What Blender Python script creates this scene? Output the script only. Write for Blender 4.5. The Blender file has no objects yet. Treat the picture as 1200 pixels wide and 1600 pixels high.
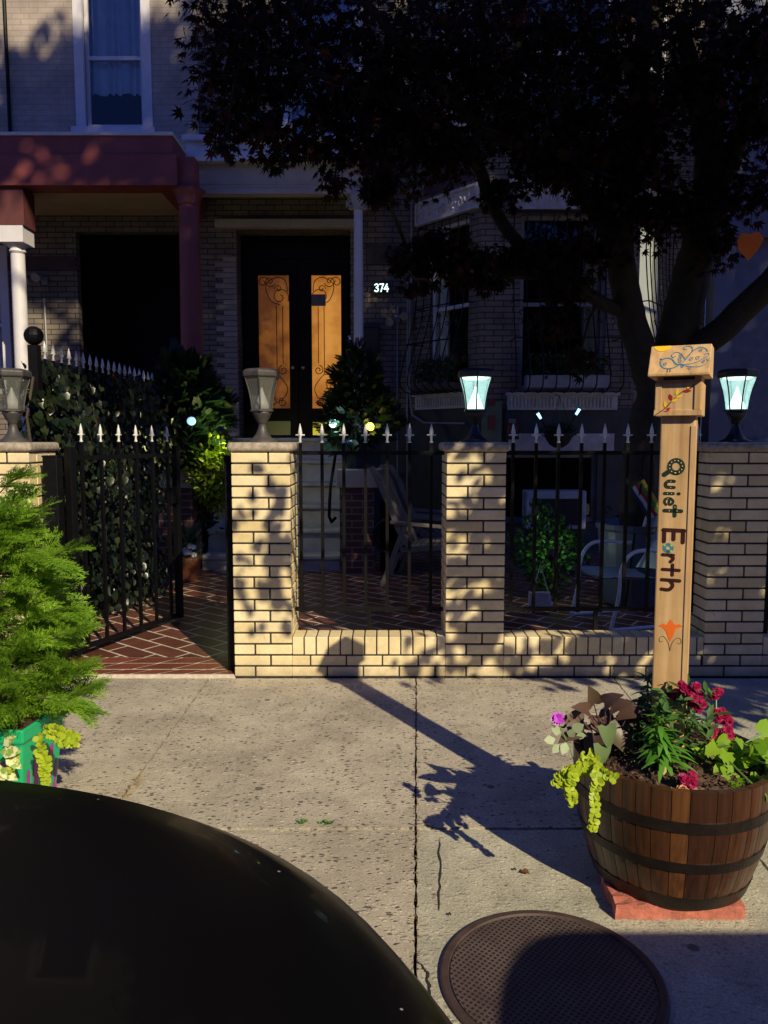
import bpy, math, random
import numpy as np
from mathutils import Vector, Matrix
R = math.radians
random.seed(7); rng = np.random.default_rng(7)

# ------------------------------------------------------------------ camera
scene = bpy.context.scene
col = scene.collection
PITCH = 5.33; CAMZ = 1.4; FPX = 1200.0
cam_d = bpy.data.cameras.new("camera")
cam_d.sensor_fit = 'VERTICAL'; cam_d.sensor_height = 32.0; cam_d.lens = 24.0
cam_d.clip_start = 0.02; cam_d.clip_end = 2000
cam = bpy.data.objects.new("camera", cam_d); col.objects.link(cam)
cam.location = (0, 0, CAMZ); cam.rotation_euler = (R(90 - PITCH), 0, 0)
scene.camera = cam

# ------------------------------------------------------------------ light
SUNV = Vector((1.16, -2.0, 1.50)).normalized()          # towards the sun
elev = math.asin(SUNV.z); az = math.atan2(SUNV.x, SUNV.y)  # clockwise from +Y
world = bpy.data.worlds.new("World"); scene.world = world
world.use_nodes = True
wn = world.node_tree
sky = wn.nodes.new("ShaderNodeTexSky"); sky.sky_type = 'NISHITA'
sky.sun_disc = False; sky.sun_elevation = elev; sky.sun_rotation = az
sky.air_density = 1.3; sky.dust_density = 0.0; sky.ozone_density = 6.0
tint = wn.nodes.new("ShaderNodeMix"); tint.data_type = 'RGBA'; tint.blend_type = 'MULTIPLY'; tint.inputs[0].default_value = 1.0
tint.inputs[7].default_value = (0.56, 0.64, 1.60, 1.0)
wn.links.new(sky.outputs[0], tint.inputs[6]); wn.links.new(tint.outputs[2], wn.nodes["Background"].inputs[0])
wn.nodes["Background"].inputs[1].default_value = 0.053
sl = bpy.data.lights.new("sun", 'SUN'); sl.energy = 5.0; sl.angle = R(0.5); sl.color = (1.0, 0.86, 0.59)
sun = bpy.data.objects.new("sun", sl); col.objects.link(sun)
sun.rotation_euler = SUNV.to_track_quat('Z', 'Y').to_euler()
scene.view_settings.view_transform = 'Standard'
scene.view_settings.look = 'None'
scene.view_settings.exposure = 0.15
scene.view_settings.gamma = 1.0
scene.view_settings.use_curve_mapping = False
scene.cycles.max_bounces = 6; scene.cycles.transparent_max_bounces = 8
scene.cycles.use_denoising = True

# ------------------------------------------------------------------ placing helpers (a point seen at x,y of the 1200x1600 photo, at the known distance Y)
cp, sp = math.cos(R(PITCH)), math.sin(R(PITCH))
def at(px, py, Y):
    u = (px - 600) / FPX; v = (800 - py) / FPX
    t = Y / (cp + sp * v)
    return Vector((t * u, Y, CAMZ + t * (cp * v - sp)))
def gnd(px, py, z=0.0):
    u = (px - 600) / FPX; v = (800 - py) / FPX
    t = (z - CAMZ) / (cp * v - sp)
    return Vector((t * u, t * (cp + sp * v), z))

# ------------------------------------------------------------------ materials
MATS = {}
def nodes_of(name):
    m = bpy.data.materials.new(name); m.use_nodes = True
    nt = m.node_tree; return m, nt, nt.nodes["Principled BSDF"]
def N(nt, typ, **kw):
    n = nt.nodes.new(typ)
    for k, v in kw.items():
        if k in n.inputs.keys(): n.inputs[k].default_value = v
        else: setattr(n, k, v)
    return n
def rgba(c): return (c[0], c[1], c[2], 1.0)
def coords(nt, uv=False):
    tc = nt.nodes.new("ShaderNodeTexCoord")
    return tc.outputs['UV'] if uv else tc.outputs['Object']
def mix_col(nt, fac, a, b, blend='MIX'):
    m = nt.nodes.new("ShaderNodeMix"); m.data_type = 'RGBA'; m.blend_type = blend
    if isinstance(fac, (int, float)): m.inputs[0].default_value = fac
    else: nt.links.new(fac, m.inputs[0])
    for s, i in ((a, 6), (b, 7)):
        if isinstance(s, (tuple, list)): m.inputs[i].default_value = rgba(s)
        else: nt.links.new(s, m.inputs[i])
    return m.outputs[2]
def ramp(nt, fac, stops):
    r = nt.nodes.new("ShaderNodeValToRGB"); nt.links.new(fac, r.inputs[0])
    e = r.color_ramp.elements
    while len(e) < len(stops): e.new(0.5)
    for el, (p, c) in zip(e, stops):
        el.position = p; el.color = rgba(c) if isinstance(c, (tuple, list)) else (c, c, c, 1)
    return r.outputs[0]
def noise(nt, co, scale, detail=4, rough=0.6):
    n = nt.nodes.new("ShaderNodeTexNoise"); n.inputs['Scale'].default_value = scale
    n.inputs['Detail'].default_value = detail; n.inputs['Roughness'].default_value = rough
    nt.links.new(co, n.inputs['Vector']); return n.outputs['Fac']
def bump(nt, bsdf, h, strength=0.3, dist=0.01):
    b = nt.nodes.new("ShaderNodeBump"); b.inputs['Strength'].default_value = strength
    b.inputs['Distance'].default_value = dist
    nt.links.new(h, b.inputs['Height']); nt.links.new(b.outputs[0], bsdf.inputs['Normal'])
def plain(name, c, rough=0.6, metal=0.0, var=0.25, scale=8.0, bmp=0.15, island=0.0, coat=0.0):
    if name in MATS: return MATS[name]
    m, nt, b = nodes_of(name)
    co = coords(nt); n = noise(nt, co, scale, 6)
    lo = tuple(x * (1 - var) for x in c); hi = tuple(min(1, x * (1 + var)) for x in c)
    out = ramp(nt, n, [(0.3, lo), (0.7, hi)])
    if island:
        g = nt.nodes.new("ShaderNodeNewGeometry")
        f = ramp(nt, g.outputs['Random Per Island'], [(0, 1 - island), (1, 1 + island)])
        out = mix_col(nt, 1.0, out, f, 'MULTIPLY')
    nt.links.new(out, b.inputs['Base Color'])
    b.inputs['Roughness'].default_value = rough; b.inputs['Metallic'].default_value = metal
    if coat: b.inputs['Coat Weight'].default_value = coat
    if bmp: bump(nt, b, noise(nt, co, scale * 6, 5), bmp, 0.004)
    MATS[name] = m; return m
def leafmat(name, cols, trans=0.35, rough=0.5):
    if name in MATS: return MATS[name]
    m, nt, b = nodes_of(name)
    g = nt.nodes.new("ShaderNodeNewGeometry")
    st = [(i / max(1, len(cols) - 1), c) for i, c in enumerate(cols)]
    c = ramp(nt, g.outputs['Random Per Island'], st)
    nt.links.new(c, b.inputs['Base Color']); b.inputs['Roughness'].default_value = rough
    b.inputs['Specular IOR Level'].default_value = 0.35
    t = nt.nodes.new("ShaderNodeBsdfTranslucent"); nt.links.new(c, t.inputs[0])
    mx = nt.nodes.new("ShaderNodeMixShader"); mx.inputs[0].default_value = trans
    nt.links.new(b.outputs[0], mx.inputs[1]); nt.links.new(t.outputs[0], mx.inputs[2])
    nt.links.new(mx.outputs[0], nt.nodes["Material Output"].inputs[0])
    MATS[name] = m; return m
def brickmat(name, c1, c2, mortar, bw=0.213, bh=0.067, ms=0.006, bmp=0.6, rough=0.8):
    if name in MATS: return MATS[name]
    m, nt, b = nodes_of(name)
    co = coords(nt, True)
    br = nt.nodes.new("ShaderNodeTexBrick"); nt.links.new(co, br.inputs[0])
    br.inputs['Color1'].default_value = rgba(c1); br.inputs['Color2'].default_value = rgba(c2)
    br.inputs['Mortar'].default_value = rgba(mortar); br.inputs['Scale'].default_value = 1.0
    br.inputs['Brick Width'].default_value = bw; br.inputs['Row Height'].default_value = bh
    br.inputs['Mortar Size'].default_value = ms; br.inputs['Bias'].default_value = 0.0
    n = noise(nt, co, 3.0, 6)
    f = ramp(nt, n, [(0.3, 0.72), (0.7, 1.15)])
    out = mix_col(nt, 1.0, br.outputs['Color'], f, 'MULTIPLY')
    nt.links.new(out, b.inputs['Base Color']); b.inputs['Roughness'].default_value = rough
    inv = nt.nodes.new("ShaderNodeMath"); inv.operation = 'MULTIPLY_ADD'
    inv.inputs[1].default_value = -1; inv.inputs[2].default_value = 1
    nt.links.new(br.outputs['Fac'], inv.inputs[0])
    ad = nt.nodes.new("ShaderNodeMath"); ad.operation = 'MULTIPLY_ADD'; ad.inputs[1].default_value = 0.25
    nt.links.new(noise(nt, co, 90, 4), ad.inputs[0]); nt.links.new(inv.outputs[0], ad.inputs[2])
    bump(nt, b, ad.outputs[0], bmp, 0.006)
    MATS[name] = m; return m
def emit(name, c, s, base=None, var=0.0, scale=20):
    if name in MATS: return MATS[name]
    m, nt, b = nodes_of(name)
    b.inputs['Base Color'].default_value = rgba(base or c)
    b.inputs['Emission Color'].default_value = rgba(c); b.inputs['Emission Strength'].default_value = s
    if var:
        n = noise(nt, coords(nt), scale, 5)
        f = ramp(nt, n, [(0.3, tuple(x * (1 - var) for x in c)), (0.7, tuple(x * (1 + var) for x in c))])
        nt.links.new(f, b.inputs['Emission Color'])
    b.inputs['Roughness'].default_value = 0.3
    MATS[name] = m; return m
def glassmat(name, tint=(0.9, 0.95, 1.0), refl=1.0, clear=1.0):
    m, nt, b = nodes_of(name)
    tr = nt.nodes.new("ShaderNodeBsdfTransparent"); tr.inputs[0].default_value = rgba(tint)
    gl = nt.nodes.new("ShaderNodeBsdfGlossy"); gl.inputs['Roughness'].default_value = 0.03
    fr = nt.nodes.new("ShaderNodeFresnel"); fr.inputs[0].default_value = 1.6
    mx = nt.nodes.new("ShaderNodeMixShader"); nt.links.new(fr.outputs[0], mx.inputs[0])
    nt.links.new(tr.outputs[0], mx.inputs[1]); nt.links.new(gl.outputs[0], mx.inputs[2])
    nt.links.new(mx.outputs[0], nt.nodes["Material Output"].inputs[0])
    MATS[name] = m; return m

iron = plain("black_iron", (0.003, 0.003, 0.004), 0.5, 0.0, 0.3, 20, 0.2)
iron.node_tree.nodes["Principled BSDF"].inputs["Specular IOR Level"].default_value = 0.2
white_metal = plain("white_cast_metal", (0.62, 0.63, 0.62), 0.45, 0.0, 0.12, 60, 0.2)
def cream_brick_material():
    m, nt, b = nodes_of("cream_glazed_brick"); co = coords(nt); g = nt.nodes.new("ShaderNodeNewGeometry")
    c = ramp(nt, g.outputs['Random Per Island'], [(0,(0.66,0.53,0.28)),(0.25,(0.80,0.67,0.40)),(0.5,(0.73,0.60,0.34)),(0.8,(0.84,0.71,0.46)),(1,(0.69,0.56,0.31))])
    c = mix_col(nt, 1.0, c, ramp(nt, noise(nt, co, 5, 7, 0.7), [(0.3,0.72),(0.65,1.08)]), 'MULTIPLY')
    spots = ramp(nt, noise(nt, co, 45, 6, 0.75), [(0.60,0.0),(0.72,0.55)]); c = mix_col(nt, spots, c, (0.20,0.14,0.08))
    geo = nt.nodes.new("ShaderNodeSeparateXYZ"); nt.links.new(g.outputs['Position'], geo.inputs[0])
    grime = nt.nodes.new("ShaderNodeMath"); grime.operation = 'MULTIPLY_ADD'; grime.inputs[1].default_value = 0.22; nt.links.new(noise(nt, co, 14, 6, 0.7), grime.inputs[0]); nt.links.new(geo.outputs[2], grime.inputs[2])
    gf = ramp(nt, grime.outputs[0], [(0.10,0.55),(0.24,0.0)]); c = mix_col(nt, gf, c, (0.24,0.19,0.12))
    nt.links.new(c, b.inputs['Base Color']); b.inputs['Roughness'].default_value = 0.45
    bump(nt, b, noise(nt, co, 70, 5), 0.3, 0.003); return m
cream_brick = cream_brick_material()
mortar_dark = plain("dark_mortar", (0.035, 0.030, 0.026), 0.9, 0, 0.4, 30, 0.4)
capstone = plain("mottled_capstone", (0.34, 0.29, 0.23), 0.7, 0, 0.4, 35, 0.5)
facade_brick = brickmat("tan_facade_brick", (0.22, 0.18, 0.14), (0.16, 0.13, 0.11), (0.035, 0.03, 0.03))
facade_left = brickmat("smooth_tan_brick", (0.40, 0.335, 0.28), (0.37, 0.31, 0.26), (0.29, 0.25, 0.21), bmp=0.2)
red_brick = brickmat("red_newel_brick", (0.13, 0.045, 0.035), (0.09, 0.03, 0.025), (0.22, 0.18, 0.17))
red_paint = plain("oxblood_paint", (0.24, 0.055, 0.045), 0.6, 0, 0.15, 4, 0.1)
white_paint = plain("white_trim_paint", (0.62, 0.60, 0.62), 0.5, 0, 0.08, 6, 0.08)
cream_paint = plain("cream_trim_paint", (0.42, 0.37, 0.31), 0.6, 0, 0.12, 5, 0.1)
tan_paint = plain("tan_porch_ceiling", (0.50, 0.36, 0.20), 0.7, 0, 0.15, 4, 0.1)
dark_door = plain("dark_brown_door", (0.012, 0.008, 0.007), 0.4, 0, 0.2, 10, 0.1)
brownstone = plain("dark_brownstone", (0.07, 0.045, 0.04), 0.8, 0, 0.25, 8, 0.3)
relief_stone = plain("grey_relief_stone", (0.52, 0.49, 0.49), 0.8, 0, 0.2, 14, 0.3)
base_paint = plain("slate_base_paint", (0.050, 0.055, 0.052), 0.7, 0, 0.25, 5, 0.3)
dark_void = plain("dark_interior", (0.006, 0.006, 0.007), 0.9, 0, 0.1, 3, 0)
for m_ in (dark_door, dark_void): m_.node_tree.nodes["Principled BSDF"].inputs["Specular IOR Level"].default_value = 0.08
step_stone = plain("grey_step_stone", (0.46, 0.45, 0.42), 0.7, 0, 0.25, 5, 0.4)
glass = glassmat("window_glass")
conduit = plain("grey_conduit", (0.30, 0.30, 0.31), 0.45, 0.3, 0.1, 20, 0)
wood_post = plain("pine_post_wood", (0.60, 0.38, 0.17), 0.55, 0, 0.10, 14, 0.2)
terracotta = plain("terracotta", (0.28, 0.09, 0.04), 0.75, 0, 0.2, 12, 0.3)

# ------------------------------------------------------------------ mesh helpers
class MB:
    def __init__(s): s.v = []; s.f = []; s.mi = []
    def add(s, vs, fs, mi=0):
        o = len(s.v); s.v += [tuple(p) for p in vs]
        s.f += [tuple(i + o for i in f) for f in fs]; s.mi += [mi] * len(fs); return s
    def box(s, x0, x1, y0, y1, z0, z1, mi=0):
        vs = [(x0,y0,z0),(x1,y0,z0),(x1,y1,z0),(x0,y1,z0),(x0,y0,z1),(x1,y0,z1),(x1,y1,z1),(x0,y1,z1)]
        return s.add(vs, [(0,3,2,1),(4,5,6,7),(0,1,5,4),(1,2,6,5),(2,3,7,6),(3,0,4,7)], mi)
    def obox(s, c, ax, ay, az, hx, hy, hz, mi=0):       # oriented box
        c = Vector(c); X = Vector(ax)*hx; Y = Vector(ay)*hy; Z = Vector(az)*hz
        vs = [c+a*X+b*Y+d*Z for d in (-1,1) for a,b in ((-1,-1),(1,-1),(1,1),(-1,1))]
        return s.add(vs, [(0,3,2,1),(4,5,6,7),(0,1,5,4),(1,2,6,5),(2,3,7,6),(3,0,4,7)], mi)
    def bar(s, p, q, w, d=None, up=(0,0,1), mi=0):
        p = Vector(p); q = Vector(q); a = (q-p); L = a.length; a.normalize()
        u = Vector(up)
        if abs(a.dot(u)) > 0.95: u = Vector((0,1,0))
        x = a.cross(u).normalized(); y = x.cross(a).normalized()
        return s.obox((p+q)/2, x, y, a, w/2, (d or w)/2, L/2, mi)
    def tube(s, pts, rad, seg=8, cap=True, mi=0):
        pts = [Vector(p) for p in pts]
        if isinstance(rad, (int, float)): rad = [rad]*len(pts)
        o = len(s.v); prev = None
        for i, p in enumerate(pts):
            a = pts[min(i+1, len(pts)-1)] - pts[max(i-1, 0)]
            if a.length < 1e-9: a = Vector((0,0,1))
            a.normalize()
            if prev is None:
                u = Vector((0,0,1)) if abs(a.z) < 0.9 else Vector((1,0,0))
                x = a.cross(u).normalized()
            else:
                x = (prev - a*prev.dot(a)).normalized()
            prev = x; y = a.cross(x)
            for k in range(seg):
                t = 2*math.pi*k/seg
                s.v.append(tuple(p + (x*math.cos(t)+y*math.sin(t))*rad[i]))
        n = len(pts)
        for i in range(n-1):
            for k in range(seg):
                a0 = o+i*seg+k; b0 = o+i*seg+(k+1)%seg
                s.f.append((a0, b0, b0+seg, a0+seg)); s.mi.append(mi)
        if cap:
            s.f.append(tuple(o+k for k in range(seg))[::-1]); s.f.append(tuple(o+(n-1)*seg+k for k in range(seg))); s.mi += [mi, mi]
        return s
    def lathe(s, prof, c=(0,0,0), seg=24, rot=0.0, cap=True, mi=0, arc=None):
        o = len(s.v); c = Vector(c)
        for r, z in prof:
            for k in range(seg):
                t = rot + 2*math.pi*k/seg
                s.v.append((c.x+r*math.cos(t), c.y+r*math.sin(t), c.z+z))
        for i in range(len(prof)-1):
            for k in range(seg):
                a0 = o+i*seg+k; b0 = o+i*seg+(k+1)%seg
                s.f.append((a0, b0, b0+seg, a0+seg)); s.mi.append(mi)
        if cap:
            s.f.append(tuple(o+k for k in range(seg))[::-1]); s.f.append(tuple(o+(len(prof)-1)*seg+k for k in range(seg))); s.mi += [mi, mi]
        return s
    def sphere(s, c, r, seg=12, rings=8, sc=(1,1,1), mi=0):
        c = Vector(c)
        o = len(s.v)
        for i in range(rings+1):
            ph = math.pi*i/rings
            rr = max(math.sin(ph), 1e-3)
            for k in range(seg):
                t = 2*math.pi*k/seg
                s.v.append((c.x+r*sc[0]*rr*math.cos(t), c.y+r*sc[1]*rr*math.sin(t), c.z-r*sc[2]*math.cos(ph)))
        for i in range(rings):
            for k in range(seg):
                a0 = o+i*seg+k; b0 = o+i*seg+(k+1)%seg
                s.f.append((a0, b0, b0+seg, a0+seg)); s.mi.append(mi)
        return s
    def prism(s, poly, frame, th, mi=0):                # poly [(a,b)], frame = (origin, A, B, Nrm); extruded th along Nrm
        O, A, B, Nn = [Vector(x) for x in frame]; n = len(poly)
        vs = [O+A*a+B*b for a,b in poly] + [O+A*a+B*b+Nn*th for a,b in poly]
        fs = [tuple(range(n))[::-1], tuple(range(n, 2*n))] + [(i,(i+1)%n,(i+1)%n+n,i+n) for i in range(n)]
        return s.add(vs, fs, mi)
    def build(s, name, mats, parent=None, smooth=False, bevel=0.0, world=True, uv=False, seg=2):
        me = bpy.data.meshes.new(name)
        off = parent.matrix_world_loc if False else (get_loc(parent) if (parent and world) else Vector((0,0,0)))
        vs = [(v[0]-off.x, v[1]-off.y, v[2]-off.z) for v in s.v]
        me.from_pydata(vs, [], s.f)
        if not isinstance(mats, (list, tuple)): mats = [mats]
        for m in mats: me.materials.append(m)
        if len(mats) > 1: me.polygons.foreach_set('material_index', s.mi)
        if smooth: me.polygons.foreach_set('use_smooth', [True]*len(me.polygons))
        me.update()
        if uv: box_uv(me, off)
        o = bpy.data.objects.new(name, me); col.objects.link(o)
        if parent: o.parent = parent
        if bevel:
            b = o.modifiers.new("bevel", 'BEVEL'); b.width = bevel; b.segments = seg; b.limit_method = 'ANGLE'; b.angle_limit = R(40)
        return o
def get_loc(o):
    l = Vector(o.location)
    while o.parent: o = o.parent; l += Vector(o.location)
    return l
def box_uv(me, off=Vector((0,0,0))):
    uvl = me.uv_layers.new(name="uv")
    for p in me.polygons:
        n = p.normal
        if abs(n.z) > 0.7: ta = Vector((1,0,0)); tb = Vector((0,1,0))
        else:
            ta = Vector((-n.y, n.x, 0)).normalized(); tb = Vector((0,0,1))
            if ta.dot(Vector((1,1,0))) < 0: ta = -ta
        for li in p.loop_indices:
            co = me.vertices[me.loops[li].vertex_index].co + off
            uvl.data[li].uv = (co.dot(ta), co.dot(tb))
def thing(name, label, cat, loc=(0,0,0), group=None, rz=0.0):
    o = bpy.data.objects.new(name, None); col.objects.link(o)
    o.location = loc; o.rotation_euler = (0,0,rz); o.empty_display_size = 0.1
    o['label'] = label; o['category'] = cat
    if group: o['group'] = group
    return o
def tag(o, label, cat, group=None):
    o['label'] = label; o['category'] = cat
    if group: o['group'] = group
    return o
def struct(o): o['kind'] = 'structure'; return o
def copy_tree(o, parent=None):
    c = o.copy(); col.objects.link(c)
    if parent: c.parent = parent
    for ch in [x for x in bpy.data.objects if x.parent is o]: copy_tree(ch, c)
    return c

# ---- leaves: a flat template scattered with numpy
def np_mesh(name, V, F, mat, parent=None, smooth=False, world=True):
    me = bpy.data.meshes.new(name)
    off = get_loc(parent) if (parent and world) else Vector((0,0,0))
    V = V - np.array([off.x, off.y, off.z])
    me.vertices.add(len(V)); me.vertices.foreach_set('co', V.astype(np.float32).ravel())
    lt = np.concatenate([f.ravel() for f in F]); ls = np.concatenate([np.full(len(f), f.shape[1]) for f in F])
    me.loops.add(len(lt)); me.loops.foreach_set('vertex_index', lt.astype(np.int32))
    st = np.concatenate([[0], np.cumsum(ls)[:-1]])
    me.polygons.add(len(ls)); me.polygons.foreach_set('loop_start', st.astype(np.int32))
    me.update(calc_edges=True); me.validate()
    me.materials.append(mat)
    if smooth: me.polygons.foreach_set('use_smooth', [True]*len(me.polygons))
    o = bpy.data.objects.new(name, me); col.objects.link(o)
    if parent: o.parent = parent
    return o
def unit(a): return a/np.maximum(np.linalg.norm(a, axis=-1, keepdims=True), 1e-9)
def leaf_arrays(tmpl, P, D, Nn, S):
    """template (verts Nx3 with x = width, y = length, z = up; list of face tuples); P points, D length directions, Nn normals, S sizes"""
    tv, tf = tmpl; tv = np.array(tv, float)
    D = unit(D); X = unit(np.cross(D, Nn)); Z = np.cross(X, D)
    S = np.asarray(S).reshape(-1,1,1)
    V = P[:,None,:] + S*(tv[None,:,0:1]*X[:,None,:] + tv[None,:,1:2]*D[:,None,:] + tv[None,:,2:3]*Z[:,None,:])
    n = len(P); k = len(tv)
    F = {}
    for f in tf: F.setdefault(len(f), []).append(f)
    Fs = []
    for L, fl in F.items():
        a = np.array(fl)[None] + (np.arange(n)*k)[:,None,None]
        Fs.append(a.reshape(-1, L))
    return V.reshape(-1,3), Fs
def merge(list_):
    Vs = []; Fs = []; o = 0
    for V, F in list_:
        Vs.append(V); Fs += [f+o for f in F]; o += len(V)
    return np.concatenate(Vs), Fs
def leaf_simple(w=0.5, fold=0.12):                       # lozenge folded on its midrib
    return ([(0,0,0),(w*0.5,0.35,fold),(w*0.38,0.7,fold*0.8),(0,1,0),(-w*0.38,0.7,fold*0.8),(-w*0.5,0.35,fold),(0,0.5,0)],
            [(0,1,2,6),(2,3,6),(0,6,4,5),(6,3,4)])
def leaf_maple():
    pts = [(0,0)]; tips = [(-0.42,0.05),(-0.62,0.42),(-0.36,0.86),(0,1.08),(0.36,0.86),(0.62,0.42),(0.42,0.05)]
    vs = [(0,0.12,0)]
    ring = []
    for i,(x,y) in enumerate(tips):
        ring.append((x,y,-0.10))
        if i < 6:
            nx,ny = tips[i+1]; ring.append(((x+nx)*0.5*0.52,(y+ny)*0.5*0.52+0.06,0.0))
    vs += ring
    n = len(ring)
    fs = [(0, i+1, i+2) for i in range(n-1)]
    vs.append((0,-0.35,0)); 
    fs.append((0, n+1, 1)) if False else None
    fs = [f for f in fs if f]
    return (vs[:-1], fs)
def leaf_heart():
    return ([(0,0,0),(0.3,-0.12,0.06),(0.5,0.15,0.1),(0.36,0.6,0.06),(0,1,-0.05),(-0.36,0.6,0.06),(-0.5,0.15,0.1),(-0.3,-0.12,0.06),(0,0.45,0)],
            [(0,1,2,8),(2,3,8),(3,4,8),(4,5,8),(5,6,8),(6,7,0,8)])
def leaf_strap(w=0.14, bend=0.35, n=5):
    vs=[]; fs=[]
    for i in range(n+1):
        t=i/n; ww=w*math.sin(math.pi*min(0.98,0.15+0.85*t))*0.5+0.004
        vs += [(-ww,t*(1-0.15*bend*t),-bend*t*t),(ww,t*(1-0.15*bend*t),-bend*t*t)]
    for i in range(n): fs.append((2*i,2*i+1,2*i+3,2*i+2))
    return vs, fs
def rnd_dirs(n): return unit(rng.normal(size=(n,3)))
def blob_points(c, r, n, shell=0.35):
    d = rnd_dirs(n); rad = (shell + (1-shell)*rng.random(n))[:,None]
    return np.array(c) + d*rad*np.array(r), d
# ================================================================== ground
def sheet(name, x0, x1, y0, y1, z, mat):
    mb = MB(); mb.add([(x0,y0,z),(x1,y0,z),(x1,y1,z),(x0,y1,z)], [(0,1,2,3)])
    return struct(mb.build(name, mat))
sheet("ground", -400, 400, -400, 400, -0.16, plain("far_ground", (0.06,0.06,0.055), 0.9, 0, 0.3, 0.5, 0))
asphalt = plain("asphalt", (0.05,0.05,0.052), 0.85, 0, 0.35, 40, 0.5)
sheet("road", -60, 60, -9.0, 1.10, -0.13, asphalt)
kerb_m = plain("kerb_granite", (0.28,0.27,0.26), 0.8, 0, 0.25, 30, 0.4)
struct(MB().box(-60, 60, 1.10, 1.25, -0.3, 0.0).build("kerb", kerb_m, bevel=0.012))

def concrete(name, base, pebble, dark):
    m, nt, b = nodes_of(name); co = coords(nt)
    vo = nt.nodes.new("ShaderNodeTexVoronoi"); vo.inputs['Scale'].default_value = 44
    mp = nt.nodes.new("ShaderNodeMapping"); mp.inputs['Scale'].default_value = (0.8, 1.35, 1)
    wob = nt.nodes.new("ShaderNodeTexNoise"); wob.inputs['Scale'].default_value = 30; nt.links.new(co, wob.inputs['Vector'])
    va = nt.nodes.new("ShaderNodeVectorMath"); va.operation = 'MULTIPLY_ADD'; va.inputs[1].default_value = (0.02,0.02,0.02)
    nt.links.new(wob.outputs['Color'], va.inputs[0]); nt.links.new(co, va.inputs[2])
    nt.links.new(va.outputs[0], mp.inputs[0]); nt.links.new(mp.outputs[0], vo.inputs['Vector'])
    sel = ramp(nt, vo.outputs['Color'], [(0.0,0.0),(1.0,1.0)])
    sep = nt.nodes.new("ShaderNodeSeparateColor"); nt.links.new(vo.outputs['Color'], sep.inputs[0])
    shr = nt.nodes.new("ShaderNodeMath"); shr.operation='MULTIPLY_ADD'; shr.inputs[1].default_value=0.55; nt.links.new(noise(nt, co, 9, 4, 0.7), shr.inputs[0]); nt.links.new(vo.outputs['Distance'], shr.inputs[2])
    shape = ramp(nt, shr.outputs[0], [(0.50,1.0),(0.62,0.0)])
    isdark = ramp(nt, sep.outputs[0], [(0.50,0.0),(0.56,1.0)])
    ispale = ramp(nt, sep.outputs[1], [(0.74,0.0),(0.80,1.0)])
    n1 = noise(nt, co, 2.2, 8, 0.65); n2 = noise(nt, co, 130, 4, 0.8); n3 = noise(nt, co, 11, 6, 0.7)
    c = ramp(nt, n1, [(0.3, tuple(x*0.66 for x in base)), (0.55, base), (0.75, tuple(x*1.15 for x in base))])
    c = mix_col(nt, 1.0, c, ramp(nt, n2, [(0.3,0.52),(0.5,1.0),(0.7,1.42)]), 'MULTIPLY')
    c = mix_col(nt, 1.0, c, ramp(nt, n3, [(0.3,0.80),(0.7,1.12)]), 'MULTIPLY')
    def mul(a, bb, k=1.0):
        x = nt.nodes.new("ShaderNodeMath"); x.operation='MULTIPLY'; nt.links.new(a, x.inputs[0])
        if isinstance(bb, float): x.inputs[1].default_value = bb
        else: nt.links.new(bb, x.inputs[1])
        return x.outputs[0]
    c = mix_col(nt, mul(mul(shape, isdark), pebble), c, dark)
    c = mix_col(nt, mul(mul(shape, ispale), pebble*0.6), c, (0.66,0.58,0.47))
    # blotches of old gum and grime
    vg = nt.nodes.new("ShaderNodeTexVoronoi"); vg.inputs['Scale'].default_value = 3.1; nt.links.new(co, vg.inputs['Vector'])
    gum = ramp(nt, vg.outputs['Distance'], [(0.045,1.0),(0.06,0.0)])
    c = mix_col(nt, mul(gum, 0.75), c, (0.05,0.045,0.045))
    nt.links.new(c, b.inputs['Base Color']); b.inputs['Roughness'].default_value = 0.9
    h = nt.nodes.new("ShaderNodeMath"); h.operation = 'MULTIPLY_ADD'; h.inputs[1].default_value = pebble*1.2
    nt.links.new(shape, h.inputs[0]); nt.links.new(n2, h.inputs[2])
    bump(nt, b, h.outputs[0], 0.75, 0.004)
    MATS[name] = m; return m
rough_con = concrete("aggregate_concrete", (0.45,0.40,0.305), 1.0, (0.12,0.10,0.095))
fine_con = concrete("worn_concrete", (0.44,0.415,0.315), 0.40, (0.15,0.13,0.11))
joint_m = plain("joint_dirt", (0.028,0.02,0.014), 0.95, 0, 0.5, 60, 0.6)
sheet("sidewalk_bed", -60, 60, 1.25, 4.70, -0.029, joint_m)
def slab_side(x, w=0.006):                       # joints wander a little
    return x
mb = MB()
xs = [-14.5+1.22*i for i in range(11)] + [-2.27, -1.03]
xs = [-1.03-1.22*i for i in range(12, 0, -1)] + [-1.03]
def jx(y): return 0.19 - (4.45-y)*0.042            # the central joint runs slightly askew
ys = [1.25, 2.66, 4.435]
rs = random.Random(3)
def ragged(p, q, n=60, amp=0.003):
    out = []
    for i in range(n+1):
        t = i/n; e = 0 if i in (0, n) else rs.uniform(-amp, amp)
        x = p[0]+(q[0]-p[0])*t; y = p[1]+(q[1]-p[1])*t
        L = math.hypot(q[0]-p[0], q[1]-p[1]); nx, ny = -(q[1]-p[1])/L, (q[0]-p[0])/L
        out.append((x+nx*e, y+ny*e))
    return out[:-1]
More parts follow.
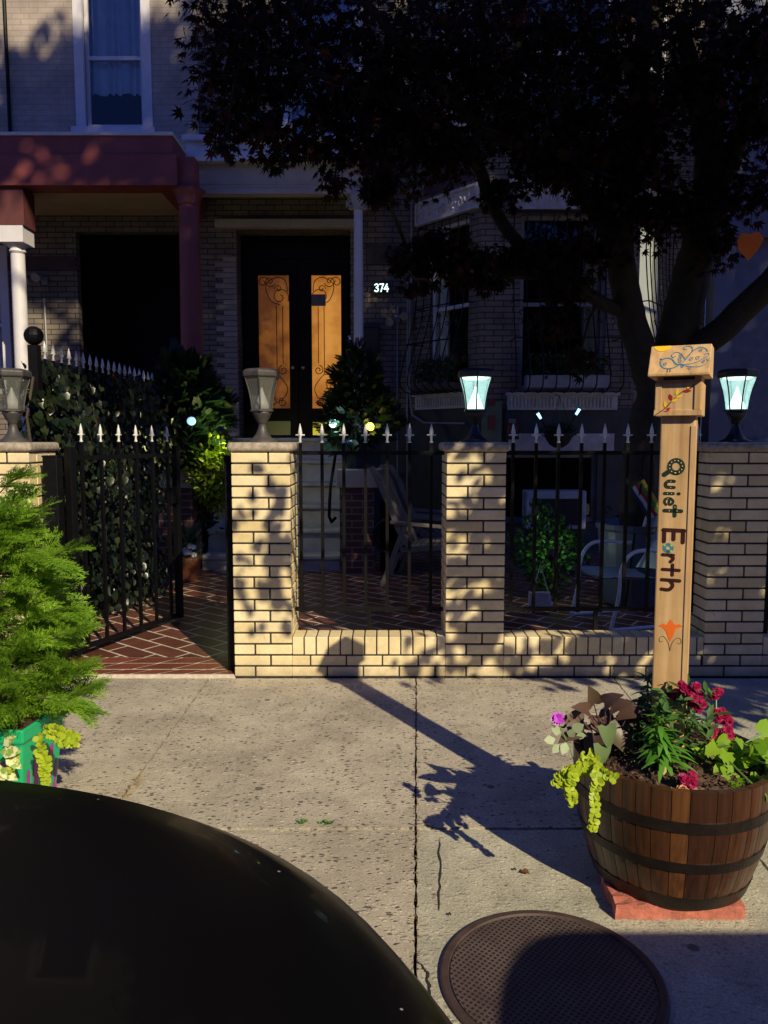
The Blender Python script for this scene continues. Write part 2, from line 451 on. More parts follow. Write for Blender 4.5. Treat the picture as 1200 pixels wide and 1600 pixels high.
def slab(c4, z, mi, g=0.0042):
    cx = sum(p[0] for p in c4)/4; cy = sum(p[1] for p in c4)/4
    c = [(p[0]+(g if p[0] < cx else -g), p[1]+(g*2.2 if p[1] < cy else -g*2.2)) for p in c4]
    pts = []
    for i in range(4): pts += ragged(c[i], c[(i+1)%4])
    n = len(pts)
    vs = [(x,y,z) for x,y in pts] + [(x,y,z-0.03) for x,y in pts]
    mb.add(vs, [tuple(range(n))], mi)
    mb.add(vs, [(i,i+n,(i+1)%n+n,(i+1)%n) for i in range(n)], mi)
for j in range(2):
    y0, y1 = ys[j], ys[j+1]
    if j == 0: y0 += 0.003
    cols = [(a, a, b, b) for a, b in zip(xs[:-1], xs[1:])]
    for a, b in zip(xs[:-1], xs[1:]):
        slab([(a,y0),(b,y0),(b,y1),(a,y1)], 0.0, 1 if (j == 0) else 0)
    slab([(xs[-1],y0),(jx(y0),y0),(jx(y1),y1),(xs[-1],y1)], 0.0, 0)
    R0 = [jx, lambda y: 1.36-(4.45-y)*0.05]
    off = -0.05 if j == 0 else 0
    slab([(jx(y0),y0),(R0[1](y0),y0),(R0[1](y1),y1),(jx(y1),y1)], 0.001, 1 if j == 0 else 0)
    last = R0[1]
    for k in range(1, 12):
        a0, a1 = last(y0)+1.22*(k-1), last(y1)+1.22*(k-1)
        slab([(a0,y0),(a0+1.22,y0),(a1+1.22,y1),(a1,y1)], 0.0, k % 2)
struct(mb.build("sidewalk", [rough_con, fine_con]))

# terracotta patio tiles behind the wall, rising gently to the stoop
def tile_material():
    m, nt, b = nodes_of("patio_tiles"); co = coords(nt)
    mp = nt.nodes.new("ShaderNodeMapping"); mp.inputs['Rotation'].default_value = (0,0,R(38)); nt.links.new(co, mp.inputs[0])
    br = nt.nodes.new("ShaderNodeTexBrick"); nt.links.new(mp.outputs[0], br.inputs[0])
    br.inputs['Color1'].default_value = (0.15,0.055,0.038,1); br.inputs['Color2'].default_value = (0.10,0.036,0.026,1)
    br.inputs['Mortar'].default_value = (0.60,0.54,0.46,1); br.inputs['Scale'].default_value = 1
    br.inputs['Brick Width'].default_value = 0.31; br.inputs['Row Height'].default_value = 0.155; br.inputs['Mortar Size'].default_value = 0.007
    c = mix_col(nt, 1.0, br.outputs['Color'], ramp(nt, noise(nt, co, 6, 6), [(0.3,0.7),(0.7,1.2)]), 'MULTIPLY')
    nt.links.new(c, b.inputs['Base Color']); b.inputs['Roughness'].default_value = 0.35
    bump(nt, b, br.outputs['Fac'], -0.3, 0.004); return m
mb = MB(); mb.add([(-2.9,4.83,0.012),(6,4.83,0.012),(6,10,0.10),(-2.9,10,0.10)], [(0,1,2,3)])
struct(mb.build("patio", tile_material()))
sheet("neighbour_yard", -14, -2.9, 4.8, 10, 0.0, plain("yard_soil", (0.05,0.04,0.03), 0.95, 0, 0.4, 8, 0.5))
# border course of slanted tiles under the gate
mb = MB(); x = -1.98
grout = plain("pale_grout", (0.62,0.54,0.44), 0.9, 0, 0.2, 30, 0.2)
border_tile = plain("border_tile", (0.17,0.048,0.03), 0.4, 0, 0.2, 10, 0.1, island=0.15)
struct(MB().box(-2.02, -0.885, 4.46, 4.83, -0.05, 0.010).build("threshold_grout", grout))
mb = MB()
sk = 0.10
for i in range(-1, 8):
    a = -2.0+i*0.165
    p = [(a,4.475),(a+0.148,4.475),(a+0.148+sk,4.556),(a+sk,4.556)]
    p = [(min(max(q[0],-2.01),-0.89),q[1]) for q in p]
    if p[1][0]-p[0][0] < 0.01 and p[2][0]-p[3][0] < 0.01: continue
    mb.add([(q[0],q[1],0.014) for q in p], [(0,1,2,3)])
for r in range(2):
    for i in range(-1, 6):
        a = -2.0+i*0.24+r*0.12
        y0 = 4.568+r*0.128; p = [(a,y0+0.006),(a+0.222,y0+0.006),(a+0.222+sk*1.2,y0+0.118),(a+sk*1.2,y0+0.118)]
        p = [(min(max(q[0],-2.01),-0.89),q[1]) for q in p]
        if p[1][0]-p[0][0] < 0.01 and p[2][0]-p[3][0] < 0.01: continue
        mb.add([(q[0],q[1],0.014) for q in p], [(0,1,2,3)])
struct(mb.build("threshold_tiles", border_tile))

# ================================================================== the low front wall and its piers
WY = 4.45; CH = 0.0667
def brick_run(mb, x0, x1, yf, z0, z1, depth, offset, bl=0.213, g=0.008, axis='x', p=0.0):
    """stretchers laid from x0 to x1 with their faces at yf (axis x) or at x=yf (axis y)"""
    pos = x0 - offset
    while pos < x1 - 1e-4:
        a = max(x0, pos); b = min(x1, pos+bl-g)
        if b-a > 0.02:
            j = rs.uniform(-0.0015, 0.0015)
            if axis == 'x': mb.box(a, b, yf+j, yf+depth, z0, z1)
            else: mb.box(min(yf+j, yf+depth), max(yf+j, yf+depth), a, b, z0, z1)
        pos += bl
def pier(x0, x1, label, ncourse=20, D=0.37):
    cx = (x0+x1)/2
    t = thing("brick_pier", label, "brick pier", (cx, WY+D/2, 0), "cream brick piers of the front wall")
    core = MB().box(x0+0.006, x1-0.006, WY+0.006, WY+D-0.006, -0.05, ncourse*CH)
    core.build("mortar_core", mortar_dark, t)
    mb = MB()
    for k in range(ncourse):
        z0 = k*CH+0.0052; z1 = (k+1)*CH-0.0052
        even = k % 2 == 0
        w = x1-x0; a = w*0.36 if even else w*0.63
        for (p, q) in ((x0, x0+a-0.005), (x0+a+0.005, x1)):
            mb.box(p, q, WY+rs.uniform(-.001,.001), WY+0.1, z0, z1)
        for (p, q) in ((x0, x0+a-0.004), (x0+a+0.004, x1)):
            mb.box(p, q, WY+D-0.1, WY+D, z0, z1)
        m_ = WY+0.1+0.008; e_ = WY+D-0.1-0.008
        mb.box(x0+rs.uniform(-.001,.001), x0+0.09, m_, e_, z0, z1); mb.box(x1-0.09, x1+rs.uniform(-.001,.001), m_, e_, z0, z1)
    mb.build("brickwork", cream_brick, t, bevel=0.004, uv=False)
    zt = ncourse*CH; o = 0.022
    MB().box(x0-o, x1+o, WY-o, WY+D+o, zt, zt+0.055).build("cap_stone", capstone, t, bevel=0.022, seg=4)
    return t
PX = [(-2.40,-2.055),(-0.885,-0.545),(0.363,0.707),(1.893,2.240)]
PL = ["leftmost cream brick pier, behind the bright green conifer beside the open gate",
      "sunlit cream brick pier right of the open gate under an unlit lantern",
      "dappled cream brick pier in the middle of the wall under a lit lantern",
      "shaded cream brick pier behind the painted post, rightmost in the wall"]
for (a, b), l in zip(PX, PL): pier(a, b, l)
def low_wall(x0, x1, label):
    t = thing("low_brick_wall", label, "low wall", ((x0+x1)/2, WY+0.1, 0), "low cream brick walls between the piers")
    D = 0.17
    MB().box(x0, x1, WY+0.006, WY+D-0.006, -0.05, 0.235).build("mortar_core", mortar_dark, t)
    mb = MB()
    for k in range(2): brick_run(mb, x0, x1, WY, k*CH+0.0052, (k+1)*CH-0.0052, 0.09, 0.1 if k else 0.0)
    mb.build("brickwork", cream_brick, t, bevel=0.004)
    mb = MB(); x = x0+0.004
    while x < x1-0.03:
        b = min(x+0.064, x1-0.002); e = rs.uniform(-.002,.002)
        mb.box(x, b, WY+e, WY+D, 2*CH+0.004, 2*CH+0.109); x += 0.0715
    mb.build("coping_bricks", cream_brick, t, bevel=0.004)
low_wall(-0.545, 0.363, "low sunlit brick wall between the gate pier and the middle pier")
low_wall(0.707, 1.893, "low dappled brick wall between the middle pier and the shaded right pier")
low_wall(2.240, 3.4, "short stretch of low brick wall beyond the shaded right pier")

# ------------------------------------------------------------------ spear finials and iron panels
def finial_mesh():
    mb = MB()
    mb.lathe([(0.011,0),(0.012,0.006),(0.007,0.010),(0.0075,0.034),(0.012,0.042),(0.010,0.050),(0.0135,0.060),(0.009,0.085),(0.0015,0.116)], (0,0,0), 8)
    mb.obox((0,0,0.047),(1,0,0),(0,1,0),(0,0,1),0.027,0.0042,0.0042)
    mb.obox((0,0,0.047),(1,0,0),(0,1,0),(0,0,1),0.0035,0.016,0.0035)
    return mb
fin_proto = None
def finial(parent, loc):
    global fin_proto
    if fin_proto is None:
        fin_proto = finial_mesh().build("finial", white_metal, parent, smooth=True, world=False)
        fin_proto.location = loc; return fin_proto
    c = bpy.data.objects.new("finial", fin_proto.data); col.objects.link(c); c.parent = parent; c.location = loc; return c
def picket(parent, x, z0, z1, w=0.019, y=0):
    o = MB().box(-w/2, w/2, -w/2, w/2, z0, z1).build("picket", iron, parent, world=False); o.location = (x, y, 0); return o
def fence_panel(x0, x1, xs_, Y, label, zb=0.37, zt=1.325, tip=1.385):
    t = thing("iron_fence_panel", label, "iron fence", ((x0+x1)/2, Y, 0.24), "iron fence panels on the low wall")
    cx = (x0+x1)/2
    for z in (zb, zt):
        MB().box(x0-cx, x1-cx, -0.010, 0.010, z-0.24-0.012, z-0.24+0.012).build("rail", iron, t, world=False)
    for i, x in enumerate(xs_):
        p = picket(t, x-cx, (zb-0.24-0.02), tip-0.24); finial(p, (0,0,tip-0.24))
    MB().box(-0.012, 0.012, -0.012, 0.012, 0, zb-0.24).build("foot", iron, t, world=False)
    return t
FY = WY+0.19
fx = lambda px: at(px, 685, FY).x
fence_panel(-0.545, 0.363, [fx(p) for p in (469,503,537,571,605,640,674)], FY, "iron fence panel with seven white spear tips right of the gate pier")
fence_panel(0.707, 1.893, [fx(p) for p in (802,838,873,909,945,981,1018,1054,1090)], FY, "iron fence panel with white spear tips behind the painted post")
fence_panel(2.240, 3.4, [2.36+0.133*i for i in range(8)], FY, "iron fence panel beyond the shaded right pier")

# gate: posts and the leaf standing open into the yard
def gpost(x, y, w, z1, label):
    t = thing("gate_post", label, "gate post", (x, y, 0), "black iron gate posts")
    MB().box(x-w/2, x+w/2, y-w/2, y+w/2, 0, z1).build("post", iron, t, bevel=0.004)
    MB().box(x-w/2-0.004, x+w/2+0.004, y-w/2-0.004, y+w/2+0.004, z1, z1+0.012).build("post_cap", iron, t, bevel=0.005)
gpost(-1.965, 4.56, 0.085, 1.30, "thick black iron gate post against the leftmost brick pier")
gpost(-0.918, 4.56, 0.05, 1.30, "slim black iron gate post against the sunlit gate pier")
gpost(2.285, 4.56, 0.05, 1.35, "black iron post right of the shaded pier at the photo's edge")
A = at(121, 1018, 4.78); B = at(281, 966, 5.78)
A = Vector((A.x, 4.78, 0)); B = Vector((B.x, 5.78, 0))
gang = math.atan2(B.y-A.y, B.x-A.x); GL = (B-A).length
gt = thing("iron_gate", "black iron gate with six white spear tips standing open into the yard", "gate", A, None, gang)
for x, w in ((0.0, 0.05), (GL, 0.045)):
    MB().box(x-w/2, x+w/2, -w/2, w/2, 0.05, 1.36).build("stile", iron, gt, world=False, bevel=0.003)
for z, h in ((0.075,0.03),(1.29,0.03),(0.045,0.012)):
    if h > 0.02: MB().box(0.02, GL-0.02, -0.012, 0.012, z-h/2, z+h/2).build("rail", iron, gt, world=False)
for i in range(6):
    x = 0.10+i*(GL-0.2)/5+0.0
    p = picket(gt, x, 0.08, 1.39, 0.019); finial(p, (0,0,1.39))
MB().box(GL-0.10, GL-0.03, -0.03, 0.03, 0.93, 1.05).build("lock_box", iron, gt, world=False, bevel=0.004)

# tall side fence between the yards, grown over with ivy
SX = -2.22
sf = thing("tall_side_fence", "tall iron side fence with white spear tips under ivy beside the gate", "iron fence", (SX, 4.95, 0))
MB().box(-0.03, 0.03, -0.03, 0.03, 0, 2.0).sphere((0,0,2.06), 0.06, 16, 10).build("ball_post", iron, sf, world=False)
for z in (0.3, 1.78): MB().box(-0.012, 0.012, 0, 2.6, z-0.012, z+0.012).build("rail", iron, sf, world=False)
for i in range(19):
    y = 0.15+0.13*i
    p = picket(sf, 0, 0.1, 1.93, 0.016, y); finial(p, (0,0,1.93)).rotation_euler = (0,0,R(90))
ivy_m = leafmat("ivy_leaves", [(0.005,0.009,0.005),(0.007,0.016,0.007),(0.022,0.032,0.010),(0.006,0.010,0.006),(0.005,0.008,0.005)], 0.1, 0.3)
iv = thing("ivy", "dense dark ivy climbing over the tall side fence left of the gate", "ivy", (SX, 5.9, 0))
n = 5200
P = np.stack([SX+rng.normal(0,0.10,n), 4.82+rng.random(n)**1.1*2.5, 0.06+1.88*rng.random(n)], 1)
P[:,0] += 0.10*np.sin(P[:,1]*3+P[:,2]*4)+0.02
top = 1.86+0.14*np.sin(P[:,1]*5)+0.1*np.cos(P[:,1]*11)
P[:,2] = np.minimum(P[:,2], top)
D = np.stack([rng.normal(0.25,0.3,n), rng.normal(-0.1,0.4,n), -0.8-0.3*rng.random(n)], 1)
Nn = np.stack([0.75+rng.random(n)*0.5, rng.normal(-0.55,0.5,n), 0.4*rng.random(n)], 1)
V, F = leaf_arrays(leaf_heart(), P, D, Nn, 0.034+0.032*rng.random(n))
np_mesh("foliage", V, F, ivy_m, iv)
mb = MB()
for i in range(14):
    y = 4.95+0.17*i; pts = [(SX+rng.normal(0,0.03), y+rng.normal(0,0.05), z) for z in np.linspace(0, 1.8, 8)]
    mb.tube(pts, 0.008, 5)
mb.build("vine_stem", plain("vine_bark", (0.06,0.045,0.03), 0.9), iv)

# ------------------------------------------------------------------ lanterns on the piers
lamp_glass_on = emit("lit_lantern_glass", (0.50,0.88,0.80), 0.70, (0.5,0.6,0.58), 0.35, 26)
lamp_glass_on.node_tree.nodes["Principled BSDF"].inputs['Alpha'].default_value = 0.5
lamp_core_on = emit("lit_lantern_core", (0.72,1.0,0.95), 2.4, (0.5,0.6,0.58))
m, nt, b = nodes_of("clear_lantern_glass")
b.inputs['Base Color'].default_value = (0.16,0.17,0.15,1); b.inputs['Roughness'].default_value = 0.10
b.inputs['Alpha'].default_value = 0.5
lamp_glass_off = m
lamp_black = plain("lantern_black", (0.014,0.014,0.016), 0.38, 0, 0.3, 30, 0.1)
lamp_grey = plain("weathered_lantern", (0.055,0.05,0.05), 0.5, 0, 0.3, 25, 0.2)
def lantern(x, y, z, lit, met, label, s=1.0):
    t = thing("pier_lantern", label, "lantern", (x, y, z), "hexagonal lanterns on the pier caps")
    rot = R(-90)
    hexr = lambda r: r/ math.cos(R(30))*0.97
    MB().lathe([(0.095*s,0),(0.094*s,0.006),(0.062*s,0.022),(0.038*s,0.05),(0.025*s,0.085),(0.022*s,0.105),(0.024*s,0.112),(0.030*s,0.116),(0.030*s,0.124),(0.040*s,0.135),(0.056*s,0.170),(0.060*s,0.180)], (0,0,0), 28).build("base", met, t, world=False, smooth=True)
    MB().lathe([(0.068*s,0.180),(0.074*s,0.184),(0.074*s,0.190),(0.066*s,0.196)], (0,0,0), 6, rot).build("lower_lip", met, t, world=False)
    pr = [(0.062,0.196),(0.066,0.235),(0.073,0.275),(0.082,0.315),(0.096,0.360),(0.103,0.385)]
    g = MB(); g.lathe([(r*s,z) for r,z in pr], (0,0,0), 6, rot, cap=False)
    g.build("glass", lamp_glass_on if lit else lamp_glass_off, t, world=False)
    MB().lathe([(0.052*s,0.198),(0.035*s,0.24),(0.012*s,0.30),(0.004,0.33)], (0,0,0), 20).build("inner_cone", lamp_core_on if lit else white_metal, t, world=False, smooth=True)
    MB().lathe([(0.060*s,0.372),(0.088*s,0.384)], (0,0,0), 20).build("lamp_disc", lamp_core_on if lit else lamp_grey, t, world=False)
    fr = MB()
    for k in range(6):
        a = rot+R(60*k); c, sn = math.cos(a), math.sin(a)
        fr.tube([((r*s+0.001)*c, (r*s+0.001)*sn, z) for r, z in pr], 0.0042, 6)
    fr.build("glazing_bar", met, t, world=False)
    MB().lathe([(0.108*s,0.383),(0.116*s,0.388),(0.118*s,0.412),(0.112*s,0.424),(0.085*s,0.434),(0.03*s,0.438)], (0,0,0), 6, rot).build("lid", met, t, world=False, bevel=0.006)
    return t
cz = 20*CH+0.055; LY = WY+0.185
lantern(-2.225, LY, cz, False, lamp_grey, "unlit grey lantern on the leftmost pier beside the ivy")
lantern(at(410,683,LY).x, LY, cz, False, lamp_grey, "unlit weathered lantern in front of the glowing double doors")
lantern(at(742,683,LY).x, LY, cz, True, lamp_black, "lit lantern glowing pale green on the middle pier")
lantern(at(1149,683,LY).x, LY, cz, True, lamp_black, "lit lantern glowing pale green on the shaded pier right of the painted post")

# ================================================================== barrel planter and painted post
BX, BY, BZ = 0.903, 2.335, 0.045
slabt = MB()
def rough_block(name, x0,x1,y0,y1,z0,z1, mat, parent=None, amp=0.004, nx=14, ny=8):
    mb = MB(); vs=[]; 
    for z in (z0, z1):
        for j in range(ny+1):
            for i in range(nx+1):
                e = amp if z == z1 or i in (0,nx) or j in (0,ny) else 0
                vs.append((x0+(x1-x0)*i/nx+rs.uniform(-e,e), y0+(y1-y0)*j/ny+rs.uniform(-e,e), z+(rs.uniform(-e,e) if z==z1 else 0)))
    W = nx+1; K = W*(ny+1); fs=[]
    for j in range(ny):
        for i in range(nx):
            a=j*W+i; fs.append((K+a,K+a+1,K+a+W+1,K+a+W)); fs.append((a,a+W,a+W+1,a+1))
    for i in range(nx): fs.append((i,i+1,K+i+1,K+i)); b_=ny*W+i; fs.append((b_,K+b_,K+b_+1,b_+1))
    for j in range(ny): a=j*W; fs.append((a,K+a,K+a+W,a+W)); c_=j*W+nx; fs.append((c_,c_+W,K+c_+W,K+c_))
    mb.add(vs, fs); return mb.build(name, mat, parent)
brick_pink = plain("pink_brick", (0.42,0.13,0.09), 0.85, 0, 0.35, 30, 0.8)
sb = rough_block("brick_slab", 0.680, 1.058, 2.130, 2.29, 0.003, 0.044, brick_pink)
tag(sb, "flat pinkish red brick slab under the half barrel", "brick slab")

bt = thing("barrel_planter", "wooden half barrel planter with dark iron hoops holding the painted post", "barrel planter", (BX, BY, BZ))
def stave_mat():
    m, nt, b = nodes_of("barrel_staves"); co = coords(nt)
    g = nt.nodes.new("ShaderNodeNewGeometry")
    c = ramp(nt, g.outputs['Random Per Island'], [(0,(0.038,0.015,0.006)),(0.35,(0.058,0.022,0.008)),(0.6,(0.075,0.029,0.010)),(0.8,(0.045,0.018,0.007)),(1,(0.12,0.048,0.014))])
    mp = nt.nodes.new("ShaderNodeMapping"); mp.inputs['Scale'].default_value = (60,60,3); nt.links.new(co, mp.inputs[0])
    gr = noise(nt, mp.outputs[0], 1.0, 6, 0.65)
    c = mix_col(nt, 1.0, c, ramp(nt, gr, [(0.3,0.5),(0.7,1.35)]), 'MULTIPLY')
    nt.links.new(c, b.inputs['Base Color']); b.inputs['Roughness'].default_value = 0.38
    b.inputs['Coat Weight'].default_value = 0.25; b.inputs['Coat Roughness'].default_value = 0.3
    bump(nt, b, gr, 0.25, 0.002); return m
def brad(z): t = z/0.385; return 0.230+0.069*t+0.020*math.sin(math.pi*t)*1.0
BH = 0.385; NS = 34; mb = MB(); a0 = 0
ws = [rs.uniform(0.7,1.35) for _ in range(NS)]; tot = sum(ws)
for w in ws:
    a1 = a0+2*math.pi*w/tot; th = 0.022; nz = 7; na = 3; vs=[]; g_=0.0035
    for j in range(nz+1):
        z = BH*j/nz
        for rr in (brad(z), brad(z)-th):
            for i in range(na+1):
                a = a0+g_+(a1-a0-2*g_)*i/na; e = -0.0015 if (i in (0,na) and rr > brad(z)-0.01) else 0
                vs.append(((rr+e)*math.cos(a), (rr+e)*math.sin(a), z))
    W = na+1; L = 2*W; fs=[]
    for j in range(nz):
        for i in range(na):
            o_=j*L+i; fs.append((o_,o_+1,o_+L+1,o_+L)); p_=o_+W; fs.append((p_,p_+L,p_+L+1,p_+1))
        o_=j*L; fs.append((o_,o_+L,o_+L+W,o_+W)); o_=j*L+na; fs.append((o_,o_+W,o_+L+W,o_+L))
    for i in range(na): o_=nz*L+i; fs.append((o_,o_+1,o_+W+1,o_+W))
    mb.add(vs, fs); a0 = a1
mb.build("staves", stave_mat(), bt, world=False)
MB().lathe([(0.2,0.0),(0.215,0.002)],(0,0,0),32).build("bottom_board", plain("old_oak",(0.10,0.06,0.03),0.8), bt, world=False)
MB().lathe([(brad(z)-0.021, z) for z in (0.01,0.1,0.2,0.3,0.375)],(0,0,0),32,cap=False).build("inner_lining", plain("charred_oak",(0.03,0.02,0.015),0.9), bt, world=False)
hoop_m = plain("dark_hoop_iron", (0.020,0.014,0.011), 0.45, 0.4, 0.4, 25, 0.2)
for z0, z1 in ((0.002,0.045),(0.135,0.168),(0.262,0.296)):
    MB().lathe([(brad(z0)-0.001,z0),(brad(z0)+0.0022,z0+0.0004),(brad(z1)+0.0022,z1-0.0004),(brad(z1)-0.001,z1)],(0,0,0),96,cap=False).build("hoop", hoop_m, bt, world=False)
def soil_mb(cx, cy, z, r, n=34, amp=0.012):
    mb = MB(); vs=[(cx,cy,z+0.02)]; fs=[]; K=48
    for j in range(1,n+1):
        rr=r*j/n
        for k in range(K):
            a=2*math.pi*k/K
            vs.append((cx+rr*math.cos(a), cy+rr*math.sin(a), z+0.02*(1-(rr/r)**2)+rs.uniform(-amp,amp)*0.5+ (rs.uniform(0,amp) if rs.random()<0.15 else 0)))
    for k in range(K): fs.append((0,1+k,1+(k+1)%K))
    for j in range(n-1):
        for k in range(K):
            a=1+j*K+k; b=1+j*K+(k+1)%K; fs.append((a,a+K,b+K,b))
    return mb.add(vs, fs)
soil_m = plain("potting_soil", (0.075,0.040,0.024), 0.75, 0, 0.6, 60, 1.0)
soil_mb(0,0,0.335,0.283).build("soil", soil_m, bt, world=False)
# wood chips and little stones on the soil
nn = 700; a = rng.random(nn)*2*math.pi; r = 0.28*np.sqrt(rng.random(nn))
P = np.stack([r*np.cos(a), r*np.sin(a), 0.352+0.018*(1-(r/0.28)**2)+rng.random(nn)*0.006],1)
V,F = leaf_arrays(leaf_simple(0.6,0.25), P, rnd_dirs(nn)*np.array([1,1,0.4]), np.tile([0.1,0,1.0],(nn,1))+rng.normal(0,0.4,(nn,3)), 0.006+0.016*rng.random(nn)**2)
o = np_mesh("mulch", V, F, leafmat("mulch_chips", [(0.05,0.025,0.015),(0.12,0.06,0.035),(0.035,0.02,0.015),(0.2,0.13,0.09)], 0.0, 0.7), bt, world=False); o['kind']='stuff'

# ---- painted post
wood_post,nt,b = nodes_of("pine_post_grain"); co = coords(nt)
mp = nt.nodes.new("ShaderNodeMapping"); mp.inputs['Scale'].default_value = (45,45,2.2); nt.links.new(co, mp.inputs[0]); gr = noise(nt, mp.outputs[0], 1.0, 6, 0.6)
c = ramp(nt, gr, [(0.3,(0.44,0.26,0.11)),(0.5,(0.60,0.385,0.175)),(0.72,(0.70,0.47,0.24))]); c = mix_col(nt, 1.0, c, ramp(nt, noise(nt, co, 7, 5), [(0.3,0.86),(0.7,1.08)]), 'MULTIPLY')
nt.links.new(c, b.inputs['Base Color']); b.inputs['Roughness'].default_value = 0.55; bump(nt, b, gr, 0.25, 0.002)
PXX, PYY = 0.925, 2.42
YAW = R(-26)     # front face turned towards the left
pt = thing("painted_post", "pale wooden post painted with Quiet Earth, a bird, a vine and an orange tulip", "painted post", (PXX, PYY, 0.36))
ax = Vector((math.cos(YAW), math.sin(YAW), 0)); fn = Vector((math.sin(YAW), -math.cos(YAW), 0)); up = Vector((0,0,1))
ax = Vector((math.cos(YAW), math.sin(YAW), 0)); fn = Vector((ax.y, -ax.x, 0))
PW = 0.100; hw = PW/2
def zy(py): return at(1057, py, PYY-hw).z
def pbox(s0, s1, d0, d1, z0, z1, mb=None):     # s across, d towards viewer
    mb = mb or MB()
    c = Vector((PXX,PYY,(z0+z1)/2))+ax*(s0+s1)/2+fn*(d0+d1)/2
    return mb.obox(c, ax, fn, up, (s1-s0)/2, (d1-d0)/2, (z1-z0)/2)
zs = zy(650); zb_ = zy(598)
pbox(-hw, hw, -hw, hw, 0.38, zs+0.02).build("shaft", wood_post, pt, bevel=0.004)
pbox(hw-0.012, hw+0.004, hw-0.006, hw+0.003, 0.5, zs-0.03).build("corner_strip", wood_post, pt, bevel=0.001)
BW = 0.068
mb = pbox(-BW, BW, -BW, BW, zs, zb_); 
box_o = mb.build("box", wood_post, pt, bevel=0.003)
mb = MB()
for s0,s1,z0,z1 in ((-BW+0.002,-BW+0.020,zs+0.018,zb_-0.001),(BW-0.022,BW-0.004,zs+0.018,zb_-0.001),(-BW-0.001,BW+0.001,zs+0.001,zs+0.018)):
    pbox(s0,s1,BW-0.002,BW+0.004,z0,z1,mb)
mb.build("panel_frame", wood_post, box_o, bevel=0.001)
zn = zy(588)
pbox(-BW+0.004, BW-0.004, -BW+0.01, BW-0.006, zb_, zn+0.02).build("neck", wood_post, pt, bevel=0.002)
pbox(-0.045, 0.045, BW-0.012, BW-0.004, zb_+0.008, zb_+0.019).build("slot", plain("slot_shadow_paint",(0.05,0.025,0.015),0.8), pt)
# sloping hood
HW = 0.087; zh0 = zy(586); zh1 = zy(540); prf = [(-HW,zh0-0.005),(HW+0.012,zh0-0.005),(HW+0.012,zh0+0.002),(0.030,zh1+0.004),(-HW,zh1+0.004)]
mb = MB(); Lc = Vector((PXX,PYY,0))
vs = [Lc+ax*s+fn*d+up*z for s in (-HW,HW) for d,z in prf]; n5=len(prf)
mb.add(vs, [tuple(range(n5)), tuple(range(n5,2*n5))[::-1]]+[(i,i+n5,(i+1)%n5+n5,(i+1)%n5) for i in range(n5)])
hood = mb.build("hood", wood_post, pt, bevel=0.002)
# --- paint strokes
def stroke(mb, pts, w, conv, k=0.0):
    """flat ribbon with round ends; pts in surface coordinates (a,b); conv -> world"""
    P_ = [Vector((p[0],p[1])) for p in pts]; n=len(P_); ww = w if isinstance(w,(list,tuple)) else [w]*n
    Lf=[];Rt=[]
    for i in range(n):
        d = (P_[min(i+1,n-1)]-P_[max(i-1,0)]).normalized(); nx=Vector((-d.y,d.x))
        Lf.append(P_[i]+nx*ww[i]/2); Rt.append(P_[i]-nx*ww[i]/2)
    vs=[conv(p.x,p.y,k) for p in Lf]+[conv(p.x,p.y,k) for p in Rt]
    mb.add(vs,[(i,i+n,i+1+n,i+1) for i in range(n-1)])
    for e in (0,n-1):
        c=P_[e]; K=10; mb.add([conv(c.x+ww[e]/2*math.cos(2*math.pi*j/K),c.y+ww[e]/2*math.sin(2*math.pi*j/K),k+0.0002) for j in range(K)],[tuple(range(K))])
def disc(mb, x,y,r,conv,k=0.0,K=14,ry=None):
    mb.add([conv(x+r*math.cos(2*math.pi*j/K),y+(ry or r)*math.sin(2*math.pi*j/K),k) for j in range(K)],[tuple(range(K))])
def poly(mb, pts, conv, k=0.0): mb.add([conv(x,y,k) for x,y in pts],[tuple(range(len(pts)))])
def curve(pts, n=8):                                    # Catmull-Rom
    P_=[Vector(p) for p in ([pts[0]]+list(pts)+[pts[-1]])]; out=[]
    for i in range(1,len(P_)-2):
        for j in range(n):
            t=j/n; a,b,c,d=P_[i-1],P_[i],P_[i+1],P_[i+2]
            out.append(0.5*((2*b)+(c-a)*t+(2*a-5*b+4*c-d)*t*t+(3*b-a-3*c+d)*t**3))
    out.append(P_[-2]); return [tuple(p) for p in out]
shaftconv = lambda a,b,k: Lc+ax*a+fn*(hw+0.0008+k)+up*b
greenp = plain("dark_green_paint",(0.012,0.030,0.016),0.5,0,0.1,10,0)
marp = plain("maroon_paint",(0.040,0.008,0.006),0.5,0,0.1,10,0)
dotp = plain("pale_dot_paint",(0.75,0.72,0.42),0.5,0,0.05,10,0)
bluep = plain("blue_paint",(0.05,0.22,0.36),0.5,0,0.15,10,0)
limep = plain("lime_paint",(0.30,0.60,0.08),0.5,0,0.1,10,0)
orangep = plain("orange_paint",(0.85,0.16,0.015),0.5,0,0.08,10,0)
yellowp = plain("yellow_paint",(0.85,0.55,0.02),0.5,0,0.08,10,0)
redp = plain("red_paint",(0.35,0.012,0.010),0.5,0,0.1,10,0)
brownp = plain("brown_paint",(0.10,0.04,0.02),0.6,0,0.1,10,0)
base_s = -0.031; CAPH = 0.058
def letter(name, y0, y1, strokes, h, mat_, extra=None, w=0.0105, par=None):
    """strokes in (a,b): a 0..1 along reading (down the post), b 0..1 up the letter (towards the right)"""
    z0, z1 = zy(y0), zy(y1); mb = MB()
    cv = lambda a,b,k: shaftconv(base_s+b*h, z0+(z1-z0)*a, k)
    def cvm(p): return (base_s+p[1]*h, z0+(z1-z0)*p[0])
    for st in strokes: stroke(mb, [cvm(p) for p in (curve(st) if len(st) > 2 else st)], w*1.18, shaftconv)
    o = mb.build(name, mat_, par or pt)
    return o, cvm
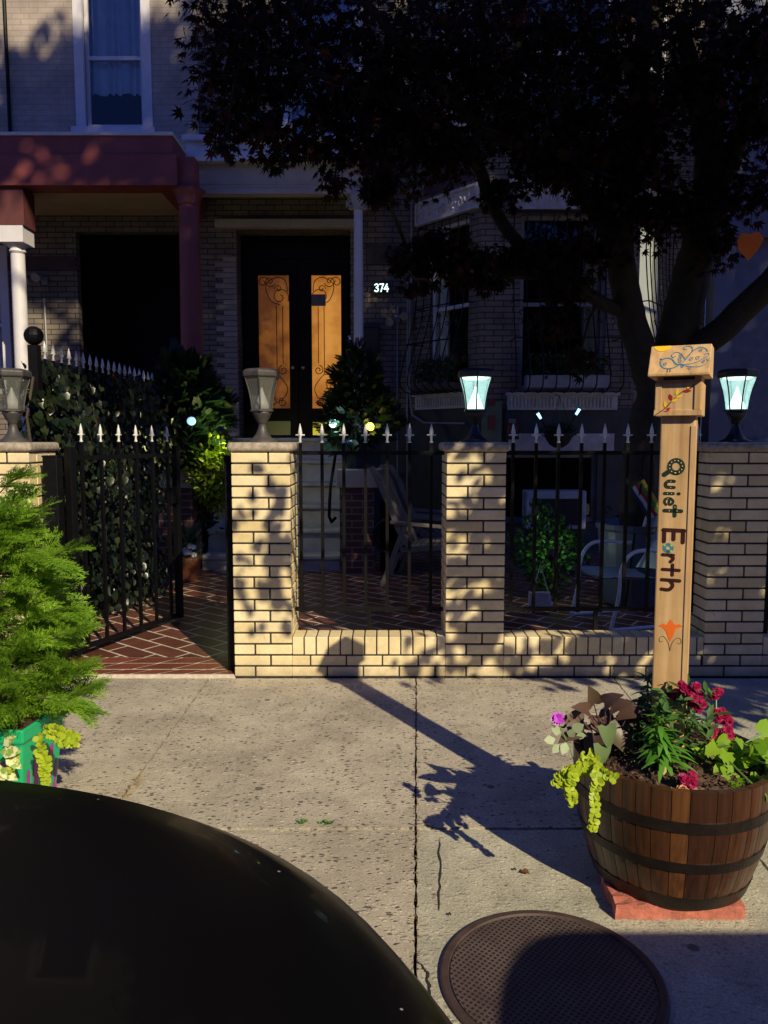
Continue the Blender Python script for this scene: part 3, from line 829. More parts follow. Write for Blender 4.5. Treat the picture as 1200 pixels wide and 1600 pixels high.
def circ(ca, cb, ra, rb, n=20, a0=0, a1=360): return [(ca+ra*math.cos(R(a0+(a1-a0)*i/n)), cb+rb*math.sin(R(a0+(a1-a0)*i/n))) for i in range(n+1)]
def with_dots(o, cvm, spots, r=0.0017):
    mb=MB()
    for s in spots: p=cvm(s); disc(mb,p[0],p[1],r,shaftconv,0.0007,8)
    mb.build("dots", dotp, o)
o,c = letter("letter", 717, 744, [circ(0.45,0.58,0.36,0.36,20),[(0.72,0.22),(0.92,-0.06)]], 0.052, greenp, w=0.0125)
with_dots(o,c,[(0.45+0.36*math.cos(R(t)),0.58+0.36*math.sin(R(t))) for t in range(0,360,32)])
o,c = letter("letter", 751, 763, [[(0.1,0.95),(0.1,0.35),(0.45,0.05),(0.85,0.2),(0.9,0.95)]], 0.028, greenp, w=0.0085); with_dots(o,c,[(0.1,0.6),(0.9,0.6)],0.0013)
o,c = letter("letter", 769, 774, [[(0.5,0),(0.5,0.62)],[(0.5,1.0),(0.5,1.04)]], 0.040, greenp, w=0.0085); with_dots(o,c,[(0.5,0.2),(0.5,0.5)],0.0013)
o,c = letter("letter", 778, 790, [[(0.15,0.55),(0.85,0.55),(0.8,0.9),(0.4,1.0),(0.08,0.6),(0.2,0.12),(0.6,0.0),(0.92,0.2)]], 0.025, greenp, w=0.0065); with_dots(o,c,[(0.12,0.4)],0.0013)
o,c = letter("letter", 791, 806, [[(0.5,0.02),(0.5,1.0)],[(0.0,0.62),(1.0,0.62)]], 0.050, greenp, w=0.0100); with_dots(o,c,[(0.5,0.3),(0.5,0.75),(0.1,0.62)],0.0015)
letter("letter", 827, 847, [[(0.1,0),(0.1,1.0)],[(0.1,0.04),(1.0,0.04)],[(0.1,0.5),(0.8,0.5)],[(0.1,0.96),(1.0,0.96)]], 0.060, marp, w=0.0105)
o,c = letter("letter", 850, 864, [circ(0.5,0.5,0.38,0.36,20)], 0.031, bluep, w=0.0085)
mb=MB(); 
for a_,b_ in ((0.2,0.15),(0.85,0.8),(0.2,0.8)): p=c((a_,b_)); disc(mb,p[0],p[1],0.0042,shaftconv,0.0006,9)
mb.build("globe_land", limep, o)
letter("letter", 866, 879, [[(0.15,0),(0.15,0.95)],[(0.15,0.55),(0.5,0.95),(0.95,0.72)]], 0.033, marp, w=0.0088)
letter("letter", 883, 899, [[(0.5,0.02),(0.5,1.0)],[(0.0,0.6),(1.0,0.6)]], 0.050, marp, w=0.0088)
letter("letter", 905, 924, [[(0.12,0),(0.12,1.0)],[(0.12,0.42),(0.5,0.62),(0.9,0.42),(0.9,0.0)]], 0.052, marp, w=0.0095)
# pale speckles scattered over the shaft
mb=MB()
for i in range(230):
    z_=zy(rs.uniform(700,980)); disc(mb, rs.uniform(-0.030,0.042), z_, rs.uniform(0.0006,0.0011), shaftconv, 0.0, 6)
mb.build("speckles", plain("pale_speckle_paint",(0.72,0.55,0.25),0.5,0,0.05,10,0), pt)['kind'] = "stuff"
# tulip
zt0 = zy(968); zt1 = zy(1003); mb=MB(); H_=zt0-zt1
T = lambda a,b: (a*0.036-0.001, zt1+b*H_)
poly(mb,[T(0,0),T(0.28,0.30),T(0.45,0.62),T(1.0,0.72),T(0.75,0.82),T(0.42,0.76),T(0.20,0.86),T(0.0,1.0),T(-0.16,0.86),T(-0.30,0.72),T(-0.62,0.78),T(-1.0,0.66),T(-0.62,0.60),T(-0.36,0.45),T(-0.18,0.20)],shaftconv)
mb.build("tulip_painting", orangep, pt)
mb=MB()
def spiral(cx,cy,r,turns,a0,sgn=1,n=26): return [(cx+r*(1-0.85*i/n)*math.cos(a0+sgn*2*math.pi*turns*i/n), cy+r*(1-0.85*i/n)*math.sin(a0+sgn*2*math.pi*turns*i/n)) for i in range(n+1)]
zq=zt1-0.022
for sg in (-1,1):
    stroke(mb, curve([(0,zq-0.008),(sg*0.006,zq+0.018),(sg*0.020,zq+0.036),(sg*0.032,zq+0.030),(sg*0.030,zq+0.018),(sg*0.022,zq+0.02)]), 0.0013, shaftconv)
mb.build("tendril_painting", brownp, pt)
# vine on the box
bc = lambda a,b,k: Lc+ax*a+fn*(BW+(0.0046 if (b < zs+0.0185 or a < -BW+0.0205 or a > BW-0.0225) else 0.0008)+k)+up*b
mb=MB(); zc=(zs+zb_)/2; hh=(zb_-zs)/2
stroke(mb, curve([(-0.064,zs+0.003),(-0.035,zc-hh*0.5),(-0.015,zc-hh*0.05),(0.012,zc+hh*0.45),(0.035,zc+hh*0.65),(0.044,zc+hh*0.88)]), 0.0028, bc)
mb.build("vine_painting", brownp, box_o)
def leafpoly(mb, x,y,L,w,ang,conv):
    pts=[]; n=8
    for i in range(n+1): t=i/n; pts.append((t*L, w*math.sin(math.pi*t)))
    for i in range(n-1,0,-1): t=i/n; pts.append((t*L,-w*math.sin(math.pi*t)))
    c,s=math.cos(ang),math.sin(ang); poly(mb,[(x+a*c-b*s,y+a*s+b*c) for a,b in pts],conv,0.0004)
mb=MB()
for x,y,L,w,an in ((-0.018,zc-0.004,0.022,0.0055,110),(-0.040,zs+0.014,0.024,0.005,25),(0.012,zc+hh*0.45,0.026,0.004,5)): leafpoly(mb,x,y,L,w,R(an),bc)
mb.build("red_leaf_painting", redp, box_o)
mb=MB()
for x,y,L,w,an in ((-0.036,zc-hh*0.5,0.022,0.0045,95),(-0.020,zc-hh*0.15,0.022,0.004,25),(-0.008,zc+hh*0.1,0.022,0.004,18),(-0.006,zc+hh*0.22,0.022,0.0045,80),(0.026,zc+hh*0.6,0.013,0.005,80)): leafpoly(mb,x,y,L,w,R(an),bc)
mb.build("yellow_leaf_painting", yellowp, box_o)
# bird and sun on the hood slope
d0,z0_=HW+0.012,zh0+0.002; d1,z1_=0.030,zh1+0.004
sl_ = Vector((0,0,0)); SD = (fn*(d1-d0)+up*(z1_-z0_)); SLn = SD.length; SD = SD.normalized(); HN = SD.cross(ax)*-1 if (SD.cross(ax)*-1).dot(fn) > 0 else SD.cross(ax)
HO = Lc+fn*d0+up*z0_
hc = lambda a,b,k: HO+ax*(a*HW)+SD*(b*SLn)+HN*(0.0012+k)
mb=MB(); A_=[(-0.90,1.0)]+[(-0.62+0.29*math.cos(t),1.0+0.20*math.sin(t)) for t in np.linspace(math.pi,2*math.pi,14)]
poly(mb,[(x,min(y,0.995)) for x,y in A_[1:]],hc); 
mb.build("sun_painting", yellowp, hood)
def hstroke(mb, pts, w):
    # pts in (-1..1, 0..1) hood coords -> metric for width
    conv=lambda a,b,k: HO+ax*a+SD*b+HN*(0.0012+k)
    stroke(mb,[(p[0]*HW,p[1]*SLn) for p in pts],w*1.3,conv)
mb=MB()
hstroke(mb, curve([(-0.60,0.50),(-0.42,0.55),(-0.25,0.50),(-0.10,0.33),(0.04,0.31)]),0.0030)
hstroke(mb, curve([(-0.60,0.50),(-0.62,0.36),(-0.52,0.22),(-0.35,0.17),(-0.15,0.20),(0.04,0.31)]),0.0030)
hstroke(mb, curve([(0.04,0.31),(0.18,0.45),(0.28,0.60),(0.38,0.75),(0.36,0.90),(0.22,0.95),(0.10,0.90),(0.12,0.83),(0.2,0.84)]),0.0022)
hstroke(mb, curve([(0.28,0.60),(0.45,0.80),(0.65,0.88),(0.82,0.82),(0.88,0.72)]),0.0024)
hstroke(mb, curve([(0.04,0.31),(0.30,0.30),(0.55,0.36),(0.75,0.46),(0.92,0.58),(0.90,0.66),(0.80,0.62)]),0.0018)
hstroke(mb, curve([(0.06,0.28),(0.35,0.22),(0.65,0.20),(0.85,0.28),(0.93,0.40),(0.86,0.44)]),0.0018)
hstroke(mb, curve([(0.18,0.48),(0.0,0.70),(-0.18,0.74),(-0.28,0.64),(-0.22,0.56),(-0.14,0.60)]),0.0018)
for x,y,r in ((0.02,0.62,0.07),(0.0,0.50,0.07),(0.02,0.40,0.07),(0.38,0.47,0.08),(0.58,0.50,0.08),(0.78,0.36,0.06),(0.66,0.76,0.07),(-0.46,0.32,0.07),(0.12,0.22,0.06),(0.36,0.16,0.07)):
    hstroke(mb, [(p[0],p[1]) for p in spiral(x,y,r,1.5,0.5)],0.0011)
mb.build("bird_painting", bluep, hood)
mb=MB(); hstroke(mb,[(-0.36,0.17),(-0.36,0.05)],0.0016); hstroke(mb,[(-0.27,0.17),(-0.27,0.05)],0.0016); hstroke(mb,[(-0.64,0.53),(-0.60,0.50)],0.002)
mb.build("bird_legs_painting", brownp, hood)

# ================================================================== manhole cover
mc = thing("manhole_cover", "round rusty cast iron cover with a fine grid set in the sidewalk", "manhole cover", (0.435,1.875,0.0))
m, nt, b = nodes_of("cover_iron"); co = coords(nt)
mp = nt.nodes.new("ShaderNodeMapping"); mp.inputs['Rotation'].default_value=(0,0,R(40)); mp.inputs['Scale'].default_value=(1,1,1); nt.links.new(co, mp.inputs[0])
ck = nt.nodes.new("ShaderNodeTexVoronoi"); ck.inputs['Scale'].default_value=72; ck.inputs['Randomness'].default_value=0.0; ck.distance='CHEBYCHEV'; ck.voronoi_dimensions='2D'; nt.links.new(mp.outputs[0], ck.inputs['Vector'])
hs = ramp(nt, ck.outputs['Distance'], [(0.26,1.0),(0.36,0.0)])
c0 = ramp(nt, noise(nt, co, 7, 8, 0.7), [(0.3,(0.075,0.052,0.048)),(0.7,(0.17,0.125,0.115))])
c1 = mix_col(nt, hs, c0, (0.030,0.020,0.018))
nt.links.new(c1, b.inputs['Base Color']); b.inputs['Roughness'].default_value=0.55; b.inputs['Metallic'].default_value=0.25
bump(nt, b, hs, -0.9, 0.004)
MB().lathe([(0.262,0.004),(0.262,0.009),(0.0005,0.009)],(0,0,0),72).build("lid", m, mc, world=False)
MB().lathe([(0.290,0.0035),(0.289,0.010),(0.284,0.013),(0.268,0.013),(0.265,0.006),(0.2655,0.0025)],(0,0,0),72,cap=False).build("rim", plain("cover_rim",(0.07,0.045,0.04),0.6,0.2,0.3,20,0.3), mc, world=False, smooth=False)
# ================================================================== houses
def wall(mb, p0, p1, z0, z1, holes=(), rev=0.12):
    p0=Vector((p0[0],p0[1],0)); p1=Vector((p1[0],p1[1],0)); L=(p1-p0).length; t=(p1-p0)/L; inn=Vector((-t.y,t.x,0))
    us=sorted({0.0,L,*[h[0] for h in holes],*[h[1] for h in holes]}); zs_=sorted({z0,z1,*[h[2] for h in holes],*[h[3] for h in holes]})
    P=lambda u,z,d=0: p0+t*u+inn*d+Vector((0,0,z))
    for a,b in zip(us[:-1],us[1:]):
        for c,d in zip(zs_[:-1],zs_[1:]):
            if any(h[0]-1e-6<=a and b<=h[1]+1e-6 and h[2]-1e-6<=c and d<=h[3]+1e-6 for h in holes): continue
            mb.add([P(a,c),P(b,c),P(b,d),P(a,d)],[(0,1,2,3)])
    for h in holes:
        a,b,c,d=h[:4]; r=rev
        mb.add([P(a,c),P(a,c,r),P(a,d,r),P(a,d)],[(0,1,2,3)]); mb.add([P(b,c),P(b,d),P(b,d,r),P(b,c,r)],[(0,1,2,3)])
        mb.add([P(a,c),P(b,c),P(b,c,r),P(a,c,r)],[(0,1,2,3)]); mb.add([P(a,d),P(a,d,r),P(b,d,r),P(b,d)],[(0,1,2,3)])
    return P, t, inn, L
curtain_m = plain("sheer_curtain",(0.82,0.80,0.78),0.9,0,0.1,8,0)
cream_curtain = emit("lamp_lit_curtain",(0.62,0.58,0.40),0.60,(0.6,0.55,0.45))
def sash_window(house, P, u0, u1, z0, z1, frame=white_paint, curtain=None, rail=0.5, depth=0.08, trim=0.0, name="window"):
    """double hung window set in the hole: frame with sash rails, pane(s), curtain and a dark room box behind"""
    t = (P(1,0)-P(0,0)); inn = (P(0,0,1)-P(0,0)); up_=Vector((0,0,1))
    f = MB()
    def ob(a,b,c,d,e0,e1,mb): return mb.obox((P((a+b)/2,(c+d)/2,(e0+e1)/2)), t, inn, up_, (b-a)/2, (e1-e0)/2, (d-c)/2)
    w=0.045
    ob(u0,u0+w,z0,z1,depth-0.03,depth+0.04,f); ob(u1-w,u1,z0,z1,depth-0.03,depth+0.04,f)
    ob(u0+w,u1-w,z0,z0+w+0.02,depth-0.03,depth+0.04,f); ob(u0+w,u1-w,z1-w,z1,depth-0.03,depth+0.04,f)
    zm=z0+(z1-z0)*rail; ob(u0+w,u1-w,zm-0.022,zm+0.022,depth-0.02,depth+0.035,f)
    if trim:
        ob(u0-trim,u0+0.003,z0,z1+trim,-0.035,0.02,f); ob(u1-0.003,u1+trim,z0,z1+trim,-0.035,0.02,f); ob(u0+0.003,u1-0.003,z1-0.003,z1+trim,-0.035,0.02,f)
    fo=f.build(name, frame, house)
    g=MB(); g.add([P(u0+w,z0+w,depth),P(u1-w,z0+w,depth),P(u1-w,z1-w,depth),P(u0+w,z1-w,depth)],[(0,1,2,3)]); g.build("pane", glass, fo)
    if curtain:
        ca,cb,cz0,cz1,cm=curtain; mb=MB(); n=40; vs=[]
        for i in range(n+1):
            u=ca+(cb-ca)*i/n; d=depth+0.08+0.04*math.sin(i*0.9+math.sin(i*0.37)*2)
            vs+=[P(u,cz0,d),P(u,cz1,d)]
        mb.add(vs,[(2*i,2*i+2,2*i+3,2*i+1) for i in range(n)]); mb.build("curtain", cm, fo, smooth=True)
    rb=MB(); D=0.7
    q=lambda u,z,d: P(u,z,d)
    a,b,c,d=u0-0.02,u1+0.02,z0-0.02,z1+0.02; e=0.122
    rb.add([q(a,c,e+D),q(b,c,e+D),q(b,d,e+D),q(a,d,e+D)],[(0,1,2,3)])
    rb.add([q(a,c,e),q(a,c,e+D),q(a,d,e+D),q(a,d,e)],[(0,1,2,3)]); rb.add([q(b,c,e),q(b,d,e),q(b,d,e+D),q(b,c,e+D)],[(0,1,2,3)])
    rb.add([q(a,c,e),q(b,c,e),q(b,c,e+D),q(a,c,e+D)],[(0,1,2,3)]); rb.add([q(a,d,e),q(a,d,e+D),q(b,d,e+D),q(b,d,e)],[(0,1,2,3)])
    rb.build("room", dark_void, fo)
    return fo
def facet_box(mb,P,u0,u1,z0,z1,d0,d1):
    t=(P(1,0)-P(0,0)); inn=(P(0,0,1)-P(0,0)); return mb.obox(P((u0+u1)/2,(z0+z1)/2,(d0+d1)/2),t,inn,(0,0,1),(u1-u0)/2,(d1-d0)/2,(z1-z0)/2)
HX0,HX1 = -2.30, 4.10; HY=10.0; HT=9.6
# ---- centre house
h2 = thing("brick_rowhouse", "tan brick rowhouse with glowing double doors, cream porch canopy and bay window", "house", (0.6,HY,0))
mb=MB()
door_h=(-1.87-HX0, -0.43-HX0, 1.43, 4.05)
up_h=[(1.1,1.95,5.0,7.0)]
Pm,_,_,_=wall(mb,(HX0,HY),(0.36,HY),0,HT,[door_h]+up_h,0.35)
wall(mb,(3.60,HY),(HX1,HY),0,HT)
wall(mb,(HX1,HY),(HX1,HY+8),0,HT); wall(mb,(HX1,HY+8),(HX0,HY+8),0,HT); wall(mb,(HX0,HY+8),(HX0,HY),0,HT)
A0=(0.36,HY);A1=(1.12,9.1);B1=(2.90,9.1);C1=(3.60,HY)
hA=[(0.33,0.99,2.02,4.0),(0.33,0.99,4.85,6.7)]
hB=[(0.46,1.46,1.98,3.98),(0.46,1.46,4.85,6.7),(0.20,1.40,0.42,1.25)]
hC=[(0.15,0.97,2.02,4.0),(0.15,0.97,4.85,6.7)]
PA,_,_,_=wall(mb,A0,A1,0,HT,hA); PB,_,_,_=wall(mb,A1,B1,0,HT,hB); PC,_,_,_=wall(mb,B1,C1,0,HT,hC)
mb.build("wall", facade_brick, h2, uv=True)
MB().add([(HX0,HY-0.3,HT),(HX1,HY-0.3,HT),(HX1,HY+8,HT),(HX0,HY+8,HT)],[(0,1,2,3)]).box(HX0,HX1,HY-1.2,HY-0.31,HT-0.3,HT+0.25).build("roof", brownstone, h2)
# painted base
mb=MB(); e=0.02
def skin(mb,P,L,z0,z1,d0=-0.02,d1=0.004,holes=()):
    us=sorted({0,L,*[h[0] for h in holes],*[h[1] for h in holes]}); zz=sorted({z0,z1,*[h[2] for h in holes if h[2]>z0],*[h[3] for h in holes if h[3]<z1]})
    t=(P(1,0)-P(0,0)); inn=(P(0,0,1)-P(0,0))
    for a,b in zip(us[:-1],us[1:]):
        for c,d in zip(zz[:-1],zz[1:]):
            if any(h[0]-1e-6<=a and b<=h[1]+1e-6 and h[2]-1e-6<=c and d<=h[3]+1e-6 for h in holes): continue
            mb.obox(P((a+b)/2,(c+d)/2,(d0+d1)/2),t,inn,(0,0,1),(b-a)/2,(d1-d0)/2,(d-c)/2)
LA=math.hypot(0.76,0.9); LB=1.78; LC=math.hypot(0.7,0.9)
for P_s,L_s,h_s in ((PA,LA,[]),(PB,LB,[hB[2]]),(PC,LC,[])):
    mb=MB(); skin(mb,P_s,L_s,0.05,1.78,holes=h_s); mb.build("painted_base", base_paint, h2)
facet_box(MB(),Pm,door_h[1]+0.1,0.36-HX0,0.05,1.78,-0.02,0.004).build("painted_base", base_paint, h2)
sash_window(h2,PA,*hA[0],curtain=(0.33,0.52,2.0,4.0,curtain_m))
sash_window(h2,PA,*hA[1],curtain=(0.33,0.99,4.9,6.7,curtain_m))
sash_window(h2,PB,*hB[0],frame=plain("grey_window_frame",(0.22,0.22,0.23),0.5),curtain=(1.22,1.46,2.0,3.9,curtain_m))
sash_window(h2,PB,*hB[1],curtain=(0.46,1.46,4.9,6.7,curtain_m))
sash_window(h2,PC,*hC[0],curtain=(0.10,1.0,2.0,3.95,cream_curtain))
sash_window(h2,PC,*hC[1])
sash_window(h2,Pm,1.1,1.95,5.0,7.0,curtain=(1.1,1.95,5.0,7.0,curtain_m),trim=0.09)
bw=sash_window(h2,PB,*hB[2],frame=plain("grey_window_frame",(0.22,0.22,0.23),0.5),rail=0.96)
# sills, lintels, reliefs
for P,u0,u1,zt_ in ((PA,0.12,LA-0.08,1.985),(PB,0.30,1.62,1.955),(PC,0.05,LC-0.1,1.985)):
    mb=facet_box(MB(),P,u0,u1,zt_-0.035,zt_,-0.11,-0.003)
    mb=facet_box(mb,P,u0+0.02,u1-0.02,zt_-0.20,zt_-0.036,-0.075,-0.003)
    x=u0+0.05
    while x<u1-0.07: facet_box(mb,P,x,x+0.022,zt_-0.17,zt_-0.06,-0.088,-0.074); x+=0.042
    mb.build("sill", relief_stone, h2)
random.seed(11)
for P,u0,u1,z0,z1 in ((PA,0.10,LA-0.03,4.06,4.34),(PB,0.36,1.66,4.03,4.30),(PC,0.05,LC-0.1,4.06,4.34)):
    mb=facet_box(MB(),P,u0,u1,z0,z1,-0.03,-0.003)
    for a,b,c,d in ((u0,u1,z1-0.03,z1),(u0,u1,z0,z0+0.03),(u0,u0+0.03,z0+0.03,z1-0.03),(u1-0.03,u1,z0+0.03,z1-0.03)): facet_box(mb,P,a,b,c,d,-0.055,-0.031)
    cx=(u0+u1)/2; cz_=(z0+z1)/2
    nw=int((u1-u0)/0.17)
    for i in range(nw):
        u=u0+0.09+i*(u1-u0-0.18)/max(1,nw-1); s=1 if i%2 else -1
        pts=[]
        for k in range(14):
            an=R(40)+k*R(34)*s; r=0.065*(1-k/16); pts.append(P(u+r*math.cos(an),cz_+s*0.015+r*math.sin(an)*1.1,-0.036))
        mb.tube(pts,0.010,6)
        for k in range(5): 
            an=random.uniform(0,6.28); r=random.uniform(0.03,0.08); c=P(u+r*math.cos(an),cz_+r*math.sin(an),-0.034); mb.sphere(c,0.016,8,5)
    mb.build("relief_panel", relief_stone, h2, smooth=False)
facet_box(MB(),PB,0.30,1.62,4.33,4.36,-0.06,-0.003).build("lintel", relief_stone, h2)
facet_box(MB(),PB,0.34,1.58,1.28,1.48,-0.055,-0.021).build("lintel", relief_stone, h2)
for P,L,a,b in ((PA,LA,0.24,1.07),(PB,LB,0.36,1.56),(PC,LC,0.1,1.02)): facet_box(MB(),P,a,b,4.40,4.84,-0.02,-0.003).build("maroon_panel", plain("maroon_panel_paint",(0.07,0.03,0.04),0.6,0,0.15,6,0), h2)
facet_box(MB(),PB,0.02,LB-0.02,3.985,4.02,-0.04,-0.003).build("string_course", brownstone, h2)
facet_box(MB(),Pm,2.05+0.02,2.64,3.62,3.86,-0.02,-0.003).build("string_course", brownstone, h2)
# quoins left of the door
mb=MB()
for k in range(34):
    z0=1.45+k*CH; w=0.17 if k%2 else 0.27
    facet_box(mb,Pm,door_h[0]-w,door_h[0]-0.004,z0+0.004,z0+CH-0.004,-0.022,-0.002)
mb.build("quoin", plain("pale_quoin_brick",(0.34,0.28,0.22),0.8,0,0.15,9,0.3,island=0.15), h2)
# double door in its recess
dr=thing("double_door","dark double doors with two tall glowing amber panes and iron scrolls","door",(-1.15,HY+0.30,1.43))
MB().box(-1.87,-0.43,HY+0.33,HY+0.38,1.43,4.05).build("door_frame",dark_door,dr)
amber,nt,b=nodes_of("amber_lit_glass"); co=coords(nt); sepx=nt.nodes.new("ShaderNodeSeparateXYZ"); nt.links.new(co,sepx.inputs[0])
vn0=noise(nt,co,3.2,6,0.6); gm=nt.nodes.new("ShaderNodeMapping"); gm.inputs['Location'].default_value=(-0.50,0,-1.0); gm.inputs['Scale'].default_value=(1.1,0,0.75); nt.links.new(co,gm.inputs[0])
gg=nt.nodes.new("ShaderNodeVectorMath"); gg.operation='LENGTH'; nt.links.new(gm.outputs[0],gg.inputs[0]); vm_=nt.nodes.new("ShaderNodeMath"); vm_.operation='MULTIPLY_ADD'; vm_.inputs[1].default_value=-0.55; nt.links.new(gg.outputs['Value'],vm_.inputs[0]); ad_=nt.nodes.new("ShaderNodeMath"); ad_.operation='ADD'; ad_.inputs[1].default_value=0.30; nt.links.new(vn0,ad_.inputs[0]); nt.links.new(ad_.outputs[0],vm_.inputs[2]); vn=vm_.outputs[0]
ec=ramp(nt,vn,[(0.25,(0.16,0.045,0.006)),(0.5,(0.50,0.17,0.020)),(0.8,(0.80,0.34,0.06))])
nt.links.new(ec,b.inputs['Emission Color']); b.inputs['Emission Strength'].default_value=0.68; b.inputs['Base Color'].default_value=(0.2,0.1,0.03,1); b.inputs['Roughness'].default_value=0.5
MATS["amber"]=amber
amber2=amber.copy(); amber2.name="amber_lit_glass_dim"; amber2.node_tree.nodes["Principled BSDF"].inputs['Emission Strength'].default_value=0.42
door_iron=plain("door_scroll_iron",(0.012,0.008,0.006),0.4,0,0.2,10,0)
DY=HY+0.27
for side,(xa,xb) in enumerate(((-1.83,-1.135),(-1.125,-0.47))):
    gx0,gx1=((at(404,500,DY).x,at(452,500,DY).x) if side==0 else (at(487,500,DY).x,at(533,500,DY).x))
    zg0,zg1=at(500,638,DY).z,at(500,430,DY).z
    kz0,kz1=at(500,683,DY).z,at(500,658,DY).z; kz0=max(kz0,1.47)
    mb=MB(); y0,y1=DY+0.002,DY+0.045
    mb.box(xa,gx0,y0,y1,1.44,3.75); mb.box(gx1,xb,y0,y1,1.44,3.75)
    mb.box(gx0,gx1,y0,y1,zg1,3.75); mb.box(gx0,gx1,y0,y1,kz1,zg0); mb.box(gx0,gx1,y0,y1,1.44,kz0)
    for (a,b_,c,d) in ((gx0-0.03,gx1+0.03,zg1,zg1+0.03),(gx0-0.03,gx1+0.03,zg0-0.03,zg0),(gx0-0.03,gx0,zg0,zg1),(gx1,gx1+0.03,zg0,zg1)): mb.box(a,b_,y0-0.015,y0-0.001,c,d)
    leaf=mb.build("door_leaf",dark_door,dr)
    MB().box(gx0,gx1,DY+0.02,DY+0.03,zg0,zg1).build("pane",amber2 if side==0 else amber,leaf)
    MB().box(gx0,gx1,DY+0.02,DY+0.03,kz0,kz1).build("kick_pane",emit("dim_kick_pane",(0.09,0.09,0.03),0.25) if side==0 else emit("yellow_kick_pane",(0.75,0.62,0.05),0.55,None,0.4,4),leaf)
    MB().sphere(((-1.135-0.06) if side==0 else (-1.125+0.06),DY-0.04,2.35),0.028,12,8).box(((-1.135-0.065) if side==0 else (-1.125+0.055)),((-1.135-0.055) if side==0 else (-1.125+0.065)),DY-0.03,DY+0.002,2.34,2.36).build("handle",plain("brass_knob",(0.5,0.4,0.25),0.3,0.8,0.1,10,0),leaf,smooth=True)
    sc=MB(); W=gx1-gx0; m_=1 if side==1 else -1; ox=gx0 if side==1 else gx1
    q=lambda a,z: (ox+m_*a*W, DY+0.008, z)
    def scroll(ca,cz_,r,turns,a0,sg,rr=0.0055): 
        pts=[]
        for i in range(34):
            k=i/33; rad=r*(1-0.8*k); an=a0+sg*2*math.pi*turns*k
            pts.append((ox+m_*(ca*W+rad*math.cos(an)),DY+0.008,cz_+rad*math.sin(an)))
        sc.tube(pts,rr,5)
    H=zg1-zg0
    for a in (0.22,0.42): sc.tube([q(a,zg0+(0.34 if a<0.3 else 0.26)*H),q(a,zg1-0.23*H)],0.0055,5)
    scroll(0.30,zg1-0.16*H,0.12,1.3,R(-150),-1); scroll(0.62,zg1-0.045*H,0.075,1.3,R(200),1); scroll(0.84,zg1-0.05*H,0.075,1.2,R(180),-1); scroll(0.35,zg1-0.10*H,0.05,1.2,0,1)
    scroll(0.22,zg0+0.29*H,0.065,1.4,R(80),-1); scroll(0.66,zg0+0.18*H,0.08,1.3,R(90),1); scroll(0.24,zg0+0.045*H,0.06,1.4,R(90),-1); scroll(0.6,zg0+0.05*H,0.07,1.2,R(60),1)
    sc.tube([q(t_[0],zg0+t_[1]*H) for t_ in curve([(0.42,0.26),(0.25,0.22),(0.08,0.15),(0.2,0.08),(0.45,0.04)],6)],0.0055,5)
    sc.tube([q(t_[0],zg0+t_[1]*H) for t_ in curve([(0.42,0.26),(0.75,0.24),(0.62,0.15),(0.85,0.08),(0.62,0.02)],6)],0.0055,5)
    sc.tube([q(t_[0],zg1-H+t_[1]*H) for t_ in curve([(0.05,0.88),(0.12,0.96),(0.4,0.985),(0.75,0.93),(0.62,0.82),(0.3,0.78)],6)],0.0055,5)
    sc.build("iron_scroll",door_iron,leaf)
    if side==1:
        pn=at(498,469,DY); MB().box(gx0+0.002,gx0+0.185,DY-0.004,DY+0.001,pn.z-0.075,pn.z+0.075).build("notice",plain("grey_notice_card",(0.16,0.14,0.14),0.6,0,0.1,10,0),leaf)
MB().box(-1.83,-0.47,DY+0.002,DY+0.045,3.76,4.04).build("transom",dark_door,dr)
# ---- stoop
so=thing("stoop","grey stone stoop of six steps climbing to the double doors","stoop",(-1.17,8.5,0))
d=[7.85,8.13,8.41,8.69,8.97,9.25]; hz=[0.217,0.457,0.693,0.925,1.17,1.43]
zprev=0.03
for k in range(6):
    y1=HY-0.002 if k==5 else HY-0.01-0.001*k
    mb=MB(); x0,x1=(-1.88,-0.46)
    mb.box(x0+0.001*k,x1-0.001*k,d[k]+0.02,y1,zprev if k==0 else hz[k-1]-0.01,hz[k]-0.045)
    o=mb.build("riser",step_stone,so)
    MB().box(x0-0.01,x1+0.01-0.0,d[k]-0.02,min(d[k]+0.30,y1) if k<5 else HY+0.32,hz[k]-0.044,hz[k]).build("tread",step_stone,so,bevel=0.012)
MB().box(-1.88,-0.46,7.90,HY-0.02,-0.02,0.2).build("foundation",step_stone,so)
def newel(xa,xb,label,grp="brick newels of the stoop"):
    t=thing("brick_newel",label,"newel pier",((xa+xb)/2,7.78,0.05),grp)
    MB().box(xa,xb,7.60,7.97,0.04,0.93).build("brickwork",red_brick,t,uv=True)
    MB().box(xa-0.035,xb+0.035,7.565,8.0,0.931,1.115).build("cap_stone",cream_paint,t,bevel=0.01)
newel(-0.44,-0.10,"red brick newel with cream cap right of the steps")
newel(-2.24,-1.90,"red brick newel left of the steps behind the yellow green bush")
hr=MB(); hr.tube([(-0.49,7.75,0.62),(-0.53,7.70,0.58),(-0.55,7.66,0.64),(-0.54,7.7,0.92),(-0.50,8.2,1.35),(-0.50,9.2,2.28),(-0.50,9.25,1.45)],0.016,8)
tag(hr.build("handrail",iron,None,smooth=True),"black iron handrail curling down beside the red brick newel","handrail")
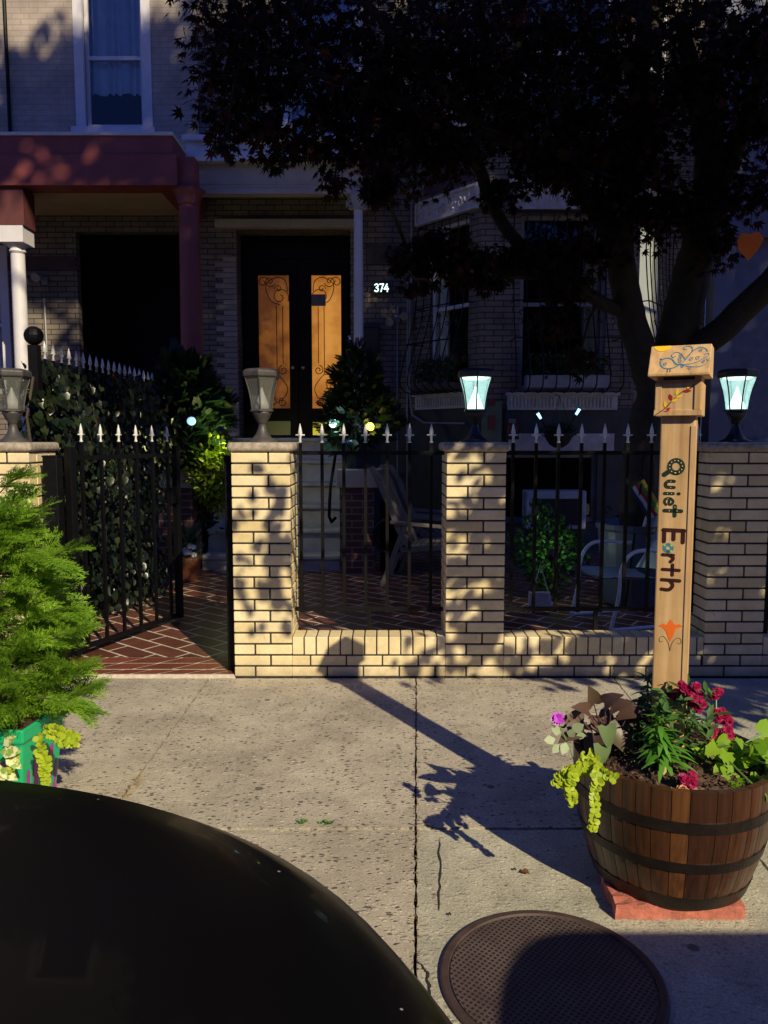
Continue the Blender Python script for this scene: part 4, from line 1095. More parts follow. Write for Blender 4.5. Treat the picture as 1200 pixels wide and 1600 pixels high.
# ---- centre porch canopy and column (parts of the house)
z=lambda py,Y: at(300,py,Y).z
CY=9.3
cx0,cx1=-2.25,-0.12
mb=MB(); mb.box(cx0-0.09,cx1+0.06,CY-0.06,HY-0.003,4.86,4.92); mb.box(cx0-0.06,cx1+0.02,CY,HY-0.004,4.731,4.859)
mb.box(cx0-0.08,cx1+0.04,CY-0.04,HY-0.003,4.63,4.73)
cn=mb.build("canopy",white_paint,h2,bevel=0.004)
mb=MB(); mb.box(cx0+0.06,cx1,CY+0.06,CY+0.18,4.29,4.629); mb.box(cx0+0.05,cx1+0.01,CY+0.045,CY+0.059,4.29,4.35); mb.box(cx0+0.05,cx1+0.01,CY+0.05,CY+0.0595,4.40,4.42)
mb.box(cx1-0.12,cx1-0.001,CY+0.181,HY-0.003,4.29,4.628)
mb.build("fascia",cream_paint,cn)
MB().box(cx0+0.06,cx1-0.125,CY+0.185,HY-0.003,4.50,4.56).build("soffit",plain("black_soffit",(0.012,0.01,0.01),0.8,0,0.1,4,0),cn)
MB().box(-2.12,-0.36,HY-0.10,HY-0.003,4.06,4.16).build("door_lintel",cream_paint,h2,bevel=0.006)
cxx=at(560,430,9.36).x
cl=MB().tube([(cxx,9.36,1.43),(cxx,9.36,4.10)],[0.062,0.052],20).build("column",white_paint,h2,smooth=False)
MB().lathe([(0.055,0),(0.075,0.02),(0.06,0.04),(0.075,0.10),(0.10,0.16),(0.10,0.19)],(cxx,9.36,4.10),20).build("capital",cream_paint,cl,smooth=True)
mb=MB()
for sg in (-1,1):
    for k in range(3):
        pts=[(cxx+sg*(0.09+0.05*math.cos(a)*(1-a/9)),9.36,4.20-0.03*k+0.05*math.sin(a)*(1-a/9)) for a in np.linspace(0,6,12)]
        mb.tube(pts,0.012,5)
mb.build("scroll_bracket",cream_paint,cl)
# pipes and small fittings on the centre house
mb=MB(); yx=HY-0.03
mb.tube([(0.30,yx,0.1),(0.30,yx,3.4)],0.011,6)
mb.build("conduit_pipe",conduit,h2)
xg=at(645,400,9.95).x
MB().tube([(0.345,9.93,2.0),(0.345,9.93,9.0)],0.014,6).build("drain_pipe",conduit,h2)
pts=[at(640,500,9.9),at(641,600,9.9),at(644,628,9.85)]; pts=[Vector((0.325,9.9,3.2)),Vector((0.325,9.9,2.0)),Vector((0.36,9.83,1.72)),Vector((0.5,9.68,1.62)),Vector((0.95,9.16,1.60))]
MB().tube(pts,0.013,6).build("cable_pipe",conduit,h2)
# house number, lit
hn=thing("house_number","small glowing white 374 house number plate right of the white column","house number",(at(596,450,9.97)))
npos=at(596,450,9.97)
MB().box(npos.x-0.115,npos.x+0.115,9.955,9.985,npos.z-0.07,npos.z+0.07).build("plate",plain("number_plate",(0.02,0.05,0.05),0.5,0,0.1,10,0),hn)
mb=MB(); nconv=lambda a,b,k: Vector((npos.x+a,9.952-k,npos.z+b)); hD=0.046
dg=emit("number_glow",(0.75,1.0,0.97),1.6)
st3=curve([(-0.020,0.034),(0.0,0.046),(0.020,0.032),(0.014,0.010),(-0.002,0.003),(0.018,-0.008),(0.020,-0.032),(0.0,-0.046),(-0.022,-0.034)],5)
for ox_,strokes in ((-0.063,[st3]),(0.0,[[(-0.022,0.044),(0.022,0.044)],[(0.022,0.044),(-0.006,-0.046)]]),(0.063,[[(0.008,0.046),(-0.024,-0.014)],[(-0.024,-0.014),(0.026,-0.014)],[(0.012,0.014),(0.012,-0.046)]])):
    for s_ in strokes: stroke(mb,[(ox_+a,b_) for a,b_ in s_],0.015,nconv)
mb.build("numerals",dg,hn)
# doorbell, mailbox, wall spotlight, meter panel
p=at(546,530,HY-0.02); dbm=MB().box(p.x-0.02,p.x+0.02,HY-0.03,HY-0.003,p.z-0.045,p.z+0.045)
o=dbm.build("doorbell",plain("doorbell_plate",(0.35,0.36,0.40),0.4,0.3,0.1,10,0)); tag(o,"small pale doorbell on the right side of the door opening","doorbell")
o2=MB().sphere((p.x,HY-0.032,p.z),0.009,10,6).build("button",emit("bell_glow",(0.5,0.65,1.0),0.6),o)
p=at(580,530,HY-0.05); mbx=thing("mailbox","dark wall mailbox between the white column and the conduit","mailbox",(p.x,HY-0.06,p.z-0.18))
MB().box(p.x-0.11,p.x+0.10,HY-0.12,HY-0.003,p.z-0.17,p.z+0.14).build("body",plain("mailbox_black",(0.02,0.02,0.022),0.5),mbx,bevel=0.01)
MB().box(p.x-0.118,p.x+0.108,HY-0.13,HY-0.003,p.z+0.141,p.z+0.17).build("lid",plain("mailbox_black",(0.02,0.02,0.022),0.5),mbx,bevel=0.008)
def floodlight(x,y,z_,sc,label,cols,lit=None):
    t=thing("wall_spotlight",label,"spotlight",(x,y,z_),"wall spotlights of the houses")
    MB().box(x-0.03*sc,x+0.03*sc,y-0.05,y-0.001,z_-0.04*sc,z_+0.04*sc).build("mount",conduit,t,bevel=0.004)
    for dx,dz in cols:
        h=MB(); c=Vector((x+dx*sc,y-0.12,z_+dz*sc)); dirn=Vector((dx,-0.6,-0.35)).normalized()
        h.tube([Vector((x,y-0.05,z_)),c],0.010,6)
        h.tube([c,c+dirn*0.04,c+dirn*0.11*sc],[0.022,0.03*sc,0.052*sc],16)
        h.build("lamp_head",conduit,t,smooth=False)
p=at(621,498,HY); floodlight(p.x,HY,p.z,1.0,"pair of wall spotlights above the conduit right of the door",[(-0.09,-0.02),(0.07,0.05)])
p=at(72,440,HY); floodlight(p.x,HY,p.z,1.1,"pair of round wall spotlights on the left house's sunlit brick",[(-0.14,0.03),(-0.03,0.06)])
tag(MB().tube([Vector((at(621,520,HY).x,HY-0.02,3.1)),Vector((at(621,520,HY).x,HY-0.02,0.2))],0.010,6).build("conduit_pipe",conduit),"thin grey conduit running down from the spotlights right of the door","pipe")
xx=at(72,500,HY).x
tag(MB().tube([Vector((xx,HY-0.03,3.2)),Vector((xx+0.02,HY-0.03,1.2))],0.012,6).build("conduit_pipe",conduit),"thin pale conduit below the spotlights on the left house","pipe")
def facet_thing(name,label,cat,P,u0,u1,z0,z1,dep,mat_,group=None,extra=None):
    c=P((u0+u1)/2,z0,-dep/2-0.02); t=thing(name,label,cat,c,group)
    facet_box(MB(),P,u0,u1,z0,z1,-dep-0.021,-0.021).build("casing",mat_,t,bevel=0.004)
    for (a,b_,c_,d_,mm,nm) in (extra or []): facet_box(MB(),P,a,b_,c_,d_,-dep-0.034,-dep-0.0215).build(nm,mm,t)
    return t
redlab=plain("red_label",(0.22,0.03,0.03),0.6,0,0.1,10,0)
mz=at(770,630,9.05).z
facet_thing("meter_panel","grey green utility panel with two dark red labels behind the middle lantern","meter panel",PB,0.02,0.26,0.7,1.86,0.03,plain("panel_grey_green",(0.13,0.15,0.11),0.6),None,
  [(0.105,0.175,mz-0.03,mz+0.055,redlab,"label"),(0.105,0.175,mz-0.30,mz-0.14,redlab,"label")])
mz2=at(812,668,9.05).z
facet_thing("utility_box","small dark utility box with a red label left of the hanging basket","utility box",PB,0.30,0.46,mz2-0.14,mz2+0.24,0.04,plain("box_dark",(0.03,0.02,0.03),0.6),None,
  [(0.32,0.44,mz2-0.08,mz2+0.03,redlab,"label"),(0.335,0.42,mz2+0.05,mz2+0.10,plain("grey_label",(0.2,0.2,0.2),0.6),"label")])
# window grilles (belly bars)
def grille(P,u0,u1,z0,z1,label,nb,proj=0.12,belly=0.30):
    c=P((u0+u1)/2,z0,-0.05); t=thing("window_grille",label,"window grille",c,"black window grilles of the bay")
    prof=[(z1,proj),(z0+0.75*(z1-z0),proj),(z0+0.45*(z1-z0),proj+0.06),(z0+0.2*(z1-z0),proj+belly*0.75),(z0+0.08,proj+belly),(z0-0.02,proj+belly*0.7),(z0-0.05,proj+0.05),(z0-0.03,0.02)]
    for i in range(nb):
        u=u0+(u1-u0)*i/(nb-1)
        MB().tube([P(u,zz,-dd) for zz,dd in curve(prof,5)],0.0075,6).build("bar",iron,t)
    for zz,dd in ((z1,proj),(z0+0.5*(z1-z0),proj+0.05),(z0+0.28*(z1-z0),proj+0.19)):
        mb=MB(); mb.tube([P(u0,zz,-0.0),P(u0,zz,-dd),P(u1,zz,-dd),P(u1,zz,0.0)],0.008,6); mb.build("cross_bar",iron,t)
    for i in range(nb-1):
        u=u0+(u1-u0)*(i+0.5)/(nb-1); zz=z0+0.4*(z1-z0)
        for s in (-1,1): MB().tube([P(u+s*0.03*math.cos(a)*(1-a/8),zz+s*0.05+0.04*math.sin(a)*(1-a/8),-(proj+0.10)) for a in np.linspace(0,5.5,10)],0.005,4).build("scroll",iron,t)
grille(PA,0.24,1.06,2.02,4.0,"bellied black iron grille over the left bay window",7)
grille(PB,0.36,1.56,2.0,3.98,"bellied black iron grille over the front bay window",9)
grille(PC,0.08,1.05,2.02,4.0,"black iron grille over the curtained right bay window",8,0.1,0.22)
# awning-like band above front bay window
mb=MB(); facet_box(mb,PB,0.40,1.52,3.72,3.78,-0.09,-0.08)
# window boxes
green_leaf=leafmat("mid_green_leaves",[(0.015,0.04,0.012),(0.03,0.09,0.02),(0.05,0.12,0.025)],0.3,0.45)
def bush(name,label,cat,c,r,n,size,mat_,group=None,tmpl=None,parts=None,shell=0.4,seed=0):
    t=thing(name,label,cat,(c[0],c[1],c[2]-r[2]),group)
    P,Dd=blob_points(c,r,n,shell); 
    lump=1+0.18*np.sin(P[:,0]*17+P[:,2]*13)+0.14*np.sin(P[:,1]*23-P[:,2]*19)
    P=np.array(c)+(P-np.array(c))*lump[:,None]
    D=unit(Dd+rng.normal(0,0.6,(n,3))+np.array([0,0,0.2])); Nn=unit(Dd+rng.normal(0,0.5,(n,3))+np.array([0,0,0.5]))
    V,F=leaf_arrays(tmpl or leaf_simple(0.55),P,D,Nn,size*(0.6+0.8*rng.random(n)))
    np_mesh("foliage",V,F,mat_,t)
    mb=MB()
    for i in range(7):
        e=Vector(c)+Vector((random.uniform(-.6,.6)*r[0],random.uniform(-.6,.6)*r[1],random.uniform(0,.6)*r[2])); mb.tube([(c[0],c[1],c[2]-r[2]),((c[0]+e.x)/2,(c[1]+e.y)/2,c[2]-r[2]*0.3),tuple(e)],[0.012,0.008,0.003],5)
    mb.build("stem",plain("green_bark",(0.06,0.05,0.025),0.9),t)
    return t
for P,u0,u1,lab in ((PA,0.30,1.0,"window box of green plants inside the left bay grille"),(PB,0.50,1.45,"row of plants in a pale box inside the front bay grille")):
    c=P((u0+u1)/2,2.02,-0.17); t=thing("window_box",lab,"window box",c,"window boxes of the bay")
    facet_box(MB(),P,u0,u1,2.0,2.14 if P is PB else 2.08,-0.26,-0.10).build("planter",plain("pale_planter",(0.32,0.31,0.33),0.6) if P is PB else brownstone,t,bevel=0.005)
    n=700; uu=rng.random(n)*(u1-u0)+u0; hh_=2.12+rng.random(n)*0.24
    pts=np.array([tuple(P(float(u),float(z_),-0.18+float(e))) for u,z_,e in zip(uu,hh_,rng.normal(0,0.05,n))])
    V,F=leaf_arrays(leaf_simple(0.5),pts,rnd_dirs(n)+np.array([0,0,0.4]),rnd_dirs(n)+np.array([0,-0.6,0.6]),0.03+0.04*rng.random(n)); np_mesh("foliage",V,F,green_leaf,t)
# pot behind front grille
c=PB(0.62,2.0,-0.20)
# air conditioner in the basement window
ac=thing("air_conditioner","boxy white window air conditioner in the basement window below the hanging basket","air conditioner",PB(0.8,0.5,-0.2))
acm=plain("air_con_white",(0.42,0.44,0.46),0.5,0,0.08,6,0.05)
za0,za1=at(868,827,8.8).z,at(868,767,8.8).z; ua0=at(822,800,8.8).x-A1[0]; ua1=at(916,800,8.8).x-A1[0]
mb=facet_box(MB(),PB,ua0,ua1,za0,za1,-0.30,-0.021); mb.build("casing",acm,ac,bevel=0.015)
grl=MB(); facet_box(grl,PB,ua0+0.07,ua1-0.05,za0+0.05,za1-0.09,-0.306,-0.3005)
grl.build("grille_back",plain("ac_coil_dark",(0.02,0.02,0.025),0.7),ac)
mb=MB(); k=0
x=ua0+0.08
while x<ua1-0.07: facet_box(mb,PB,x,x+0.005,za0+0.05,za1-0.09,-0.314,-0.3065); x+=0.014
mb.build("fins",plain("ac_fin",(0.05,0.05,0.06),0.5),ac)
# hanging basket with two solar lamps
hb=thing("hanging_basket","hanging basket of green plants with two glowing blue solar stakes under the bay window","hanging basket",at(873,688,8.75))
hc_=at(873,680,8.75)
MB().lathe([(0.05,-0.14),(0.11,-0.10),(0.155,-0.02),(0.165,0.02)],hc_,20).build("bowl",plain("coco_basket",(0.04,0.025,0.015),0.9),hb,smooth=True)
P_,Dd=blob_points(hc_+Vector((0,0,0.04)),(0.20,0.18,0.09),700,0.3); V,F=leaf_arrays(leaf_simple(0.5),P_,Dd+rng.normal(0,.5,(700,3)),Dd+np.array([0,-0.2,0.6]),0.02+0.03*rng.random(700)); np_mesh("foliage",V,F,leafmat("basket_leaves",[(0.01,0.03,0.01),(0.02,0.06,0.015)],0.3),hb)
mb=MB(); topc=Vector((hc_.x,8.75,1.90))
for a in (0,120,240): mb.tube([hc_+Vector((0.16*math.cos(R(a)),0.16*math.sin(R(a)),0.02)),topc],0.003,4)
mb.tube([topc,Vector((hc_.x,8.99,1.93))],0.005,5); mb.build("chain",iron,hb)
blue_glow=emit("solar_blue_glow",(0.35,0.65,1.0),2.2)
def solar_stake(p0,p1,label,g,glow,r=0.018):
    t=thing("solar_stake_light",label,"solar light",p0,g); p0=Vector(p0);p1=Vector(p1); dd=(p1-p0).normalized(); L=(p1-p0).length
    MB().tube([p0,p1],0.009,6).build("stake",iron,t)
    MB().tube([p1,p1+dd*0.075],[r*0.8,r],10).build("lamp_head",glow,t)
    MB().tube([p1+dd*0.0755,p1+dd*0.09],[r*1.2,r*1.1],10).build("lamp_cap",lamp_grey,t)
solar_stake(at(856,672,8.7),at(845,654,8.68),"left of two glowing solar tubes leaning out of the hanging basket","solar stake lights",blue_glow)
solar_stake(at(888,668,8.7),at(900,648,8.68),"right of two glowing solar tubes leaning out of the hanging basket","solar stake lights",blue_glow)
solar_stake(at(912,585,8.75),at(920,568,8.75),"small round blue solar light on the front bay window box","solar stake lights",blue_glow,0.02)

# ---- left house
h1=thing("brick_rowhouse","tan brick rowhouse on the left with oxblood canopy and blue lit window","house",(-6,HY,0))
mb=MB(); X0=-11.0
hl=[(X0*-1-5.6,X0*-1-4.87,2.0,3.75),(X0*-1-3.90,X0*-1-2.46,1.2,4.02),(X0*-1-3.72,X0*-1-2.99,5.28,7.25)]
PL_,_,_,_=wall(mb,(X0,HY),(HX0-0.002,HY),0,HT,hl,0.12); wall(mb,(X0,HY+8),(X0,HY),0,HT)
wall(mb,(HX0-0.002,HY+8),(X0,HY+8),0,HT)
mb.build("wall",facade_brick,h1,uv=True)
MB().box(X0,HX0-0.004,HY-0.9,HY+8,HT+0.01,HT+0.3).build("roof",brownstone,h1)
mb=MB(); skin(mb,PL_,-X0+HX0-0.01,4.74,HT-0.01,-0.02,-0.002,holes=[hl[2]]); mb.build("upper_facing",facade_left,h1,uv=True)
sash_window(h1,PL_,*hl[0],trim=0.1,curtain=(hl[0][0],hl[0][1],2,3.75,curtain_m))
sash_window(h1,PL_,*hl[2],trim=0.11,curtain=(hl[2][0]+0.02,hl[2][1]-0.02,5.75,7.25,curtain_m),rail=0.44)
mb=MB(); facet_box(mb,PL_,hl[2][0]-0.16,hl[2][1]+0.14,5.20,5.278,-0.08,-0.021); mb.build("sill",white_paint,h1)
mb=MB(); facet_box(mb,PL_,hl[1][0]+0.002,hl[1][1]-0.002,1.2,4.0,0.9,0.95); facet_box(mb,PL_,hl[1][0]-0.3,hl[1][0],1.1,4.1,0.125,0.95); facet_box(mb,PL_,hl[1][1],hl[1][1]+0.12,1.1,4.1,0.125,0.95); facet_box(mb,PL_,hl[1][0],hl[1][1],4.0,4.1,0.125,0.95); mb.build("entry_recess",dark_door,h1)
mb=MB(); facet_box(mb,PL_,X0*-1-4.80,hl[1][0]-0.01,3.55,3.72,-0.02,-0.002); mb.build("lintel",brownstone,h1)
MB().tube([(at(14,100,HY).x,HY-0.05,4.7),(at(14,100,HY).x,HY-0.05,9.3)],0.022,8).build("drain_pipe",iron,h1)
# oxblood canopy
ox0,ox1=-9.0,-2.30-0.0; CYL=8.7
xr=at(270,250,CYL).x
mb=MB(); mb.box(ox0,xr,CYL,HY-0.022,4.50,4.70); mb.box(ox0,xr+0.05,CYL-0.03,CYL+0.25,4.17,4.499); mb.box(xr-0.2,xr+0.045,CYL+0.251,HY-0.022,4.17,4.499)
cn=mb.build("canopy",red_paint,h1,bevel=0.006)
MB().box(ox0,xr+0.01,CYL-0.02,HY-0.021,4.701,4.735).build("flashing",white_paint,cn)
MB().box(ox0,xr-0.201,CYL+0.251,HY-0.023,4.22,4.27).build("soffit",tan_paint,cn)
cxl=at(297,400,8.86).x
cl=MB().tube([(cxl,8.86,1.2),(cxl,8.86,4.0)],[0.135,0.112],28).build("column",red_paint,h1)
MB().box(cxl-0.10,cxl+0.10,8.75,8.97,4.0,4.50).build("column_block",red_paint,cl,bevel=0.006)
MB().lathe([(0.112,0),(0.13,0.03),(0.12,0.05),(0.15,0.12),(0.19,0.17)],(cxl,8.86,4.0),24).build("capital",red_paint,cl,smooth=True)
MB().box(-9,HX0-0.003,8.75,HY-0.003,0.0,1.2).build("porch_floor",brownstone,h1)
cx2=at(30,450,8.86).x
cl2=MB().lathe([(0.115,0),(0.115,0.05),(0.085,0.08),(0.075,2.28)],(cx2,8.86,1.201),24).build("column",white_paint,h1)
MB().lathe([(0.075,0),(0.09,0.02),(0.08,0.05),(0.12,0.10)],(cx2,8.86,3.485),24).box(cx2-0.15,cx2+0.13,8.72,9.0,3.585,3.76).build("capital",white_paint,cl2)
MB().box(cx2-0.17,cx2+0.15,8.72,9.0,3.762,4.17).build("column_block",plain("shaded_oxblood_paint",(0.10,0.025,0.025),0.7,0,0.2,4,0.1),cl2)  # same oxblood as the canopy, darkened to paint in the shade on this block
# ---- right neighbour
h3=thing("painted_rowhouse","pale blue painted rowhouse at the right edge behind the maple limb","house",(8,HY,0))
mb=MB(); wall(mb,(HX1+0.002,HY-0.25),(13,HY-0.25),0,HT,[(0.25,1.15,1.4,3.9),(2.4,3.4,1.5,3.6)]); wall(mb,(HX1+0.002,HY),(HX1+0.002,HY-0.25),0,HT)
pb=plain("pale_blue_paint",(0.10,0.115,0.19),0.6,0,0.1,3,0.1)
mb.build("wall",pb,h3)
MB().box(HX1+0.26,HX1+1.15,HY-0.14,HY-0.10,1.4,3.9).build("door",plain("dull_blue_door",(0.10,0.11,0.17),0.5),h3)
mb=MB(); mb.box(6.5,7.5,HY-0.14,HY-0.10,1.5,3.6); mb.build("window",dark_void,h3)
# across the street: the row that walls in the sky behind the viewer
def far_row(x0,x1,label,c1):
    t=thing("brick_apartment_house",label,"house",((x0+x1)/2,-19,0),"brick houses across the street")
    holes=[]; 
    u=1.0
    while u<x1-x0-1.5:
        for zz in (1.3,4.4,7.4): holes.append((u,u+1.1,zz,zz+1.8))
        u+=2.6
    mb=MB(); P,_,_,_=wall(mb,(x1,-19),(x0,-19),-0.1,10.2,holes); wall(mb,(x0,-19),(x0,-27),-0.1,10.2); wall(mb,(x1,-27),(x1,-19),-0.1,10.2)
    mb.build("wall",brickmat("far_brick_"+label.split()[0],c1,tuple(x*0.8 for x in c1),(0.2,0.18,0.16)),t,uv=True)
    MB().box(x0,x1,-27,-18.7,10.21,10.5).build("roof",brownstone,t)
    for h in holes:
        facet_box(MB(),P,h[0],h[1],h[2],h[3],0.08,0.1).build("window",plain("far_window_glass",(0.03,0.04,0.05),0.1,0,0.1,3,0),t)
far_row(-22,-7.02,"brown brick apartment house across the street, leftmost",(0.20,0.10,0.07))
far_row(-7,6.98,"tan brick apartment house directly across the street",(0.28,0.22,0.16))
far_row(7,22,"red brick apartment house across the street, rightmost",(0.24,0.08,0.06))
struct(MB().box(-60,60,-13.0,-9.0,-0.3,0.0).build("far_sidewalk",fine_con))

# ================================================================== yard furniture
wood_grey=plain("weathered_chair_wood",(0.20,0.17,0.14),0.7,0,0.2,12,0.2)
def lounge_chair(x,y,rz,label,s=1.0):
    t=thing("garden_armchair",label,"chair",(x,y,0.05),"wooden garden armchairs",rz); k=s
    def B(name,pts,w=0.055,d=0.03):
        mb=MB()
        for a,b in zip(pts[:-1],pts[1:]): mb.bar(a,b,w,d,up=(0,1,0))
        mb.build(name,wood_grey,t,world=False,bevel=0.004)
    for sy in (-0.28,0.28):
        B("back_post",[(-0.42,sy,1.10),(-0.34,sy,0.98),(-0.16,sy,0.52),(-0.06,sy,0.36)],0.05,0.06)
        B("armrest",[(-0.24,sy*1.12,0.60),(0.32,sy*1.12,0.56)],0.03,0.07)
        B("leg",[(0.27,sy*1.05,0.55),(0.34,sy*1.05,0.0)],0.045,0.045)
        B("leg",[(-0.10,sy*1.05,0.58),(-0.32,sy*1.05,0.0)],0.045,0.045)
        B("seat_rail",[(-0.15,sy,0.34),(0.36,sy,0.38)],0.05,0.03)
    mb=MB()
    for i in range(8): x_=-0.08+i*0.058; mb.box(x_,x_+0.045,-0.27,0.27,0.352+0.005*i,0.368+0.005*i)
    mb.build("seat",wood_grey,t,world=False)
    mb=MB()
    for i in range(5): yy=-0.22+i*0.11; mb.bar((-0.07,yy,0.38),(-0.40,yy,1.06),0.07,0.014,up=(0,1,0))
    mb.bar((-0.40,-0.28,1.06),(-0.40,0.28,1.06),0.05,0.03); mb.build("backrest",wood_grey,t,world=False)
lounge_chair(at(655,800,7.35).x,7.3,R(-8),"nearer pale wooden garden armchair facing right beside the brick newel")
lounge_chair(at(668,780,8.0).x,8.1,R(4),"farther pale wooden garden armchair half hidden behind the nearer one")
# metal tub chair
mchair=thing("metal_lawn_chair","white tubular metal lawn chair facing left behind the low wall","lawn chair",(1.83,5.75,0.03),None,R(197))
tubm=plain("white_chair_tube",(0.78,0.80,0.80),0.4,0.1,0.1,20,0)
for sy in (-0.27,0.27):
    pts=curve([(0.30,sy,0.0),(0.24,sy,0.25),(0.22,sy,0.45),(0.14,sy,0.56),(0.0,sy,0.58),(-0.20,sy*0.98,0.56),(-0.30,sy*0.95,0.60),(-0.36,sy*0.9,0.80)],6)
    MB().tube(pts,0.014,10).build("armrest",tubm,mchair,world=False,smooth=True)
    MB().tube(curve([(0.30,sy,0.013),(0.0,sy,0.013),(-0.34,sy,0.013)],4),0.014,8).build("skid",tubm,mchair,world=False,smooth=True)
mb=MB(); vs=[];nI,nJ=10,8
for i in range(nI+1):
    for j in range(nJ+1):
        a=i/nI; b_=j/nJ-0.5; vs.append((0.26-0.52*a,b_*0.50,0.37-0.05*a+0.03*abs(b_*2)**3+(0.02 if i==0 else 0)*-1))
for i in range(nI+1):
    for j in range(nJ+1):
        a=i/nI; b_=j/nJ-0.5; vs.append((0.26-0.52*a,b_*0.50,0.362-0.05*a+0.03*abs(b_*2)**3))
W=nJ+1;K=W*(nI+1);fs=[]
for i in range(nI):
    for j in range(nJ): a=i*W+j; fs+= [(a,a+1,a+W+1,a+W),(K+a,K+a+W,K+a+W+1,K+a+1)]
mb.add(vs,fs); seatm=plain("slate_chair_seat",(0.36,0.44,0.45),0.45,0.1,0.1,12,0); mb.build("seat",seatm,mchair,world=False,smooth=True)
mb=MB(); vs=[]
for d_ in (0,0.008):
    for i in range(nI+1):
        for j in range(nJ+1):
            a=i/nI; b_=j/nJ-0.5; vs.append((-0.27-0.14*a-0.04*(1-(2*b_)**2)+d_,b_*0.50*(1-0.12*a*a),0.36+0.44*a+0.02*math.cos(b_*3)))
fs=[]
for i in range(nI):
    for j in range(nJ): a=i*W+j; fs+= [(a,a+1,a+W+1,a+W),(K+a,K+a+W,K+a+W+1,K+a+1)]
mb.add(vs,fs); mb.build("backrest",seatm,mchair,world=False,smooth=True)
# pale tub behind the chair, small pale frame, striped flag
pbin=thing("storage_tub","large pale blue grey tub at the foot of the maple trunk behind the painted post","tub",(2.05,6.35,0.03))
MB().lathe([(0.26,0),(0.28,0.02),(0.33,0.62),(0.35,0.64),(0.35,0.68),(0.32,0.68),(0.30,0.60)],(2.12,6.35,0.04),28).build("body",plain("pale_tub_plastic",(0.07,0.085,0.13),0.5),pbin,smooth=False)
fl=thing("garden_flag","small striped garden flag in yellow green and red leaning on the trunk","flag",(1.98,6.05,0.0))
MB().tube([(1.93,6.05,0.06),(2.05,6.05,1.30)],0.008,6).build("pole",iron,fl)
O=Vector((1.98,6.04,1.05)); U=Vector((0.55,0,-0.83)).normalized(); Wd=Vector((0.80,0,0.6)).normalized()
for i,(c,nm) in enumerate((((0.02,0.03,0.07),"navy_stripe"),((0.5,0.5,0.5),"white_stripe"),((0.35,0.02,0.02),"red_stripe"),((0.05,0.22,0.03),"green_stripe"),((0.55,0.42,0.03),"yellow_stripe"))):
    mb=MB(); n=10; vs=[]
    for j in range(n+1):
        for e in (0,1):
            q_=O+Wd*(0.028*(i+e)-0.06)+U*(0.30*j/n)+Vector((0,0.012*math.sin(j*0.9),0)); vs.append(tuple(q_))
    mb.add(vs,[(2*j,2*j+1,2*j+3,2*j+2) for j in range(n)]); o=mb.build(nm,plain(nm+"_cloth",c,0.9),fl); s_=o.modifiers.new("s",'SOLIDIFY'); s_.thickness=0.002
p=gnd(825,965,0.04)
ef=thing("folding_sign_stand","small pale folded stand lying on the tiles left of the metal chair","stand",(1.12,6.15,0.04))
mb=MB(); mb.box(1.15,1.32,6.0,6.04,0.05,0.20); mb.build("panel",plain("pale_stand",(0.45,0.42,0.45),0.6),ef,bevel=0.004)
mb=MB(); mb.tube([(1.12,5.95,0.05),(1.24,6.02,0.42),(1.34,5.95,0.05)],0.007,6); mb.build("leg",white_metal,ef)
# bush beside the chair with sparkle highlights
darkgreen=leafmat("glossy_dark_leaves",[(0.008,0.025,0.008),(0.02,0.06,0.015),(0.03,0.09,0.02)],0.25,0.25)
bush("potted_bush","glossy dark green bush between the air conditioner and the metal chair","bush",(1.42,6.6,0.45),(0.30,0.28,0.38),1700,0.045,leafmat("courtyard_bush_leaves",[(0.015,0.05,0.012),(0.03,0.10,0.02),(0.06,0.17,0.03)],0.3,0.3))
bush("shadowed_shrub","dark shrub at the foot of the maple behind the metal chair","bush",(2.55,6.8,0.55),(0.5,0.3,0.5),1300,0.06,darkgreen)
# reel by the newel
hose=thing("hose_reel","coiled black hose on a dark reel right of the brick newel","hose reel",(0.05,7.7,0.05))
mb=MB()
for k in range(5):
    mb.tube([(0.08+0.02*k,7.62+0.02*k,0.36+0)]*0+[(0.06+0.17*math.cos(a),7.60+0.035*k,0.45+0.17*math.sin(a)) for a in np.linspace(0,6.283,28)],0.015,8,cap=False)
mb.build("hose",plain("wet_black_rubber",(0.012,0.012,0.012),0.15,0,0.1,10,0),hose,smooth=True)
MB().box(-0.04,0.16,7.78,7.82,0.06,0.80).build("stand",iron,hose)
# pot with conifer on the newel
ppot=thing("glazed_pot","dark blue glazed pot on the cream newel cap holding the conifer","pot",(at(556,730,7.75).x,7.78,1.117))
pcx=at(556,730,7.75).x
MB().lathe([(0.09,0),(0.105,0.01),(0.125,0.24),(0.135,0.26),(0.135,0.29),(0.118,0.29),(0.105,0.25)],(pcx,7.78,1.117),28).build("body",plain("navy_glaze",(0.012,0.022,0.045),0.25),ppot,smooth=True)
conif=leafmat("dark_conifer_sprays",[(0.005,0.018,0.007),(0.012,0.038,0.013),(0.02,0.055,0.018)],0.15,0.5)
def spray_tmpl():
    vs=[];fs=[]
    def bit(x,y,ang,L,w):
        c,s=math.cos(ang),math.sin(ang); o=len(vs)
        for a,b,zz in ((0,0,0),(L*0.5,w,0.02),(L,0,0),(L*0.5,-w,0.02)): vs.append((x+a*s+b*c,y+a*c-b*s,zz+0.12*math.sin(3*(y+a))*0.3))
        fs.append((o,o+1,o+2,o+3))
    bit(0,0,0,1.0,0.02)
    for i in range(9):
        y=0.12+0.095*i; L=0.42*(1-0.55*i/9)
        for sg in (-1,1):
            an=sg*R(42); bit(0,y,an,L,0.035)
            for j in range(3):
                q=(j+1)/4*L; bx=q*math.sin(an); by=y+q*math.cos(an)
                bit(bx,by,an+R(32),L*0.38,0.028); bit(bx,by,an-R(32),L*0.38,0.028)
    return vs,fs
SPR=spray_tmpl()
